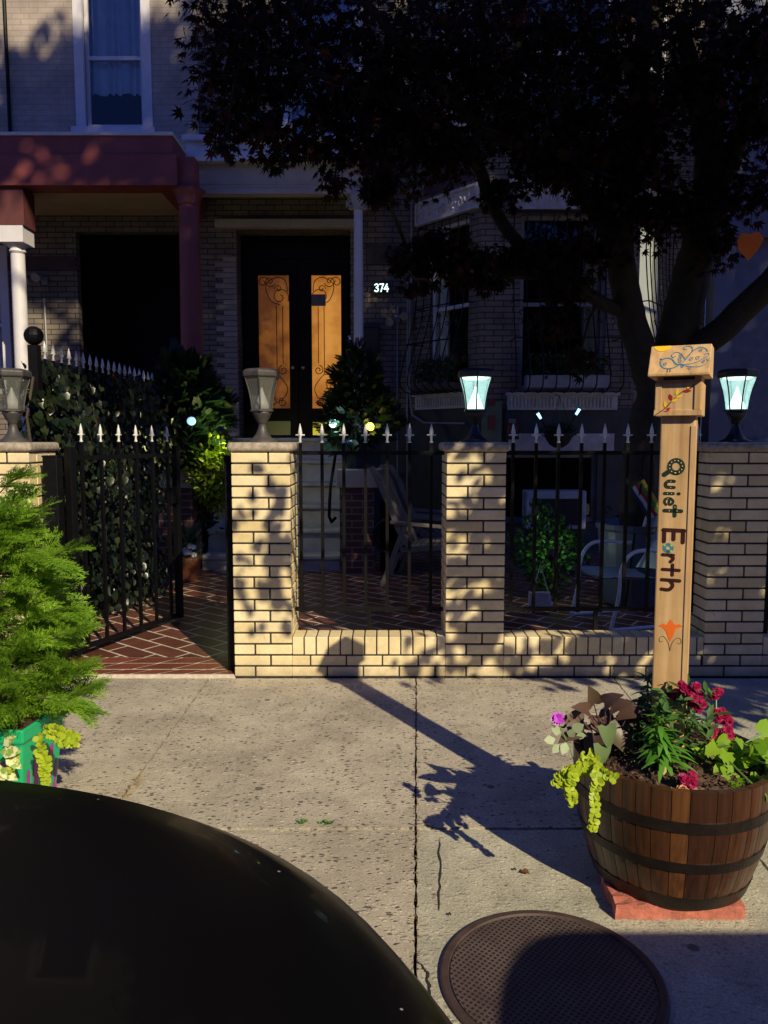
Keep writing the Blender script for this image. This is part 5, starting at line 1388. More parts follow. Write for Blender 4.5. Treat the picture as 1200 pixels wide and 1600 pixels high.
def conifer(t,c,r,n,size,mat_,droop=0.0,cone=0.0,lump=0.12):
    P,Dd=blob_points(c,r,n,0.55)
    if cone: 
        k=1-cone*np.clip((P[:,2]-c[2])/r[2],-0.4,1); P[:,0]=c[0]+(P[:,0]-c[0])*k; P[:,1]=c[1]+(P[:,1]-c[1])*k
    lu=1+lump*np.sin(P[:,0]*11+P[:,2]*9)+lump*np.sin(P[:,1]*13-P[:,2]*7); P=np.array(c)+(P-np.array(c))*lu[:,None]
    D=unit(Dd+rng.normal(0,0.35,(n,3))+np.array([0,0,0.35-droop])); Nn=unit(rng.normal(0,1,(n,3))+np.array([0,0,0.6]))
    V,F=leaf_arrays(SPR,P,D,Nn,size*(0.6+0.8*rng.random(n))); return np_mesh("foliage",V,F,mat_,t)
ct=thing("potted_conifer","dark bushy conifer in the blue pot in front of the doors","conifer",(pcx,7.78,1.35))
c1_=at(556,650,7.78); conifer(ct,(c1_.x+0.03,7.78,1.62),(0.34,0.3,0.34),620,0.11,conif)
c2_=at(558,585,7.78); conifer(ct,(c2_.x+0.0,7.78,1.98),(0.25,0.25,0.40),520,0.10,conif,cone=0.5)
MB().tube([(pcx,7.78,1.35),(pcx+0.02,7.78,2.1)],[0.02,0.008],6).build("trunk",plain("green_bark",(0.06,0.05,0.025),0.9),ct)
# spots at the pot
def spot_light(p,dirn,label,glow,colr=None,energy=0.0,grp="small garden spotlights"):
    t=thing("garden_spotlight",label,"spotlight",p,grp); p=Vector(p); dirn=Vector(dirn).normalized()
    MB().tube([p-Vector((0,0,0.10)),p],0.006,6).build("stake",iron,t)
    MB().tube([p-dirn*0.05,p,p+dirn*0.03],[0.026,0.038,0.046],12).build("housing",lamp_black,t)
    MB().tube([p+dirn*0.0305,p+dirn*0.038],[0.043,0.036],12).build("lens",glow,t)
    if energy:
        l=bpy.data.lights.new("garden_spot_light",'POINT'); l.energy=energy; l.color=colr; l.shadow_soft_size=0.03
        lo=bpy.data.objects.new("garden_spot_light",l); col.objects.link(lo); lo.location=p+dirn*0.075; 
spot_light(at(518,661,7.6),(0.5,-0.75,-0.1),"white blue garden spotlight shining at the left of the blue pot",emit("spot_white",(0.6,0.9,1.0),5.0),(0.6,0.9,1.0),2.5)
spot_light(at(577,668,7.6),(0.3,-0.8,0.25),"yellow garden spotlight shining at the right of the blue pot",emit("spot_yellow",(1.0,0.75,0.1),2.5),(1.0,0.7,0.15),1.2)
spot_light(at(299,657,7.45),(0.2,-0.8,-0.2),"bluish garden spotlight hanging left of the yellow green bush",emit("spot_blue",(0.35,0.6,0.9),0.9),(0.5,0.7,1.0),0.0)
spot_light(at(345,672,7.35),(-0.1,0.9,-0.25),"garden spotlight turned onto the yellow green bush",emit("spot_warm",(1.0,0.85,0.3),1.0),(1.0,0.95,0.35),9.0)
lime=leafmat("yellow_green_leaves",[(0.10,0.20,0.01),(0.20,0.32,0.02),(0.35,0.42,0.03)],0.4,0.4)
spot_light(at(862,868,6.15),(0.3,0.8,0.25),"small white garden spotlight in the leaves beside the metal chair",emit("spot_leaf",(0.8,1.0,0.85),1.5),(0.8,1.0,0.8),1.3)
bush("yellow_green_bush","glowing yellow green bush left of the gate pier beside the steps","bush",(at(330,735,7.6).x,7.62,1.06),(0.26,0.22,0.36),1500,0.055,lime)
bush("dark_yard_shrub","dark leafy shrub below the yellow green bush left of the steps","bush",(at(300,755,7.75).x,7.9,0.85),(0.28,0.2,0.45),900,0.05,darkgreen)
# left evergreen mass behind the gate
et=thing("evergreen_shrub","tall dark evergreen shrub below the oxblood column","evergreen",(-2.15,7.75,0.0))
conifer(et,(at(290,590,7.8).x,7.8,1.9),(0.28,0.3,0.42),520,0.14,conif,cone=0.3)
conifer(et,(at(262,630,7.6).x,7.7,1.45),(0.42,0.3,0.36),520,0.14,conif)
conifer(et,(at(318,600,8.0).x,8.1,1.7),(0.22,0.25,0.3),260,0.14,conif)
MB().tube([(-2.15,7.8,0.05),(-2.1,7.8,1.7)],[0.05,0.02],8).build("trunk",plain("green_bark",(0.06,0.05,0.025),0.9),et)
# terracotta pot with plants
tp=gnd(302,901,0.05); 
tpot=thing("terracotta_pot","terracotta pot of silvery plant and white flowers at the foot of the steps","flower pot",(tp.x,7.35,0.045))
MB().lathe([(0.09,0),(0.10,0.01),(0.125,0.19),(0.14,0.20),(0.14,0.245),(0.125,0.245),(0.115,0.2)],(tp.x,7.35,0.047),28).build("pot",terracotta,tpot,smooth=True)
n=70; an=rng.random(n)*6.283; D=np.stack([np.cos(an),np.sin(an),0.5+1.6*rng.random(n)],1); P_=np.tile([tp.x,7.35,0.30],(n,1))+np.stack([0.03*np.cos(an),0.03*np.sin(an),0.22*rng.random(n)],1)
V,F=leaf_arrays(leaf_simple(0.38,0.08),P_,D,unit(np.cross(D,np.stack([-np.sin(an),np.cos(an),0*an],1)))*-1,0.10+0.10*rng.random(n)); np_mesh("foliage",V,F,leafmat("silvery_leaves",[(0.05,0.09,0.06),(0.09,0.14,0.10)],0.2),tpot)
n=130; P_,Dd=blob_points((tp.x+0.01,7.30,0.33),(0.16,0.13,0.09),n,0.4); V,F=leaf_arrays(leaf_simple(0.7,0.05),P_,Dd,Dd+np.array([0,-.5,.5]),0.02+0.025*rng.random(n)); np_mesh("trailing_foliage",V,F,leafmat("bright_small_leaves",[(0.05,0.14,0.03),(0.14,0.28,0.06)],0.3),tpot)
def flower(P,Nrm,size,mat_,name,parent,petals=8,layers=3,ruffle=0.3):
    Vs=[];rnd=rng
    pts=[];Ds=[];Ns=[];Ss=[]
    Nrm=np.array(Nrm,float); Nrm/=np.linalg.norm(Nrm); a=np.cross(Nrm,[0,0.3,1]); a/=np.linalg.norm(a); b_=np.cross(Nrm,a)
    for L in range(layers):
        for k in range(petals):
            t=2*math.pi*(k+0.5*L+rnd.normal(0,0.08))/petals; tilt=0.15+0.45*L
            d_=(a*math.cos(t)+b_*math.sin(t))+Nrm*tilt; pts.append(np.array(P)+Nrm*0.002*L); Ds.append(d_); Ns.append(Nrm+rnd.normal(0,ruffle,3)); Ss.append(size*0.5*(1-0.22*L))
    V,F=leaf_arrays(PETAL,np.array(pts),np.array(Ds),np.array(Ns),np.array(Ss)); return V,F
PETAL=([(0,0,0),(0.35,0.55,0.05),(0.42,0.85,0.0),(0.2,0.98,0.06),(0.05,0.90,-0.03),(-0.15,1.0,0.06),(-0.40,0.85,0.0),(-0.35,0.55,0.05)],[(0,1,2,3,4),(0,4,5,6,7)])
lst=[flower((tp.x+0.02+rs.uniform(-.09,.09),7.22,0.36+rs.uniform(-.05,.05)),(0.1,-1,0.4),0.055,None,None,None,5,1,0.1) for _ in range(8)]
V,F=merge(lst); np_mesh("white_flowers",V,F,plain("white_petal",(0.6,0.62,0.66),0.6,0,0.1,20,0),tpot)
# ================================================================== maple in the yard
bark=plain("dark_maple_bark",(0.028,0.023,0.018),0.9,0,0.4,18,0.9)
maple_leaf=leafmat("dark_red_maple_leaves",[(0.012,0.016,0.007),(0.022,0.022,0.010),(0.060,0.012,0.014),(0.016,0.018,0.008),(0.038,0.010,0.012)],0.25,0.6)
maple_leaf.node_tree.nodes["Principled BSDF"].inputs["Specular IOR Level"].default_value=0.12
mt=thing("maple_tree","dark red Japanese maple with low forked limbs and dense crown over the yard","maple tree",(2.12,6.3,0.02))
mtr=MB()
def limb(pts,rads,n=6,mb=mtr,seg=12):
    P_=[Vector(p) for p in pts]
    c=[Vector(q) for q in curve([tuple(p) for p in P_],n)]
    m_=len(c); rr=[]
    for i in range(m_):
        f=i/(m_-1)*(len(rads)-1); a=int(min(f,len(rads)-2)); rr.append(rads[a]+(rads[a+1]-rads[a])*(f-a))
    c=[q+Vector((rs.uniform(-1,1),rs.uniform(-1,1),0))*rr[i]*0.06 for i,q in enumerate(c)]
    mb.tube(c,rr,seg); return c
def curve3(pts,n): return curve(pts,n)
T0=Vector((2.12,6.3,-0.05)); T1=at(1002,700,6.25); T2=at(1020,620,6.2); T3=at(1075,530,6.2)
L=[]
L.append(limb([T0,(2.10,6.3,0.6),T1,T2,at(1050,560,6.2)],[0.20,0.155,0.135,0.125,0.13]))
L.append(limb([T2,at(1005,560,6.1),at(985,490,6.0),at(972,420,5.9),at(968,340,5.8),at(985,240,5.7),at(1000,120,5.6),at(1010,0,5.5),at(1030,-150,5.4)],[0.11,0.115,0.11,0.105,0.095,0.08,0.065,0.045,0.02]))
L.append(limb([at(1050,560,6.2),at(1062,500,6.1),at(1080,430,6.0),at(1100,350,5.9),at(1110,260,5.8),at(1090,150,5.6),at(1060,20,5.4)],[0.15,0.15,0.14,0.13,0.11,0.08,0.03]))
L.append(limb([at(1050,565,6.2),at(1110,530,6.0),at(1165,480,5.8),at(1215,430,5.6),at(1300,330,5.2),at(1380,200,4.8)],[0.12,0.105,0.10,0.095,0.08,0.04]))
L.append(limb([at(985,490,6.0),at(935,470,5.9),at(880,430,5.8),at(805,375,5.6),at(765,310,5.5),at(748,262,5.4),at(700,200,5.1),at(600,150,4.9),at(480,110,4.8),at(370,80,4.8)],[0.055,0.05,0.048,0.045,0.043,0.042,0.038,0.03,0.02,0.01]))
L.append(limb([at(970,400,5.9),at(900,290,5.6),at(820,230,5.4),at(740,190,5.2),at(620,60,4.9),at(520,-60,4.6)],[0.065,0.06,0.05,0.04,0.03,0.015]))
L.append(limb([at(1100,330,5.9),at(1150,230,5.7),at(1190,120,5.6),at(1240,0,5.5)],[0.08,0.07,0.05,0.03]))
L.append(limb([at(880,430,5.8),at(800,430,5.5),at(720,410,5.3),at(640,400,5.2)],[0.03,0.025,0.015,0.008]))
# crown clumps: (x,y on the photo, distance, radii, leaves)
clumps=[]
def cl_(px,py,Y,rx,ry,rz,n): clumps.append((at(px,py,Y),(rx,ry,rz),n))
for a in [(340,20,4.9,.28,.45,.35,430),(350,120,4.9,.27,.4,.30,430),(345,190,4.9,.20,.3,.16,200),(400,40,4.8,.35,.6,.35,560),(420,130,4.9,.36,.5,.28,520),(400,200,4.9,.24,.35,.13,260),
          (490,60,5.0,.42,.7,.40,800),(520,160,5.0,.42,.6,.30,700),(470,225,4.9,.30,.4,.12,300),(560,230,5.0,.36,.45,.17,420),(610,100,5.1,.5,.8,.45,1000),(640,200,5.1,.42,.6,.28,620),
          (600,285,4.9,.16,.3,.14,200),(585,300,4.9,.10,.2,.10,90),(690,240,5.2,.36,.5,.22,460),(720,110,5.2,.5,.8,.45,1000),(800,180,5.3,.48,.7,.30,720),(840,60,5.3,.55,.9,.45,1100),
          (900,200,5.4,.5,.7,.32,820),(960,90,5.4,.55,.9,.5,1100),(870,265,5.4,.4,.5,.14,360),(1010,220,5.5,.45,.7,.4,780),(1090,120,5.5,.5,.8,.5,1000),(1160,60,5.4,.5,.8,.45,900),(1180,190,5.5,.40,.6,.40,700),
          (940,310,5.5,.32,.4,.20,330),(1040,330,5.6,.30,.5,.25,380),(1130,300,5.5,.30,.5,.26,380),(1000,320,5.6,.22,.4,.2,300),(1085,330,5.6,.25,.4,.22,300),(1120,380,5.6,.18,.3,.2,200),(960,240,5.5,.3,.5,.2,350),(780,300,5.4,.2,.3,.12,150),(1190,300,5.2,.18,.4,.2,150),
          (640,405,5.15,.20,.25,.12,270),(690,385,5.2,.22,.3,.13,330),(730,410,5.2,.24,.3,.12,330),(650,445,5.1,.14,.2,.06,100),(760,440,5.3,.18,.25,.07,150),
          (800,400,5.4,.26,.3,.13,340),(860,400,5.5,.28,.35,.16,420),(880,450,5.6,.22,.3,.12,260),(930,390,5.6,.24,.35,.16,300),(870,500,5.7,.17,.2,.14,170),(905,560,5.8,.14,.2,.12,100),
          (430,250,4.9,.10,.2,.06,60),(350,232,4.75,.11,.2,.05,55),(520,290,4.9,.10,.2,.06,50)]: cl_(*a)
# the part of the crown above the picture
for (x,y,z_,rx,ry,rz,n_) in [(-0.5,5.2,5.3,.8,1.0,.5,1300),(0.3,5.0,5.5,1.0,1.1,.6,1900),(1.6,5.2,5.7,1.1,1.2,.7,2200),(3.0,5.4,5.4,1.0,1.2,.7,2000),(0.6,6.8,5.0,1.1,.9,.6,1700),(2.2,7.0,5.2,1.2,.9,.6,1900),
                            (-0.7,6.4,4.9,.8,.7,.45,1000),(3.6,6.3,4.4,.7,.9,.7,1100),(1.4,6.0,6.4,1.5,1.2,.6,2300),(4.0,5.0,3.6,.6,.7,.7,700)]: clumps.append((Vector((x,y,z_)),(rx,ry,rz),n_))
allP=[];allD=[];allN=[];allS=[]
limbpts=[q for l in L for q in l]
for c,r,n_ in clumps:
    n_=int(n_*(0.62 if c.x<-0.35 and c.z<4.9 else 1.0))
    P_,Dd=blob_points(c,r,n_,0.15)
    k=1+0.25*np.sin(P_[:,0]*9+P_[:,1]*5)*np.cos(P_[:,2]*11); P_=np.array(c)+(P_-np.array(c))*k[:,None]
    D=Dd*0.8+rng.normal(0,0.45,(n_,3)); D[:,2]=-np.abs(D[:,2])*0.5-0.35
    Nn=rng.normal(0,0.55,(n_,3))+np.array([0,-0.35,0.9])
    allP.append(P_);allD.append(D);allN.append(Nn);allS.append(0.034+0.055*rng.random(n_)**1.4)
    # a few twigs from the nearest limb into the clump
    near=min(limbpts,key=lambda q:(q-c).length)
    mid=(near+c)/2+Vector((0,0,0.08)); mtr.tube([near,mid,c],[0.016,0.011,0.006],5)
    for i in range(5):
        e=c+Vector((rs.uniform(-.8,.8)*r[0],rs.uniform(-.8,.8)*r[1],rs.uniform(-.6,.6)*r[2])); mtr.tube([c,(c+e)/2+Vector((0,0,.03)),e],[0.006,0.004,0.002],4)
mtr.build("trunk",bark,mt,smooth=True)
V,F=leaf_arrays(leaf_maple(),np.concatenate(allP),np.concatenate(allD),np.concatenate(allN),np.concatenate(allS))
np_mesh("crown",V,F,maple_leaf,mt)
# orange ornament hanging in it
p=at(1172,383,5.2)
on=thing("orange_ornament","flat orange diamond shaped ornament hanging in the maple at the right edge","ornament",p)
pts=[(-0.085,0.03),(-0.06,0.075),(-0.01,0.07),(0.05,0.085),(0.09,0.045),(0.055,-0.03),(-0.005,-0.095),(-0.075,-0.03)]
MB().prism(pts,(p,(1,0,0),(0,0,1),(0,1,0)),0.006).build("body",plain("orange_plastic",(0.75,0.16,0.01),0.4,0,0.1,10,0),on)
MB().tube([p+Vector((0.0,0.003,0.075)),p+Vector((0.01,0.0,0.45))],0.0015,5).build("string",iron,on)

# ------------------------------------------------------------------ street trees standing behind the viewer's right shoulder
street_leaf=leafmat("street_tree_leaves",[(0.02,0.05,0.012),(0.035,0.08,0.02),(0.05,0.10,0.025)],0.08,0.5)
def street_tree(x,y,label,blobs,h=3.4):
    t=thing("street_tree",label,"street tree",(x,y,0),"street trees along the kerb")
    mb=MB(); mb.tube([(x,y,-0.1),(x+0.03,y,1.2),(x-0.02,y+0.05,2.4),(x,y,h)],[0.17,0.14,0.12,0.10],12)
    Ps=[];Ds=[];Ns=[];Ss=[]
    for (bx,by,bz,rx,ry,rz,n_) in blobs:
        mb.tube([(x,y,h-0.6),((x+bx)/2,(y+by)/2,(h+bz)/2),(bx,by,bz)],[0.07,0.05,0.02],7)
        if n_<0:                                             # loose drooping sprigs of long leaves
            n_=-n_; P_,Dd=blob_points((bx,by,bz),(rx,ry,rz),n_,0.1); Ps.append(P_);Ds.append(np.array([0.25,0.1,-1.0])+rng.normal(0,.22,(n_,3)));Ns.append(np.array([0.4,-1,0.4])+rng.normal(0,.4,(n_,3)));Ss.append(0.065+0.075*rng.random(n_)); continue
        P_,Dd=blob_points((bx,by,bz),(rx,ry,rz),n_,0.1); Ps.append(P_);Ds.append(Dd+rng.normal(0,.7,(n_,3)));Ns.append(rng.normal(0,.6,(n_,3))+np.array([0,0,1]));Ss.append((0.07+0.07*rng.random(n_))*(1.9 if bz>6.6 else 1.0))
    mb.build("trunk",bark,t,smooth=True)
    V,F=leaf_arrays(leaf_simple(0.6,0.05),np.concatenate(Ps),np.concatenate(Ds),np.concatenate(Ns),np.concatenate(Ss)); np_mesh("crown",V,F,street_leaf,t)
def sunpt(Xw,Zw,Y):                                   # the point at depth Y whose shadow falls on (Xw, Zw) of the front wall
    k=(4.45-Y); return (Xw+SUNV.x/-SUNV.y*k, Y, Zw+SUNV.z/-SUNV.y*k)
STB=[]
for (Xw,Zw,Y,rx,ry,rz,n_) in [(2.35,0.1,1.2,.80,.7,.95,3000),(2.5,1.5,0.9,1.0,.8,.8,2900),(1.3,1.75,1.0,.65,.7,.42,900),(1.35,1.0,1.5,.48,.5,.45,800),(0.62,0.80,1.4,.26,.4,.40,260),(0.75,1.7,1.3,.55,.6,.35,700),
                              (0.2,2.0,1.0,.55,.6,.38,800),(1.2,2.6,0.6,1.0,.8,.55,1700),(2.8,2.8,0.5,1.2,.9,.8,2200),(2.0,3.7,0.2,1.1,.8,.6,2000),(-0.4,2.5,0.8,.55,.6,.40,700),(0.4,3.2,0.3,1.0,.8,.5,1500),(-0.7,3.5,0.2,.7,.7,.5,800),
                              (-1.4,3.0,0.3,.7,.7,.35,420),(-2.2,3.3,0.0,.8,.7,.5,600),(1.75,0.35,1.6,.35,.35,.35,300),(3.6,0.9,0.8,.9,.8,1.1,2200),(-0.66,0.80,1.2,.24,.3,.60,-85),(-0.2,1.45,1.2,.3,.3,.15,-40),(1.15,0.15,1.3,.5,.3,.24,-150),(1.5,-0.25,1.5,.5,.3,.25,-150),(0.25,0.15,1.3,.25,.3,.15,-26),(0.55,0.30,1.3,.20,.3,.30,-60)]:
    q=sunpt(Xw,Zw,Y); STB.append((q[0],q[1],q[2],rx,ry,rz,n_))
HIGH=[]
for i,(Xw,Zw,rx,rz) in enumerate([(-3.2,4.9,1.0,.9),(-1.2,4.6,1.1,.8),(0.2,4.6,1.2,.9),(1.6,4.4,1.3,1.0),(3.0,4.6,1.3,1.1),(-3.3,6.9,.8,.7),(-0.1,6.2,1.1,.9),(0.8,6.4,1.3,1.0),(2.4,6.6,1.3,1.1),(3.9,6.2,1.2,1.1),
                   (-1.6,8.3,1.1,.8),(0.1,8.0,1.2,.8),(1.7,8.3,1.3,1.0),(3.3,8.6,1.3,1.0),(-2.6,9.6,1.0,.7),(-0.7,9.8,1.1,.6),(0.9,9.9,1.2,.8),(2.5,10.2,1.2,.9),(4.6,8.0,1.2,1.2),(-3.2,8.0,.9,.8),(4.5,4.6,1.2,1.2),(5.4,6.2,1.2,1.3),(5.6,8.3,1.2,1.2),(4.6,10.2,1.3,1.0),(6.3,5.0,1.2,1.3),(6.6,7.4,1.2,1.3),(3.2,3.4,1.2,.9),(4.4,2.8,1.0,1.0),(7.8,6.2,1.3,1.3),(7.9,8.2,1.3,1.2),(8.9,7.0,1.2,1.4),(7.0,9.3,1.2,1.0),(6.0,3.4,1.2,1.2),(7.6,4.4,1.2,1.2)]):
    q=sunpt(Xw,Zw,-1.6-0.9*(i%3)); HIGH.append((q[0],q[1],q[2],rx,1.0,rz,1500))
street_tree(5.3,1.6,"leafy street tree by the kerb right of the viewer",STB)
street_tree(7.8,1.7,"tall leafy street tree farther right along the kerb",HIGH,6.5)

# ================================================================== plants in the barrel
C0=Vector((BX,BY,BZ+0.36))
def W(px,py,Y): return np.array(at(px,py,Y))
lily=leafmat("lily_leaves",[(0.06,0.20,0.02),(0.11,0.32,0.03),(0.16,0.38,0.06)],0.35,0.4)
def lily_plant(top,bot,label,n_=46,s=0.075,yellow=True,mat_=lily):
    t=thing("lily_plant",label,"lily",bot,"lilies in the half barrel"); top=np.array(top,float);bot=np.array(bot,float)
    MB().tube([tuple(bot),tuple((top+bot)/2+np.array([0.004,0,0])),tuple(top)],[0.004,0.004,0.003],6).build("stem",plain("lily_stem",(0.12,0.25,0.05),0.5),t)
    f=np.linspace(0.22,1.0,n_); P_=bot+(top-bot)*f[:,None]; an=np.arange(n_)*2.4+rng.normal(0,.3,n_)
    el=np.where(f>0.9,0.9,0.15+rng.normal(0,.15,n_)); D=np.stack([np.cos(an),np.sin(an),el],1); D=unit(D)
    Nn=np.stack([-np.cos(an)*el,-np.sin(an)*el,np.ones(n_)],1)
    V,F=leaf_arrays(leaf_strap(0.20,0.45),P_,D,Nn,s*(1.25-0.55*f)*(0.8+0.4*rng.random(n_))); np_mesh("foliage",V,F,mat_,t)
    if yellow:
        m_=9; an=rng.random(m_)*6.28; P_=bot+(top-bot)*(0.20+0.05*rng.random(m_))[:,None]; D=np.stack([0.45*np.cos(an),0.45*np.sin(an)-0.1,-1+0*an],1); Nn=np.stack([np.cos(an),np.sin(an),0.5+0*an],1)
        V,F=leaf_arrays(leaf_strap(0.12,0.2),P_,D,Nn,0.06+0.03*rng.random(m_)); np_mesh("withered_leaves",V,F,leafmat("straw_leaves",[(0.5,0.42,0.10),(0.55,0.5,0.2)],0.3,0.5),t)
lily_plant(at(1030,1122,2.26),at(1040,1212,2.24),"bright green lily with drooping yellow lower leaves, centre front of the barrel",60,0.085)
lily_plant(at(1012,1060,2.50),at(1008,1170,2.50),"taller dark green lily left of the painted post, back of the barrel",52,0.07,False,leafmat("dark_lily_leaves",[(0.015,0.05,0.02),(0.03,0.10,0.03)],0.3))
lily_plant(at(996,1100,2.42),at(1000,1180,2.44),"short dark lily shoot beside the taller lily",40,0.07,False,leafmat("dark_lily_leaves",[(0.015,0.05,0.02),(0.03,0.10,0.03)],0.3))
# sweet potato vine, bronze arrow leaves
bronze=leafmat("bronze_leaves",[(0.07,0.040,0.030),(0.11,0.060,0.045),(0.09,0.07,0.04),(0.16,0.09,0.07)],0.15,0.4)
arrow=([(0,0,0),(0.20,-0.12,0.04),(0.42,-0.08,0.10),(0.37,0.22,0.13),(0.24,0.62,0.04),(0,1,-0.22),(-0.24,0.62,0.04),(-0.37,0.22,0.13),(-0.42,-0.08,0.10),(-0.20,-0.12,0.04),(0,0.45,0.0)],
       [(0,1,10),(1,2,3,10),(3,4,10),(4,5,10),(5,6,10),(6,7,10),(7,8,9,10),(9,0,10)])
sv=thing("sweet_potato_vine","bronze purple vine with arrow shaped leaves in the barrel, left of the lilies","vine",at(938,1180,2.40))
spots=[(928,1100,-0.2,0.6,0.085),(912,1128,-1,0.1,0.105),(905,1140,-0.9,-0.3,0.08),(935,1118,0.3,-0.3,0.10),(968,1112,1,0.1,0.09),(980,1120,0.8,-0.3,0.08),(950,1138,0.6,-0.7,0.09),(930,1150,-0.4,-0.9,0.085),(962,1148,0.9,-0.6,0.08),(945,1100,0.4,0.5,0.07),(920,1112,-0.7,0.4,0.07),(972,1135,0.5,-0.9,0.06),(940,1128,-0.1,-0.5,0.09),(955,1105,0.7,0.4,0.07)]
P_=np.array([W(x,y,2.38+rs.uniform(-.08,.08)) for x,y,*_ in spots]); D=np.array([(a,-0.4,b) for _,_,a,b,_ in spots]); Nn=np.array([(rs.uniform(-.3,.3),-0.7,0.75) for _ in spots])
V,F=leaf_arrays(arrow,P_,D,Nn,[s[-1] for s in spots]); np_mesh("foliage",V,F,bronze,sv)
greenvine=leafmat("vine_green_leaf",[(0.10,0.16,0.06),(0.15,0.22,0.09)],0.2,0.4)
spots2=[(947,1135,0.15,-1,0.072),(940,1165,-0.1,-1,0.068)]
V,F=leaf_arrays(arrow,np.array([W(x,y,2.25) for x,y,*_ in spots2]),np.array([(a,-0.25,b) for _,_,a,b,_ in spots2]),np.array([(0.1,-1,0.3)]*2),[s[-1] for s in spots2]); np_mesh("green_leaves",V,F,greenvine,sv)
mb=MB(); rt=at(948,1205,2.40)
for x,y,*_ in spots+spots2: q=at(x,y,2.36); mb.tube([rt,(rt+q)/2+Vector((0,0,0.03)),q],[0.003,0.0025,0.002],5)
mb.build("stem",plain("bronze_stem",(0.12,0.05,0.05),0.5),sv)
# creeping jenny spilling over the left rim
jenny=leafmat("creeping_jenny_leaves",[(0.38,0.50,0.02),(0.48,0.58,0.04),(0.30,0.45,0.02)],0.35,0.45)
rnd_leaf=([(0.0,0,0)]+[(0.5*math.sin(t),0.5-0.5*math.cos(t),0.04*math.cos(2*t)) for t in [R(a) for a in (40,80,120,160,200,240,280,320)]],[(0,1,2,3,4,5,6,7,8)])
def jenny_plant(loc,strings,label,s=0.022,seed=1):
    t=thing("creeping_jenny",label,"creeping jenny",loc,"creeping jenny plants"); Ps=[];Ds=[];Ns=[];mb=MB()
    for st in strings:
        c=curve([tuple(p) for p in st],7); mb.tube(c,0.0016,5)
        for i in range(len(c)-1):
            p=Vector(c[i]); dd=(Vector(c[i+1])-p).normalized(); side=dd.cross(Vector((0,-1,0.15))).normalized()
            nst=max(1,int((Vector(c[i+1])-p).length/ (s*1.25)))
            for k in range(nst):
                q=p+(Vector(c[i+1])-p)*k/nst
                for sg in (-1,1):
                    Ps.append(q+Vector((rs.uniform(-1,1),rs.uniform(-1,1),rs.uniform(-1,1)))*0.002); Ds.append(side*sg+dd*rs.uniform(-.3,.5)+Vector((rs.uniform(-.4,.4),rs.uniform(-.6,.3),rs.uniform(-.45,.45)))); Ns.append(Vector((rs.uniform(-.8,.8),-0.7,0.7+rs.uniform(-.7,.7))))
    mb.build("stem",plain("jenny_stem",(0.25,0.30,0.05),0.6),t)
    V,F=leaf_arrays(rnd_leaf,np.array(Ps),np.array(Ds),np.array(Ns),s*(0.7+0.5*rng.random(len(Ps)))); np_mesh("foliage",V,F,jenny,t)
a=lambda x,y,Y: at(x,y,Y)
jenny_plant(a(912,1210,2.14),[
 [a(925,1175,2.25),a(918,1200,2.18),a(905,1205,2.14),a(885,1205,2.13),a(872,1220,2.13)],
 [a(935,1190,2.22),a(915,1198,2.15),a(900,1205,2.12),a(893,1215,2.11),a(892,1235,2.11),a(896,1258,2.11)],
 [a(930,1200,2.20),a(930,1205,2.10),a(933,1222,2.08),a(929,1245,2.08),a(929,1270,2.08),a(926,1300,2.08)],
 [a(925,1188,2.25),a(935,1200,2.14),a(950,1212,2.09),a(963,1218,2.08)],
 [a(915,1200,2.18),a(900,1200,2.13),a(880,1212,2.12),a(868,1228,2.12)],
 [a(915,1180,2.26),a(905,1195,2.2),a(900,1210,2.12),a(886,1222,2.12),a(892,1245,2.12)],
 [a(910,1190,2.22),a(935,1196,2.16),a(940,1208,2.12)]],"yellow green creeping jenny trailing over the left rim of the barrel",0.0165)
# pale leaved little plant with one violet flower at the left rim
lp=thing("lantana","small pale leaved plant with one violet flower at the left rim of the barrel","flowering plant",at(895,1185,2.28))
spots=[(876,1145,-0.8,0.5,.04),(893,1142,0.8,0.6,.045),(868,1155,-1,0,.04),(885,1160,-0.3,-0.6,.04),(880,1135,-0.5,1,.03),(889,1152,0.3,0.8,.035),(900,1150,1,0.2,.03),(874,1163,-0.6,-0.6,.035)]
V,F=leaf_arrays(leaf_simple(0.75,0.06),np.array([W(x,y,2.28) for x,y,*_ in spots]),np.array([(p_,-.3,q_) for _,_,p_,q_,_ in spots]),np.array([(rs.uniform(-.3,.3),-1,0.5) for _ in spots]),[s_[-1] for s_ in spots]); np_mesh("foliage",V,F,leafmat("pale_leaves",[(0.35,0.45,0.25),(0.45,0.52,0.33)],0.3),lp)
MB().tube([at(900,1195,2.28),at(886,1160,2.28),at(872,1128,2.28)],0.002,5).build("stem",plain("lily_stem",(0.12,0.25,0.05),0.5),lp)
V,F=merge([flower(tuple(at(871,1123,2.27)),(0,-1,0.4),0.045,None,None,None,5,2,0.3)]); np_mesh("violet_flower",V,F,plain("violet_petal",(0.45,0.06,0.55),0.5,0,0.1,20,0),lp)
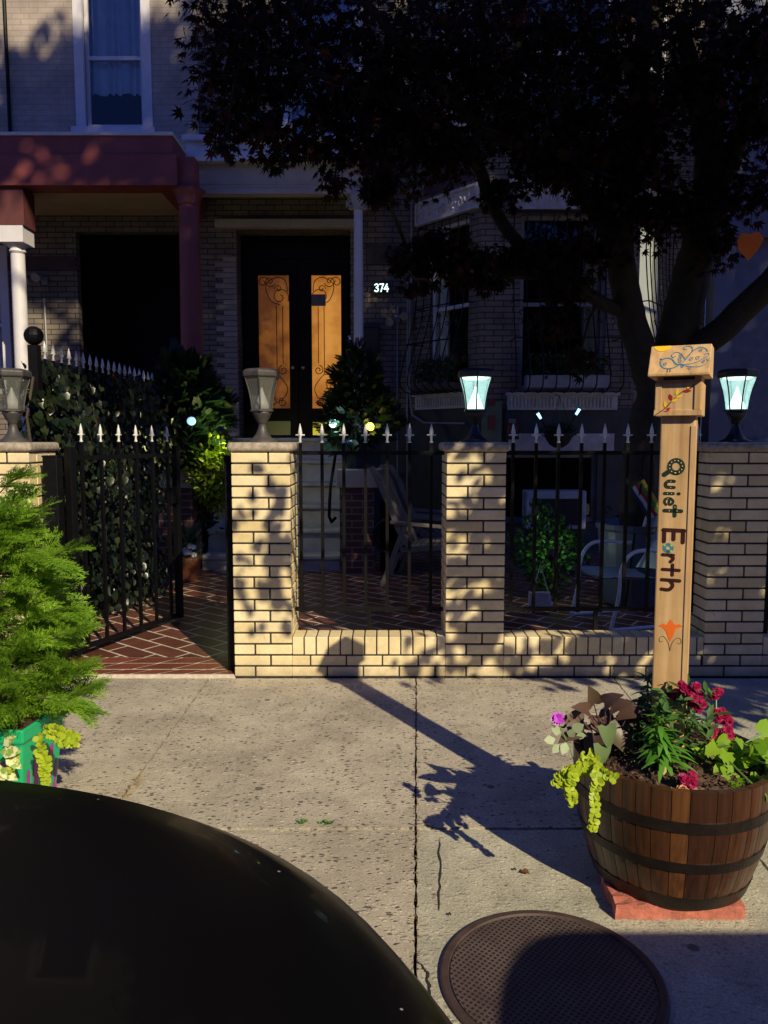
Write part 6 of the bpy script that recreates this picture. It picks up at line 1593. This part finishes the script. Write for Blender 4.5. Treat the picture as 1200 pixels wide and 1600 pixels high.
# sweet william: magenta heads over small green leaves
dn=thing("sweet_william","magenta sweet william flowers on leafy stems right of the painted post","flowering plant",at(1095,1205,2.38))
heads=[(1076,1078,2.30,.060),(1088,1098,2.28,.062),(1062,1084,2.34,.045),(1119,1084,2.46,.035),(1122,1117,2.40,.048),(1136,1122,2.40,.042),(1112,1142,2.34,.035),(1138,1145,2.36,.038),(1074,1222,2.14,.050),(1050,1088,2.36,.035)]
lst=[];mb=MB()
for x,y,Y,s_ in heads:
    c=at(x,y,Y)
    for k in range(int(9 if s_>0.045 else 6)):
        o_=Vector((rs.uniform(-1,1),rs.uniform(-1,.3),rs.uniform(-.6,1)))*s_*0.42; lst.append(flower(tuple(c+o_),(o_.x*8/max(s_,.01)*0.05,-0.8,0.6+o_.z*5),0.032,None,None,None,6,2,0.5))
    if y<1200:
        b_=Vector((c.x*0.6+at(1095,1205,2.38).x*0.4,2.40,0.42)); mb.tube([b_,(b_+c)/2+Vector((0.005,0,0.01)),c],[0.003,0.0025,0.002],5)
V,F=merge(lst)
def petalmat():
    return leafmat("magenta_petals",[(0.30,0.005,0.05),(0.42,0.01,0.10),(0.22,0.004,0.045)],0.25,0.5)
np_mesh("flower_heads",V,F,petalmat(),dn); mb.build("stem",plain("lily_stem",(0.12,0.25,0.05),0.5),dn)
n=420; P_=np.stack([rng.uniform(at(1050,1,2.35).x,at(1150,1,2.35).x,n),rng.uniform(2.24,2.5,n),0.43+0.20*rng.random(n)**1.2],1); an=rng.random(n)*6.28
D=np.stack([np.cos(an),np.sin(an),rng.uniform(-.1,1.0,n)],1); V,F=leaf_arrays(leaf_simple(0.35,0.06),P_,D,np.stack([-np.cos(an)*.5,-np.sin(an)*.5-.3,np.ones(n)],1),0.025+0.03*rng.random(n)); np_mesh("foliage",V,F,leafmat("william_leaves",[(0.03,0.09,0.02),(0.07,0.17,0.04),(0.12,0.22,0.07)],0.3),dn)
V,F=merge([flower(tuple(at(1067,1236,2.11)),(0,-.6,1),0.04,None,None,None,6,3,0.6),flower(tuple(at(1050,1238,2.12)),(0.3,-.6,1),0.03,None,None,None,6,2,0.6)]); np_mesh("wilted_flowers",V,F,plain("wilted_petal",(0.60,0.28,0.14),0.7,0,0.2,20,0),dn)
# lime coleus / sweet potato at the right rim
cv=thing("lime_sweet_potato_vine","lime green broad leaved plant at the right rim of the barrel","vine",at(1150,1200,2.33))
limeb=leafmat("lime_broad_leaves",[(0.18,0.38,0.02),(0.30,0.48,0.03),(0.24,0.42,0.03)],0.4,0.4)
n=95; cxv=at(1158,1175,2.30); P_=np.stack([cxv.x+rng.normal(0,.055,n),2.30+rng.normal(0,.06,n),cxv.z-0.02+rng.normal(0,.035,n)],1)
D=(P_-np.array(cxv)+np.array([0,0.02,-0.02]))*8+rng.normal(0,.5,(n,3))+np.array([0,-.3,0]); Nn=rng.normal(0,.35,(n,3))+np.array([0,-.7,.8])
V,F=leaf_arrays(leaf_heart(),P_,D,Nn,0.036+0.026*rng.random(n)); np_mesh("foliage",V,F,limeb,cv)
mb=MB(); 
for i in range(12): q=Vector(P_[i]); mb.tube([(cxv.x-0.02,2.34,0.42),tuple((Vector((cxv.x-0.02,2.34,0.42))+q)/2),tuple(q)],0.0025,5)
mb.tube(curve([tuple(at(1140,1190,2.2)),tuple(at(1170,1220,2.12)),tuple(at(1195,1240,2.1)),tuple(at(1198,1252,2.1))],5),0.003,5); mb.build("stem",plain("lily_stem",(0.12,0.25,0.05),0.5),cv)

# ================================================================== green planter with conifer, left edge
GX,GY=-1.43,2.84
gp=thing("painted_planter","green planter painted with magenta drips under the bright conifer","planter",(GX,GY,0.003))
pg=plain("bright_green_paint",(0.01,0.42,0.17),0.45,0,0.1,8,0.1)
MB().lathe([(0.15,0),(0.16,0.01),(0.20,0.30),(0.215,0.31),(0.218,0.36),(0.20,0.36),(0.19,0.30)],(0,0,0),4,R(38)).build("box",pg,gp,world=False,bevel=0.012)
mg=plain("magenta_paint",(0.38,0.03,0.28),0.5,0,0.1,8,0)
# drips painted on the four sides
mb=MB(); 
def side_pt(k,u,z,e=0.002):
    r=0.16+(0.20-0.16)*(z-0.01)/0.29; a0=R(38)+R(90*k); a1=a0+R(90); p=Vector((r*math.cos(a0),r*math.sin(a0),0))*(1-u)+Vector((r*math.cos(a1),r*math.sin(a1),0))*u
    nrm=Vector((math.cos((a0+a1)/2),math.sin((a0+a1)/2),-0.13)).normalized(); return p+nrm*e+Vector((0,0,z))
for k in range(4):
    for u,w_,h_ in ((0.14,0.05,0.16),(0.33,0.07,0.22),(0.55,0.06,0.13),(0.72,0.07,0.20),(0.9,0.04,0.12)):
        pts=[(u-w_,0.02)]+[(u+w_*0.8*math.cos(t),h_+0.03*math.sin(t)) for t in np.linspace(math.pi,0,8)]+[(u+w_,0.02)]
        mb.add([side_pt(k,a_,b_) for a_,b_ in pts],[tuple(range(len(pts)))])
    mb.add([side_pt(k,a_,b_,0.0014) for a_,b_ in ((0.01,0.012),(0.99,0.012),(0.99,0.04),(0.01,0.04))],[(0,1,2,3)])
mb.build("drip_painting",mg,gp,world=False)
MB().box(-0.12,0.12,-0.12,0.12,0.29,0.33).build("soil",soil_m,gp,world=False)
arb=leafmat("bright_arborvitae",[(0.09,0.21,0.015),(0.19,0.38,0.025),(0.30,0.48,0.04),(0.12,0.28,0.02)],0.35,0.5)
def fine_spray():
    vs=[];fs=[]
    def bit(x,y,ang,L,w):
        c,s=math.cos(ang),math.sin(ang); o=len(vs); zz=-0.16*(y+L*0.5*c)**2+0.05*math.sin(9*x)
        for a,b in ((0,0),(L*0.4,w),(L,0),(L*0.4,-w)): vs.append((x+a*s+b*c,y+a*c-b*s,zz))
        fs.append((o,o+1,o+2,o+3))
    bit(0,0,0,1.0,0.012)
    for i in range(6):
        y=0.12+0.145*i; L=0.46*(1-0.5*i/6)*(0.7+0.5*rs.random())
        for sg in (-1,1):
            an=sg*R(36+14*rs.random()); bit(0,y,an,L,0.026)
            for j in range(2):
                q=(j+0.8)/3*L; bx=q*math.sin(an); by=y+q*math.cos(an)
                bit(bx,by,an+R(38),L*0.42,0.024); bit(bx,by,an-R(38),L*0.42,0.024)
    return vs,fs
FSPR=fine_spray()
av=thing("arborvitae","bright green feathery conifer spreading at the left edge of the sidewalk","conifer",(GX,GY,0.33))
MB().tube([(GX,GY,0.32),(GX-0.05,GY,0.9),(GX-0.1,GY+0.05,1.35)],[0.025,0.015,0.006],7).build("trunk",plain("green_bark",(0.06,0.05,0.025),0.9),av)
Ps=[];Ds=[];Ns=[];Ss=[];bm_=MB()
# branches sweep out and up from the stem, sprays hang along them
nb=88
for i in range(nb):
    z0=0.38+0.75*(i/nb)**1.1; an=i*2.399+rs.uniform(-.3,.3); prof=0.275*(1-0.62*abs((z0-0.50)/0.70)); Lb=prof*rs.uniform(.75,1.15)
    b0=Vector((GX-0.05*(z0-0.3),GY,z0)); dirn=Vector((math.cos(an),math.sin(an),0.25+0.25*rs.random()))
    if i%2==0 and z0<0.9: dirn.z-=0.25
    tipp=b0+dirn*Lb; mid=(b0+tipp)/2+Vector((0,0,-0.02)); c=curve([tuple(b0),tuple(mid),tuple(tipp)],6)
    bm_.tube(c,[0.005-0.0003*k for k in range(len(c))],4)
    for k in range(2,len(c)):
        p=Vector(c[k])
        for s_ in range(2):
            d_=dirn.normalized()*0.9+Vector((rs.uniform(-.7,.7),rs.uniform(-.7,.7),rs.uniform(-.35,.3)))
            Ps.append(p+Vector((rs.uniform(-.02,.02),rs.uniform(-.02,.02),rs.uniform(-.02,.02)))); Ds.append(d_); Ns.append(Vector((rs.uniform(-.9,.9),rs.uniform(-1.0,.6),rs.uniform(.1,1.1)))); Ss.append(rs.uniform(.05,.105))
# a few long free branches reaching right, as in the picture
for (x0,y0,x1,y1,Y) in ((40,900,115,855,2.8),(60,1010,128,985,2.75),(70,960,110,955,2.8),(80,1110,140,1075,2.7),(20,830,60,800,2.9),(0,770,35,745,2.9),(85,1060,130,1040,2.8),(30,860,95,885,2.75),(60,1090,132,1110,2.65)):
    p0,p1=at(x0,y0,Y),at(x1,y1,Y-0.05); c=curve([tuple(p0),tuple((p0+p1)/2+Vector((0,0,.012))),tuple(p1)],6); bm_.tube(c,0.003,4)
    for k in range(1,len(c)):
        for s_ in range(2):
            Ps.append(Vector(c[k])); Ds.append((p1-p0).normalized()+Vector((rs.uniform(-.5,.5),rs.uniform(-.5,.5),rs.uniform(-.45,.35)))); Ns.append(Vector((rs.uniform(-.3,.3),rs.uniform(-.7,0),1))); Ss.append(rs.uniform(.05,.085))
V,F=leaf_arrays(FSPR,np.array(Ps),np.array(Ds),np.array(Ns),np.array(Ss)*1.15); np_mesh("foliage",V,F,arb,av)
bm_.build("branch",plain("green_bark",(0.06,0.05,0.025),0.9),av)
jenny_plant(at(90,1150,2.6),[[at(70,1140,2.68),at(90,1140,2.62),at(105,1148,2.6),at(122,1160,2.58)],[at(75,1145,2.65),at(95,1155,2.58),at(100,1165,2.58)],[at(60,1150,2.66),at(70,1180,2.62),at(73,1205,2.62),at(71,1238,2.62)],
  [at(60,1170,2.64),at(66,1185,2.62),at(68,1215,2.62)],[at(80,1150,2.66),at(112,1150,2.6),at(118,1165,2.6)],[at(22,1180,2.6),at(20,1190,2.6),at(18,1205,2.58)]],"yellow green creeping jenny spilling from the green planter",0.020)
vg=thing("variegated_hosta","cream and green striped leaves at the left edge of the green planter","hosta",at(5,1190,2.6))
vm,nt,b=nodes_of("variegated_leaf"); co=coords(nt); b.inputs['Roughness'].default_value=0.45
c=ramp(nt,noise(nt,co,38,2),[(0.45,(0.20,0.32,0.06)),(0.52,(0.62,0.62,0.34))]); nt.links.new(c,b.inputs['Base Color'])
spots=[(0,1175,1,0.1,.09),(8,1180,0.9,-0.6,.08),(0,1200,0.9,-0.5,.08),(5,1165,0.8,0.6,.07),(-10,1190,0.5,-0.9,.09)]
V,F=leaf_arrays(leaf_simple(0.5,0.1),np.array([W(x,y,2.6) for x,y,*_ in spots]),np.array([(p_,-.2,q_) for _,_,p_,q_,_ in spots]),np.array([(0.1,-1,0.5)]*5),[s_[-1] for s_ in spots]); np_mesh("foliage",V,F,vm,vg)
mb=MB(); mb.tube([at(-20,1215,2.62),at(0,1190,2.6)],0.003,5); mb.build("stem",plain("lily_stem",(0.12,0.25,0.05),0.5),vg)

# ================================================================== small things on the ground
weed=leafmat("weed_green",[(0.06,0.16,0.02),(0.10,0.24,0.03)],0.3)
for i,(x,y) in enumerate(((512,1288),(468,1287))):
    c=gnd(x,y,0.0); t=thing("weed","tiny green weed in the sidewalk joint, "+("larger one nearer the centre joint" if i==0 else "smaller one nearer the car"),"weed",c,"weeds in the sidewalk joint")
    n=16-6*i; an=rng.random(n)*6.28; D=np.stack([np.cos(an),np.sin(an),0.4+rng.random(n)],1)
    V,F=leaf_arrays(leaf_simple(0.5,0.1),np.array(c)+rng.normal(0,.008,(n,3))*np.array([1.5,.5,0.2]),D,np.tile([0,0,1.0],(n,1)),0.010+0.01*rng.random(n)); np_mesh("leaf",V,F,weed,t)
dl=[(812,1362,.026,"curled brown dry leaf lying on the worn slab between the centre joint and the barrel"),(800,1358,.012,"small dark dry leaf scrap left of the curled leaf"),(698,1428,.012,"dark flat leaf scrap right of the centre joint")]
drym=leafmat("dry_leaf",[(0.14,0.06,0.02),(0.22,0.10,0.04)],0.1,0.6)
for x,y,s_,lab in dl:
    c=gnd(x,y,0.006); V,F=leaf_arrays(leaf_simple(0.7,0.28),np.array([c]),np.array([[0.8,-.6,0.12]]),np.array([[0.1,0,1.0]]),[s_*1.4]); o=np_mesh("dry_leaf",V,F,drym if s_>.02 else plain("dark_scrap",(0.04,0.025,0.02),0.8)); 
    tag(o,lab,"dry leaf","fallen leaves on the sidewalk")
# maple litter caught along the joint and the wall foot
n=150; ty=rng.random(n)*2.6+1.75; X_=0.19-(4.45-ty)*0.042+rng.normal(0,.006,n); P1=np.stack([X_,ty,np.full(n,0.002)],1)
P2=np.stack([rng.uniform(-.5,2.5,120),4.43-np.abs(rng.normal(0,.02,120)),np.full(120,0.003)],1); P3=np.stack([rng.uniform(-1,2.4,90),rng.uniform(1.4,4.4,90),np.full(90,0.003)],1); P_=np.concatenate([P1,P2,P3]); n=len(P_)
V,F=leaf_arrays(leaf_simple(0.6,0.2),P_,rnd_dirs(n)*np.array([1,1,.15]),rng.normal(0,.3,(n,3))+np.array([0,0,1]),0.005+0.009*rng.random(n)); o=np_mesh("litter",V,F,leafmat("red_litter",[(0.20,0.05,0.03),(0.16,0.09,0.05),(0.08,0.05,0.03)],0.1)); o['kind']='stuff'; o['label']='tiny red brown leaf litter along the joint and wall foot'; o['category']='leaf litter'
# hairline crack beside the joint
def crack(pts,w,name="sidewalk_crack"):
    mb=MB(); P_=[Vector(p) for p in pts]; c=[]
    for a_,b_ in zip(P_[:-1],P_[1:]):
        for k in range(8): c.append(a_+(b_-a_)*k/8+Vector((rs.uniform(-1,1)*.004,rs.uniform(-1,1)*.003,0)))
    vs=[];n=len(c)
    for i,p in enumerate(c):
        d_=(c[min(i+1,n-1)]-c[max(i-1,0)]).normalized(); nn_=Vector((-d_.y,d_.x,0))*w*rs.uniform(.5,1.3)/2*math.sin(math.pi*(0.08+0.84*i/n)); vs+=[tuple(p+nn_),tuple(p-nn_)]
    mb.add(vs,[(2*i,2*i+1,2*i+3,2*i+2) for i in range(n-1)]); struct(mb.build(name,joint_m))
crack([gnd(686,1308,.0045),gnd(688,1360,.0045),gnd(684,1432,.0045)],0.006)
crack([gnd(655,1275,.0045),gnd(668,1290,.0045),gnd(690,1296,.0045),gnd(720,1303,.0045)],0.004)
crack([gnd(652,1500,.0045),gnd(668,1520,.0045),gnd(672,1560,.0045),gnd(690,1590,.0045)],0.007)
# yellow paint trace on the left joint
yt,nt,b=nodes_of("worn_yellow_paint"); co=coords(nt); b.inputs['Base Color'].default_value=(0.45,0.27,0.05,1); b.inputs['Roughness'].default_value=0.8
al=ramp(nt,noise(nt,co,55,6,0.8),[(0.50,0.0),(0.62,0.75)]); nt.links.new(al,b.inputs['Alpha'])
mb=MB(); q0,q1=gnd(172,1262,.0045),gnd(228,1208,.0045); nn_=Vector((0.035,0.0,0)); mb.add([tuple(q0-nn_),tuple(q0+nn_),tuple(q1+nn_*.7),tuple(q1-nn_*.7)],[(0,1,2,3)]); struct(mb.build("paint_trace",yt))

# ================================================================== cars
def carpaint(name,c):
    m,nt,b=nodes_of(name); b.inputs['Base Color'].default_value=rgba(c); b.inputs['Metallic'].default_value=0.0; b.inputs['Roughness'].default_value=0.35
    b.inputs['Coat Weight'].default_value=0.06; b.inputs['Coat Roughness'].default_value=0.03; b.inputs['Specular IOR Level'].default_value=0.08
    co=coords(nt); vo=nt.nodes.new("ShaderNodeTexVoronoi"); vo.inputs['Scale'].default_value=26; nt.links.new(co,vo.inputs['Vector'])
    d_=ramp(nt,vo.outputs['Distance'],[(0.042,1.0),(0.058,0.0)]); sp_=nt.nodes.new("ShaderNodeSeparateColor"); nt.links.new(vo.outputs['Color'],sp_.inputs[0]); k=ramp(nt,sp_.outputs[0],[(0.70,0.0),(0.72,1.0)])
    mm=nt.nodes.new("ShaderNodeMath"); mm.operation='MULTIPLY'; nt.links.new(d_,mm.inputs[0]); nt.links.new(k,mm.inputs[1])
    nt.links.new(mix_col(nt,mm.outputs[0],c,(0.35,0.33,0.30)),b.inputs['Base Color']); return m
def outline(xf,xr,yc,hw_,nf,nr,N_=96,lf=1.0,lr=0.6):
    """closed plan outline: superelliptic nose at xf and tail at xr"""
    pts=[]
    for i in range(N_):
        t=2*math.pi*i/N_; c,s=math.cos(t),math.sin(t)
        e=nf if c>0 else nr; L=lf if c>0 else lr
        x=abs(c)**(2/e)*L; y=math.copysign(abs(s)**(2/e),s)*hw_
        pts.append(((xf-lf+x) if c>0 else (xr+lr-x), yc+y))
    return pts
def ringstack(mb,rings,cap=True):
    n=len(rings[0]); o=len(mb.v)
    for r in rings: mb.v+= [tuple(p) for p in r]
    for i in range(len(rings)-1):
        for k in range(n): a_=o+i*n+k;b_=o+i*n+(k+1)%n; mb.f.append((a_,b_,b_+n,a_+n)); mb.mi.append(0)
    if cap: mb.f.append(tuple(o+(len(rings)-1)*n+k for k in range(n))); mb.mi.append(0)
def inset(out,d_,cx,cy):
    n=len(out); r=[]
    for i,(x,y) in enumerate(out):
        xa,ya=out[i-1]; xb,yb=out[(i+1)%n]; dx,dy=xb-xa,yb-ya; L=math.hypot(dx,dy) or 1; r.append((x-dy/L*d_,y+dx/L*d_))
    return r
def car(label,name,xf,xr,yc,hw_,zh,zr,paint,gx0,gx1,ghw,nose=True):
    t=thing(name,label,"car",((xf+xr)/2,yc,-0.13),"cars parked at the kerb")
    out=outline(xf,xr,yc,hw_,2.6,4.0); cx,cy=(xf+xr)/2,yc
    rings=[]
    for d_,z_ in ((0.05,0.10),(0.01,0.16),(0.0,0.35),(0.0,0.55),(0.012,zh-0.28),(0.02,zh-0.18),(0.032,zh-0.12),(0.050,zh-0.075),(0.075,zh-0.040),(0.11,zh-0.016),(0.16,zh-0.004),(0.24,zh+0.004)):
        rings.append([(x,y,z_) for x,y in inset(out,d_,cx,cy)])
    base=inset(out,0.24,cx,cy)
    for f in (0.85,0.65,0.4,0.15): rings.append([(cx+(x-cx)*(0.55+0.45*f),cy+(y-cy)*f,zh+0.004+0.045*(1-f*f)) for x,y in base])
    mb=MB(); ringstack(mb,rings); mb.build("body",paint,t,smooth=True)
    go=outline(gx1,gx0,yc,ghw,3.5,2.8,72,0.6,0.55); gr=[]
    for d_,z_ in ((-0.01,zh-0.03),(0.02,zh+0.08),(0.14,zr-0.10)): gr.append([(x,y,z_) for x,y in inset(go,d_,0,0)])
    mb=MB(); ringstack(mb,gr,False); mb.build("window",plain("dark_car_glass",(0.01,0.012,0.014),0.05,0,0.1,2,0),t,smooth=True)
    gr=[]
    for d_,z_ in ((0.138,zr-0.101),(0.14,zr-0.08),(0.17,zr-0.03),(0.25,zr-0.005),(0.4,zr+0.01)): gr.append([(x,y,z_) for x,y in inset(go,d_,0,0)])
    mb=MB(); ringstack(mb,gr); mb.build("roof",paint,t,smooth=True)
    for wx in (xf-0.85,xr+0.85):
        for sg in (-1,1):
            y=yc+sg*(hw_-0.10); r_=0.34; mb=MB(); prof=[(0.20,-0.11),(0.31,-0.115),(r_,-0.09),(r_,0.09),(0.31,0.115),(0.20,0.11)]
            vs=[];K=32;fs=[]
            for rr,h_ in prof:
                for k in range(K): a_=2*math.pi*k/K; vs.append((wx+rr*math.cos(a_),y+h_,-0.13+r_+rr*math.sin(a_)))
            for i in range(len(prof)-1):
                for k in range(K): a_=i*K+k;b_=i*K+(k+1)%K; fs.append((a_,b_,b_+K,a_+K))
            mb.add(vs,fs); w=mb.build("wheel",plain("tyre_rubber",(0.015,0.015,0.015),0.8,0,0.2,20,0.2),t)
            mb=MB()
            for k in range(5):
                a_=2*math.pi*k/5; mb.bar((wx,y+sg*0.11,-0.13+r_),(wx+0.2*math.cos(a_),y+sg*0.105,-0.13+r_+0.2*math.sin(a_)),0.05,0.02,up=(0,1,0))
            mb.tube([(wx,y+sg*0.09,-0.13+r_),(wx,y+sg*0.10,-0.13+r_)],0.205,24); mb.build("rim",plain("wheel_alloy",(0.35,0.35,0.36),0.35,0.8,0.1,10,0),w)
    for sg in (-1,1):
        def prox(x_): return None
        hy=yc+sg*hw_*0.72
        hl_=MB().sphere((xf-0.19,hy,0.62),0.10,14,8,(0.9,1.2,0.7)); hl_.build("headlight",plain("headlight_lens",(0.4,0.42,0.45),0.08,0,0.05,5,0),t,smooth=True)
        hl_=MB().sphere((xr+0.10,hy,0.75),0.09,14,8,(0.7,0.9,1.3)); hl_.build("tail_light",plain("tail_lens",(0.25,0.01,0.01),0.1,0,0.05,5,0),t,smooth=True)
    return t
CAR_F,CAR_Y,CAR_W,CAR_H = 0.18,0.115,0.93,1.0
car("glossy black car whose hood corner fills the lower left of the photo","parked_car",CAR_F,-4.45,CAR_Y,CAR_W,CAR_H,1.48,carpaint("black_car_paint",(0.003,0.003,0.0035)),-4.2,-1.25,0.80)
car("dark grey van parked ahead of the black car, throwing the shadow at lower right","parked_van",6.1,1.12,-0.71,0.95,1.05,1.50,carpaint("grey_van_paint",(0.06,0.065,0.07)),1.20,4.9,1.0)
